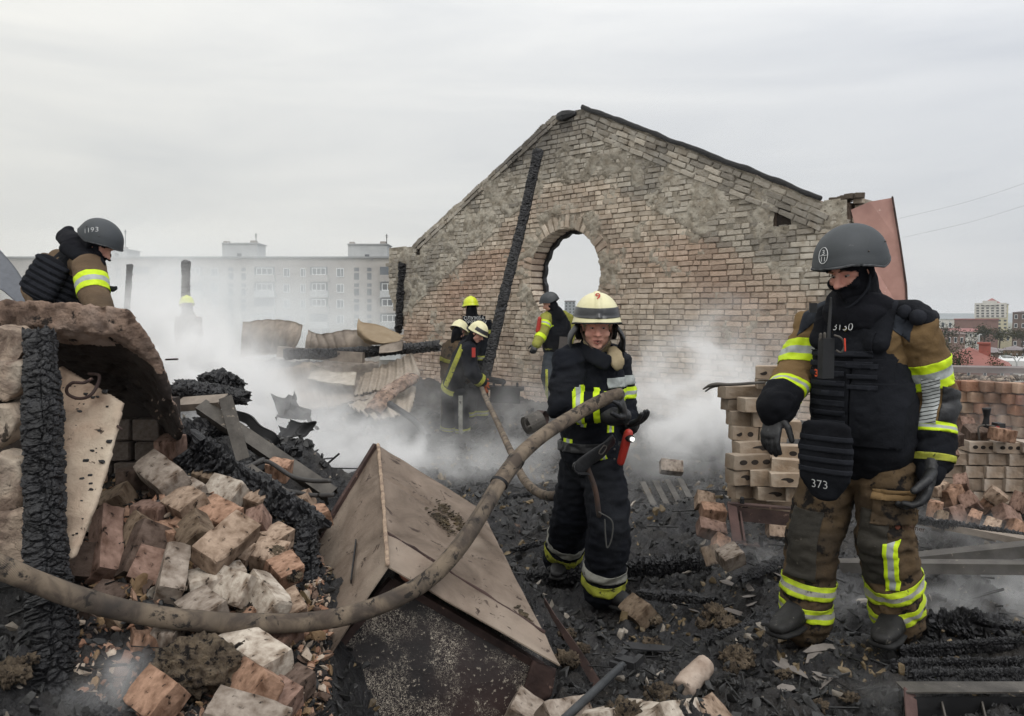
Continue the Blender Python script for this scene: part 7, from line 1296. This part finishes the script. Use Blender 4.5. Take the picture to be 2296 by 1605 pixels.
# cutting tool standing on the wall
ct = empty('cutting_tool', P(2222, 985, 5.6), 'black petrol cutting tool with an upright handle standing on the block wall', 'power tool')
mk('handle', *loft(bez([P(2212,915,5.6), P(2212,935,5.6), P(2210,955,5.6), P(2211,975,5.6)], 14), [.030, .018, .024, .018], seg=14, roundc=False), M_dark, ct, smooth=True)
mk('motor_body', *cat_([box(P(2222,980,5.62), (.16, .10, .13)), box(P(2238,975,5.58), (.05, .08, .17))]), flat('tool_black', '#232325', .6), ct); mk('guard_bar', *loft(bez([P(2196,985,5.5), P(2196,956,5.5), P(2230,956,5.5), P(2244,972,5.5)], 24), .006, seg=8), M_steel, ct); mk('red_cover', *box(P(2230,958,5.55), (.05, .03, .016)), M_red, ct)
# steel beams lying at the right
for k, (a, b, w, h, lab) in enumerate((((2010,1152,5.1), (2330,1212,4.5), .09, .03, 'pale grey steel beam slanting below the brick rubble, in smoke'), ((1880,1262,4.6), (2330,1216,4.45), .10, .06, 'long grey steel beam behind the right firefighter\'s knees, upper one'), ((1880,1258,4.5), (2330,1262,4.2), .09, .05, 'long grey steel beam at knee height, lower one'))):
    channel(P(*a), P(*b), w, h, t=.008, name='steel_beam', m=M_steel if k else M_roof, label=lab, cat='steel beam', group='steel beams at the right')
st_ = empty('angle_iron_stand', P(2200, 1600, 2.75), 'grey steel angle frame jutting in at the bottom right corner', 'steel stand')
mk('top_flange', *bar(P(2020,1541,2.92), P(2360,1541,2.92), .085, .006), M_steel, st_); mk('web', *bar(P(2022,1585,2.885), P(2360,1585,2.885), .006, .075), M_dark, st_); mk('corner_leg', *cat_([bar(P(2040,1550,2.9), P(2050,1680,2.7), .055, .006, up=(0, -1, 0))]), MATS['reddish_steel'], st_)
for x in (2110, 2200): mk('rib', *bar(P(x,1570,2.9), P(x+12,1620,2.8), .006, .02), M_steel, st_)
# ---------------- tools and scraps on the ash ----------------
po = empty('ram_tool', P(1330, 1560, 2.9), 'dark steel pole with a forked end lying across the bottom centre', 'tool')
mk('pole', *loft([P(1235,1640,2.62), P(1395,1492,3.0)], .0155, seg=14), mat('dark_tube', '#3a3c3e', '#26282a', sc=10, rough=.5, bump=.2), po, smooth=True)
t1 = (P(1395,1492,3.0)-P(1235,1640,2.62)).normalized(); s1 = t1.cross(VV(0, 0, 1)).normalized(); c0 = P(1402,1486,3.02)
mk('fork_plate', *cat_([bar(c0-t1*.01, c0+t1*.03, .085, .028), bar(c0+s1*.034, c0+s1*.034+t1*.065, .022, .028), bar(c0-s1*.034, c0-s1*.034+t1*.065, .022, .028), bar(c0-t1*.03+s1*.02, c0-t1*.03-s1*.05, .018, .02)]), MATS['tool_black'], po); mk('weld', *ell(P(1372,1512,2.955), (.014, .012, .012)), M_silvd, po)
V, Fs = patch([[(1222,1340,3.62),(1250,1385,3.5),(1290,1440,3.35),(1330,1500,3.2),(1372,1570,2.98)], [(1222,1352,3.62),(1248,1402,3.49),(1285,1462,3.34),(1322,1524,3.18),(1362,1592,2.96)]], 50, 3, .004); mk('steel_strip', V, Fs, M_rust, label='long rusty steel strip on edge, beside the metal box', cat='steel strip')
V, Fs = patch([[(1395,1440,3.6),(1450,1445,3.58),(1510,1452,3.5)], [(1410,1456,3.5),(1455,1460,3.5),(1500,1462,3.45)]], 12, 3, .006); mk('sheet_scrap', V, Fs, MATS['sooty_sheet'], label='flat dark scrap of sheet lying in the middle of the ash', cat='metal sheet')
for k, (rows, lab) in enumerate((([[(1425,1180,6.0),(1450,1210,5.7),(1475,1240,5.5)],[(1445,1178,6.0),(1470,1206,5.7),(1495,1234,5.5)]],'grey strip lying right of the central firefighter'),([[(1440,1160,6.2),(1500,1165,6.1),(1560,1158,6.0)],[(1440,1172,6.1),(1500,1176,6.0),(1560,1170,5.9)]],'dark sheet strip above the long charred log'),([[(1170,1180,6.3),(1200,1182,6.2),(1240,1180,6.1)],[(1170,1186,6.2),(1200,1190,6.1),(1240,1186,6.0)]],'thin pale lath left of the central firefighter'))):
    V, Fs = patch(rows, 14, 3, .006, noise_=.02, seed=k); mk('sheet_scrap', V, Fs, M_steel if k != 1 else MATS['sooty_sheet'], label=lab, cat='metal sheet')
# three ribbed strips of a burnt duct lying between the men
for k in range(4): V, Fs = bar(P(1440+k*28,1080-k*2,7.2), P(1475+k*30,1150,6.3), .05, .01); mk('metal_lath', V, Fs, M_steel, label='narrow metal lath, %s of four lying side by side between the near firefighters' % ('first', 'second', 'third', 'fourth')[k], cat='lath', group='laths in the ash')
# drum and can behind the hose
mk('steel_can', *cat_([loft([P(1180,955,9.2), P(1212,940,9.3)], .11, seg=20, roundc=False), loft(bez([P(1182,938,9.1), P(1176,945,9.1), P(1180,958,9.1), P(1190,955,9.1)], 14), .012, seg=6)]), M_steel, label='dented steel can with a wire handle lying behind the thick hose', cat='can', smooth=False); mk('pipe_ring', *loft([P(1205,938,9.4), P(1222,940,9.35)], .10, seg=20, roundc=False, cap=False), M_rust, label='short rusty pipe ring beside the steel can', cat='pipe ring')
dr = empty('charred_machine', P(1130, 885, 11.8), 'low black machine frame with bolts at the foot of the gable wall', 'machine'); mk('frame', *cat_([bar(P(1095,868,11.8), P(1172,872,11.7), .25, .05), bar(P(1100,885,11.7), P(1165,888,11.6), .05, .22)]), M_dark, dr)
for x in (1107, 1127, 1160): mk('bolt', *loft([P(x,868,11.7), P(x,860,11.7)], .018, seg=6), M_dark, dr)
mk('shaft', *loft([P(1095,850,11.9), P(1128,856,11.8)], .045, seg=10), M_dark, dr)
# pink sheet leaning at the right end of the gable wall
V, Fs = prism3([P(1908,470,9.3), P(1950,452,9.2), P(2001,443,9.1), P(2018,545,9.0), P(2032,640,8.95), P(2035,720,8.9), P(1950,720,9.0), P(1925,540,9.25)], [p+Vector((.02, .03, 0)) for p in (P(1908,470,9.3), P(1950,452,9.2), P(2001,443,9.1), P(2018,545,9.0), P(2032,640,8.95), P(2035,720,8.9), P(1950,720,9.0), P(1925,540,9.25))])
mk('pink_sheet', V, Fs, M_pink, label='pink primed metal sheet standing at the right end of the gable wall', cat='metal sheet')
mk('sheet_edge', *loft([P(2001,442,9.08), P(2018,545,8.98), P(2032,640,8.93), P(2035,720,8.88)], .012, seg=6), M_rust, label='rusted folded rim running down the right side of the pink sheet', cat='metal rim')
# ---------------- blocks along the bottom edge, lumps of wool and mortar ----------------
BT = [(1165,1622,1195,1560,2.80,2.95,30,'g','cracked pale brick standing beside the foot of the metal box, right side'),(1222,1622,1318,1604,2.7,2.8,35,'g','wide pinkish grey brick at the bottom edge under the pole'),(1325,1628,1400,1606,2.66,2.8,-20,'w','pale brick with wool on it, bottom centre'),(1475,1625,1560,1612,2.62,2.75,48,'w','white limed brick at the bottom edge, centre right'),(1395,1610,1478,1626,2.8,2.62,22,'w','white pale brick between the two limed ones at the bottom'),(1570,1622,1620,1590,2.75,2.85,35,'t','tan brick tilted up at the bottom edge'),(1410,1355,1452,1385,4.4,4.2,40,'b','brown stone at the toe of the central firefighter'),(1625,1235,1650,1262,4.3,4.2,20,'g','grey broken block in the charcoal left of the right firefighter'),(1120,1190,1165,1195,6.0,6.0,20,'d','dark flat stone in the ash right of the metal box')]
for t in BT: brick_at(*t[:8], t[8], grp='bricks on the ash')
V, Fq = loft([P(1528,1548,2.95), P(1580,1490,3.1)], .042, seg=26, roundc=False); rough(V, Fq, mat('mortar_cylinder', '#a99a8d', '#857467', sc=12, bump=.9, bsc=34, spots='#4a413a', sps=16, spt=.62), .016, .006, 'mortar_cylinder', 1, seed=5, label='short mortar cylinder lying on end on the ash, lower centre', cat='mortar lump')
def clump(px, py, Y, r_, label, m=None, s=(1, .9, .6), amp=.35, name='wool_clump', cat='insulation', sc=9):
    V, Fq, N_ = remesh([ell(P(px, py, Y), (r_*s[0], r_*s[1], r_*s[2]))], r_/18, 0); V = V+N_*(r_*amp*(1.5*fbm(V*(1.0/r_), 5, int(px), .7)+.9*fbm(V*(4.5/r_), 3, int(py), .8)))[:, None]; return mk(name, V, Fq, m or M_wool, label=label, cat=cat, group='clumps of burnt mineral wool', smooth=False)
clump(445,1490,2.55,.13,'big matted clump of brown mineral wool below the hose'); clump(560,1370,2.85,.05,'small wool clump between the white limed bricks'); clump(620,1240,3.15,.05,'wool clump beside the short charred log'); clump(655,1290,3.05,.045,'yellowish wool tuft beside the short charred log')
for k, (px, py, Y, r_) in enumerate(((1400,1600,2.72,.06),(1480,1560,2.9,.05),(1605,1370,3.7,.045),(1625,1395,3.6,.05),(1580,1400,3.65,.03),(1650,1470,3.3,.06),(1470,1390,3.9,.03),(1460,1440,3.6,.035),(1540,1550,3.05,.03),(1270,1420,3.5,.035),(1275,1480,3.3,.05),(1310,1455,3.4,.03),(1755,1510,3.15,.03),(1900,1560,2.95,.03),(1830,1580,2.9,.035),(2040,1420,3.6,.02),(1960,1300,4.3,.03),(1640,1500,3.2,.03),(20,1510,2.3,.05),(60,1480,2.35,.03))):
    clump(px, py, Y, r_, 'scorched yellowish tuft of wool on the charcoal, %s' % ('bottom centre', 'beside the mortar cylinder', 'left of the right firefighter', 'left of the front boot', 'near the charcoal slope', 'left of the toe of the right firefighter', 'right of the stone', 'below the flat scrap', 'under the mortar cylinder', 'beside the steel strip, upper', 'beside the steel strip, lower', 'right of the steel strip', 'below the boots', 'at the bottom right, smaller', 'at the bottom right, larger', 'behind the boot', 'between the legs', 'near the bottom', 'bottom left corner', 'left of the thick log')[k], s=(1.1, 1, .5), amp=.6)
# grey stone and tile shards, edge on, in the charcoal slope
r = np.random.default_rng(17); ORD = 'first second third fourth fifth sixth seventh eighth ninth tenth eleventh twelfth thirteenth fourteenth fifteenth sixteenth'.split()
SP = [(1600+r.uniform(-40, 180), 1250+r.uniform(-20, 110)) for _ in range(16)]+[(1750+r.uniform(0, 150), 1500+r.uniform(-30, 90)) for _ in range(10)]
rk1 = np.argsort(np.argsort([q[0] for q in SP[:16]])); rk2 = np.argsort(np.argsort([q[0] for q in SP[16:]]))
for k in range(26):
    px, py = SP[k]; Y = 4.35-.0040*(py-1250); c = P(px, py, Y); c.z = float(gz(c.x, c.y)[0])+.012
    v, f = SH[k % 24]; M = Matrix.Rotation(r.uniform(0, 6), 3, 'Z')@Matrix.Rotation(r.uniform(-.5, .5), 3, 'X')@Matrix.Rotation(r.uniform(-.5, .5), 3, 'Y'); v = (v*np.array((r.uniform(.05, .10), r.uniform(.03, .05), .012)))@np.array(M).T+np.array(c)
    mk('tile_shard', v, f, mat('grey_tile', '#77716c', '#5d5854', sc=9, bump=.4), label=('grey tile shard, %s from the left in the charcoal slope beside the knees' % ORD[int(rk1[k])]) if k < 16 else ('grey tile shard, %s from the left below the front boot' % ORD[int(rk2[k-16])]), cat='shard', group='tile shards left of the right firefighter' if k < 16 else 'tile shards below the boot')
for e_ in HOUSES: e_.rotation_euler.z = -math.atan2(e_.location.x, e_.location.y)
# ---------------- smoke ----------------
def smoke_mat(name, col, dens, an=.2):
    m = bpy.data.materials.new(name); m.use_nodes = True; t = m.node_tree; t.nodes.clear(); o = t.nodes.new('ShaderNodeOutputMaterial'); v = t.nodes.new('ShaderNodeVolumePrincipled')
    v.inputs['Color'].default_value = (*col, 1); v.inputs['Density'].default_value = dens; v.inputs['Density Attribute'].default_value = 'density'; v.inputs['Anisotropy'].default_value = an; t.links.new(v.outputs[0], o.inputs['Volume']); return m
def smoke(name, label, blobs, vox, m, nscale, lo=.42, gain=6, seed=0, wisp=.0, stretch=(1, 1, 1)):
    bl = [(P(b[0], b[1], b[2]), b[3:6], b[6]) for b in blobs]
    mn_ = [min(c[i]-2.0*r[i] for c, r, a in bl) for i in range(3)]; mx = [max(c[i]+2.0*r[i] for c, r, a in bl) for i in range(3)]
    ng = bpy.data.node_groups.new(name, 'GeometryNodeTree'); ng.interface.new_socket('Geometry', in_out='OUTPUT', socket_type='NodeSocketGeometry'); n = ng.nodes; l = ng.links
    out_ = n.new('NodeGroupOutput'); vc = n.new('GeometryNodeVolumeCube'); sm_ = n.new('GeometryNodeSetMaterial'); sm_.inputs['Material'].default_value = m
    vc.inputs['Min'].default_value = mn_; vc.inputs['Max'].default_value = mx
    for k, s in enumerate('XYZ'): vc.inputs['Resolution '+s].default_value = max(8, int((mx[k]-mn_[k])/vox))
    pos = n.new('GeometryNodeInputPosition').outputs[0]
    def vm(op, a, b): 
        q = n.new('ShaderNodeVectorMath'); q.operation = op
        for i, x in enumerate((a, b)):
            if x is None: continue
            if hasattr(x, 'links'): l.new(x, q.inputs[i])
            else: q.inputs[i].default_value = x
        return q
    def ma(op, a, b=None, cl=False):
        q = n.new('ShaderNodeMath'); q.operation = op; q.use_clamp = cl
        for i, x in enumerate((a, b)):
            if x is None: continue
            if hasattr(x, 'links'): l.new(x, q.inputs[i])
            else: q.inputs[i].default_value = x
        return q.outputs[0]
    # domain warp for billows
    w = n.new('ShaderNodeTexNoise'); w.inputs['Scale'].default_value = nscale*.6; w.inputs['Detail'].default_value = 2; l.new(vm('ADD', pos, (seed*3.1, 0, 0)).outputs[0], w.inputs['Vector'])
    wp = vm('MULTIPLY', vm('SUBTRACT', w.outputs['Color'], (.5, .5, .5)).outputs[0], (1.1/nscale,)*3).outputs[0]; wpos_ = vm('ADD', pos, wp).outputs[0]
    tot = None
    for c, r, a in bl:
        d = vm('DIVIDE', vm('SUBTRACT', wpos_, tuple(c)).outputs[0], tuple(r)).outputs[0]; dt = vm('DOT_PRODUCT', d, d).outputs['Value']; e = ma('MULTIPLY', ma('EXPONENT', ma('MULTIPLY', dt, -1.3)), a); tot = e if tot is None else ma('ADD', tot, e)
    nz_ = n.new('ShaderNodeTexNoise'); nz_.inputs['Scale'].default_value = nscale; nz_.inputs['Detail'].default_value = 5; nz_.inputs['Roughness'].default_value = .6; nz_.inputs['Distortion'].default_value = .7
    l.new(vm('MULTIPLY', vm('ADD', wpos_, (seed*7.7, 1.3, 0)).outputs[0], stretch).outputs[0], nz_.inputs['Vector'])
    f = ma('MULTIPLY', ma('SUBTRACT', nz_.outputs['Fac'], lo), gain, True); f = ma('MULTIPLY', f, tot); l.new(f, vc.inputs['Density']); l.new(vc.outputs[0], sm_.inputs[0]); l.new(sm_.outputs[0], out_.inputs[0])
    me = bpy.data.meshes.new(name); me.from_pydata([tuple(mn_), tuple(mx)], [], []); me.materials.append(m); o = bpy.data.objects.new(name, me); COL.objects.link(o); md = o.modifiers.new('smoke', 'NODES'); md.node_group = ng
    return setp(o, label, 'smoke', kind='stuff')
MS = smoke_mat('white_smoke', (.998, .998, .998), 1.0, 0)
smoke('smoke', 'dense white smoke rolling up behind the left heap', [
 (600,975,8.2,1.0,.8,.36,4.2),(750,1005,8.0,.9,.7,.24,3.4),(880,1025,7.8,.6,.6,.15,2.6),(470,900,8.6,.8,.8,.5,4),(440,810,9.2,.6,.8,.45,3.2),(530,860,9.6,.5,.8,.42,2.4),(330,720,9.5,.5,.7,.5,2.2),(385,745,10,.5,.7,.4,2.0),(421,755,12.8,.5,.4,.42,3.0),
 (640,1040,6.6,.6,.5,.20,3),(560,940,6.4,.45,.5,.30,3),(500,770,13,.9,.8,.4,.4),(830,975,8.4,.5,.6,.14,1.0),(320,650,12,.7,.8,.5,.5),(370,655,11,.5,.7,.5,.7),(930,1040,7.8,.8,.5,.14,.8),(640,880,9.2,.6,.7,.22,1.6)], .045, MS, 2.2, .455, 8, 1)
smoke('smoke', 'pale smoke drifting along the foot of the brick gable wall', [
 (1560,860,8.8,.7,.45,.5,3.4),(1500,950,8.2,.6,.45,.38,4.2),(1650,900,8.2,.5,.4,.45,3),(1600,760,9.2,.5,.35,.42,1.8),(1440,900,9.6,.5,.4,.45,2),(1600,960,7.4,.4,.35,.3,3.5),(1150,930,10.2,.7,.5,.35,.75),(1190,880,11.5,.8,.4,.5,.35),(970,900,11,.5,.5,.5,.7),(1000,1040,8.3,1.1,.5,.13,1.2),(1200,1060,7.6,.9,.4,.10,1.0),
 (1530,1060,6.8,.45,.3,.25,.9),(1250,1000,9,.9,.5,.15,.8),(1500,1120,6.3,.35,.3,.12,.9),(1700,780,9.4,.6,.35,.4,.5),(1130,1000,9,.8,.5,.18,.7)], .04, MS, 2.4, .455, 8, 5)
smoke('smoke', 'thin smoke creeping over the charred debris at the right', [
 (2180,1345,4.25,.42,.3,.16,2.6),(2250,1300,4.4,.3,.3,.14,1.8),(2100,1400,4.0,.25,.2,.10,2.4),(2130,1190,5.0,.5,.25,.10,1.8),(1930,1370,4.0,.16,.2,.14,2.2),(1660,1235,4.7,.2,.2,.10,1.6),(2230,860,6.9,.35,.2,.10,2.0),(2190,1000,6.0,.35,.25,.25,.5),(2270,930,6.2,.25,.2,.2,.6),(2290,1420,3.8,.2,.2,.1,1.6),(1720,1250,4.5,.15,.15,.08,1.5),(1980,1560,3.0,.14,.12,.06,1.2),(2130,1040,5.9,.2,.2,.2,.7)], .022, MS, 5.0, .44, 8, 9)
smoke('smoke', 'small wisp of smoke curling up between the bricks under the hose', [(250,1530,2.36,.075,.07,.06,6),(290,1500,2.4,.06,.06,.045,5),(200,1590,2.25,.08,.06,.05,4)], .009, MS, 9.0, .36, 4, 13)
smoke('smoke', 'bluish smoke drifting before the apartment block', [(480,690,45,5,4,2.2,.26),(700,660,40,3,4,2.2,.14),(300,640,50,5,4,3,.28),(640,620,60,6,5,4,.09),(750,720,38,2.4,4,1.2,.24),(150,640,60,7,5,4,.12),(600,740,45,6,4,1.4,.22)], .55, smoke_mat('bluish_smoke', (.95, .97, .99), 1.0), .22, .30, 3.0, 17)
# thin air between the camera and the far town
hb = bpy.data.materials.new('thin_haze'); hb.use_nodes = True; t_ = hb.node_tree; t_.nodes.clear(); o_ = t_.nodes.new('ShaderNodeOutputMaterial'); v_ = t_.nodes.new('ShaderNodeVolumePrincipled'); v_.inputs['Color'].default_value = (.95, .965, 1, 1); v_.inputs['Density'].default_value = .00022; t_.links.new(v_.outputs[0], o_.inputs['Volume'])
mk('haze', *box((0, 1290, 17), (5400, 2600, 66)), hb, kind='stuff')
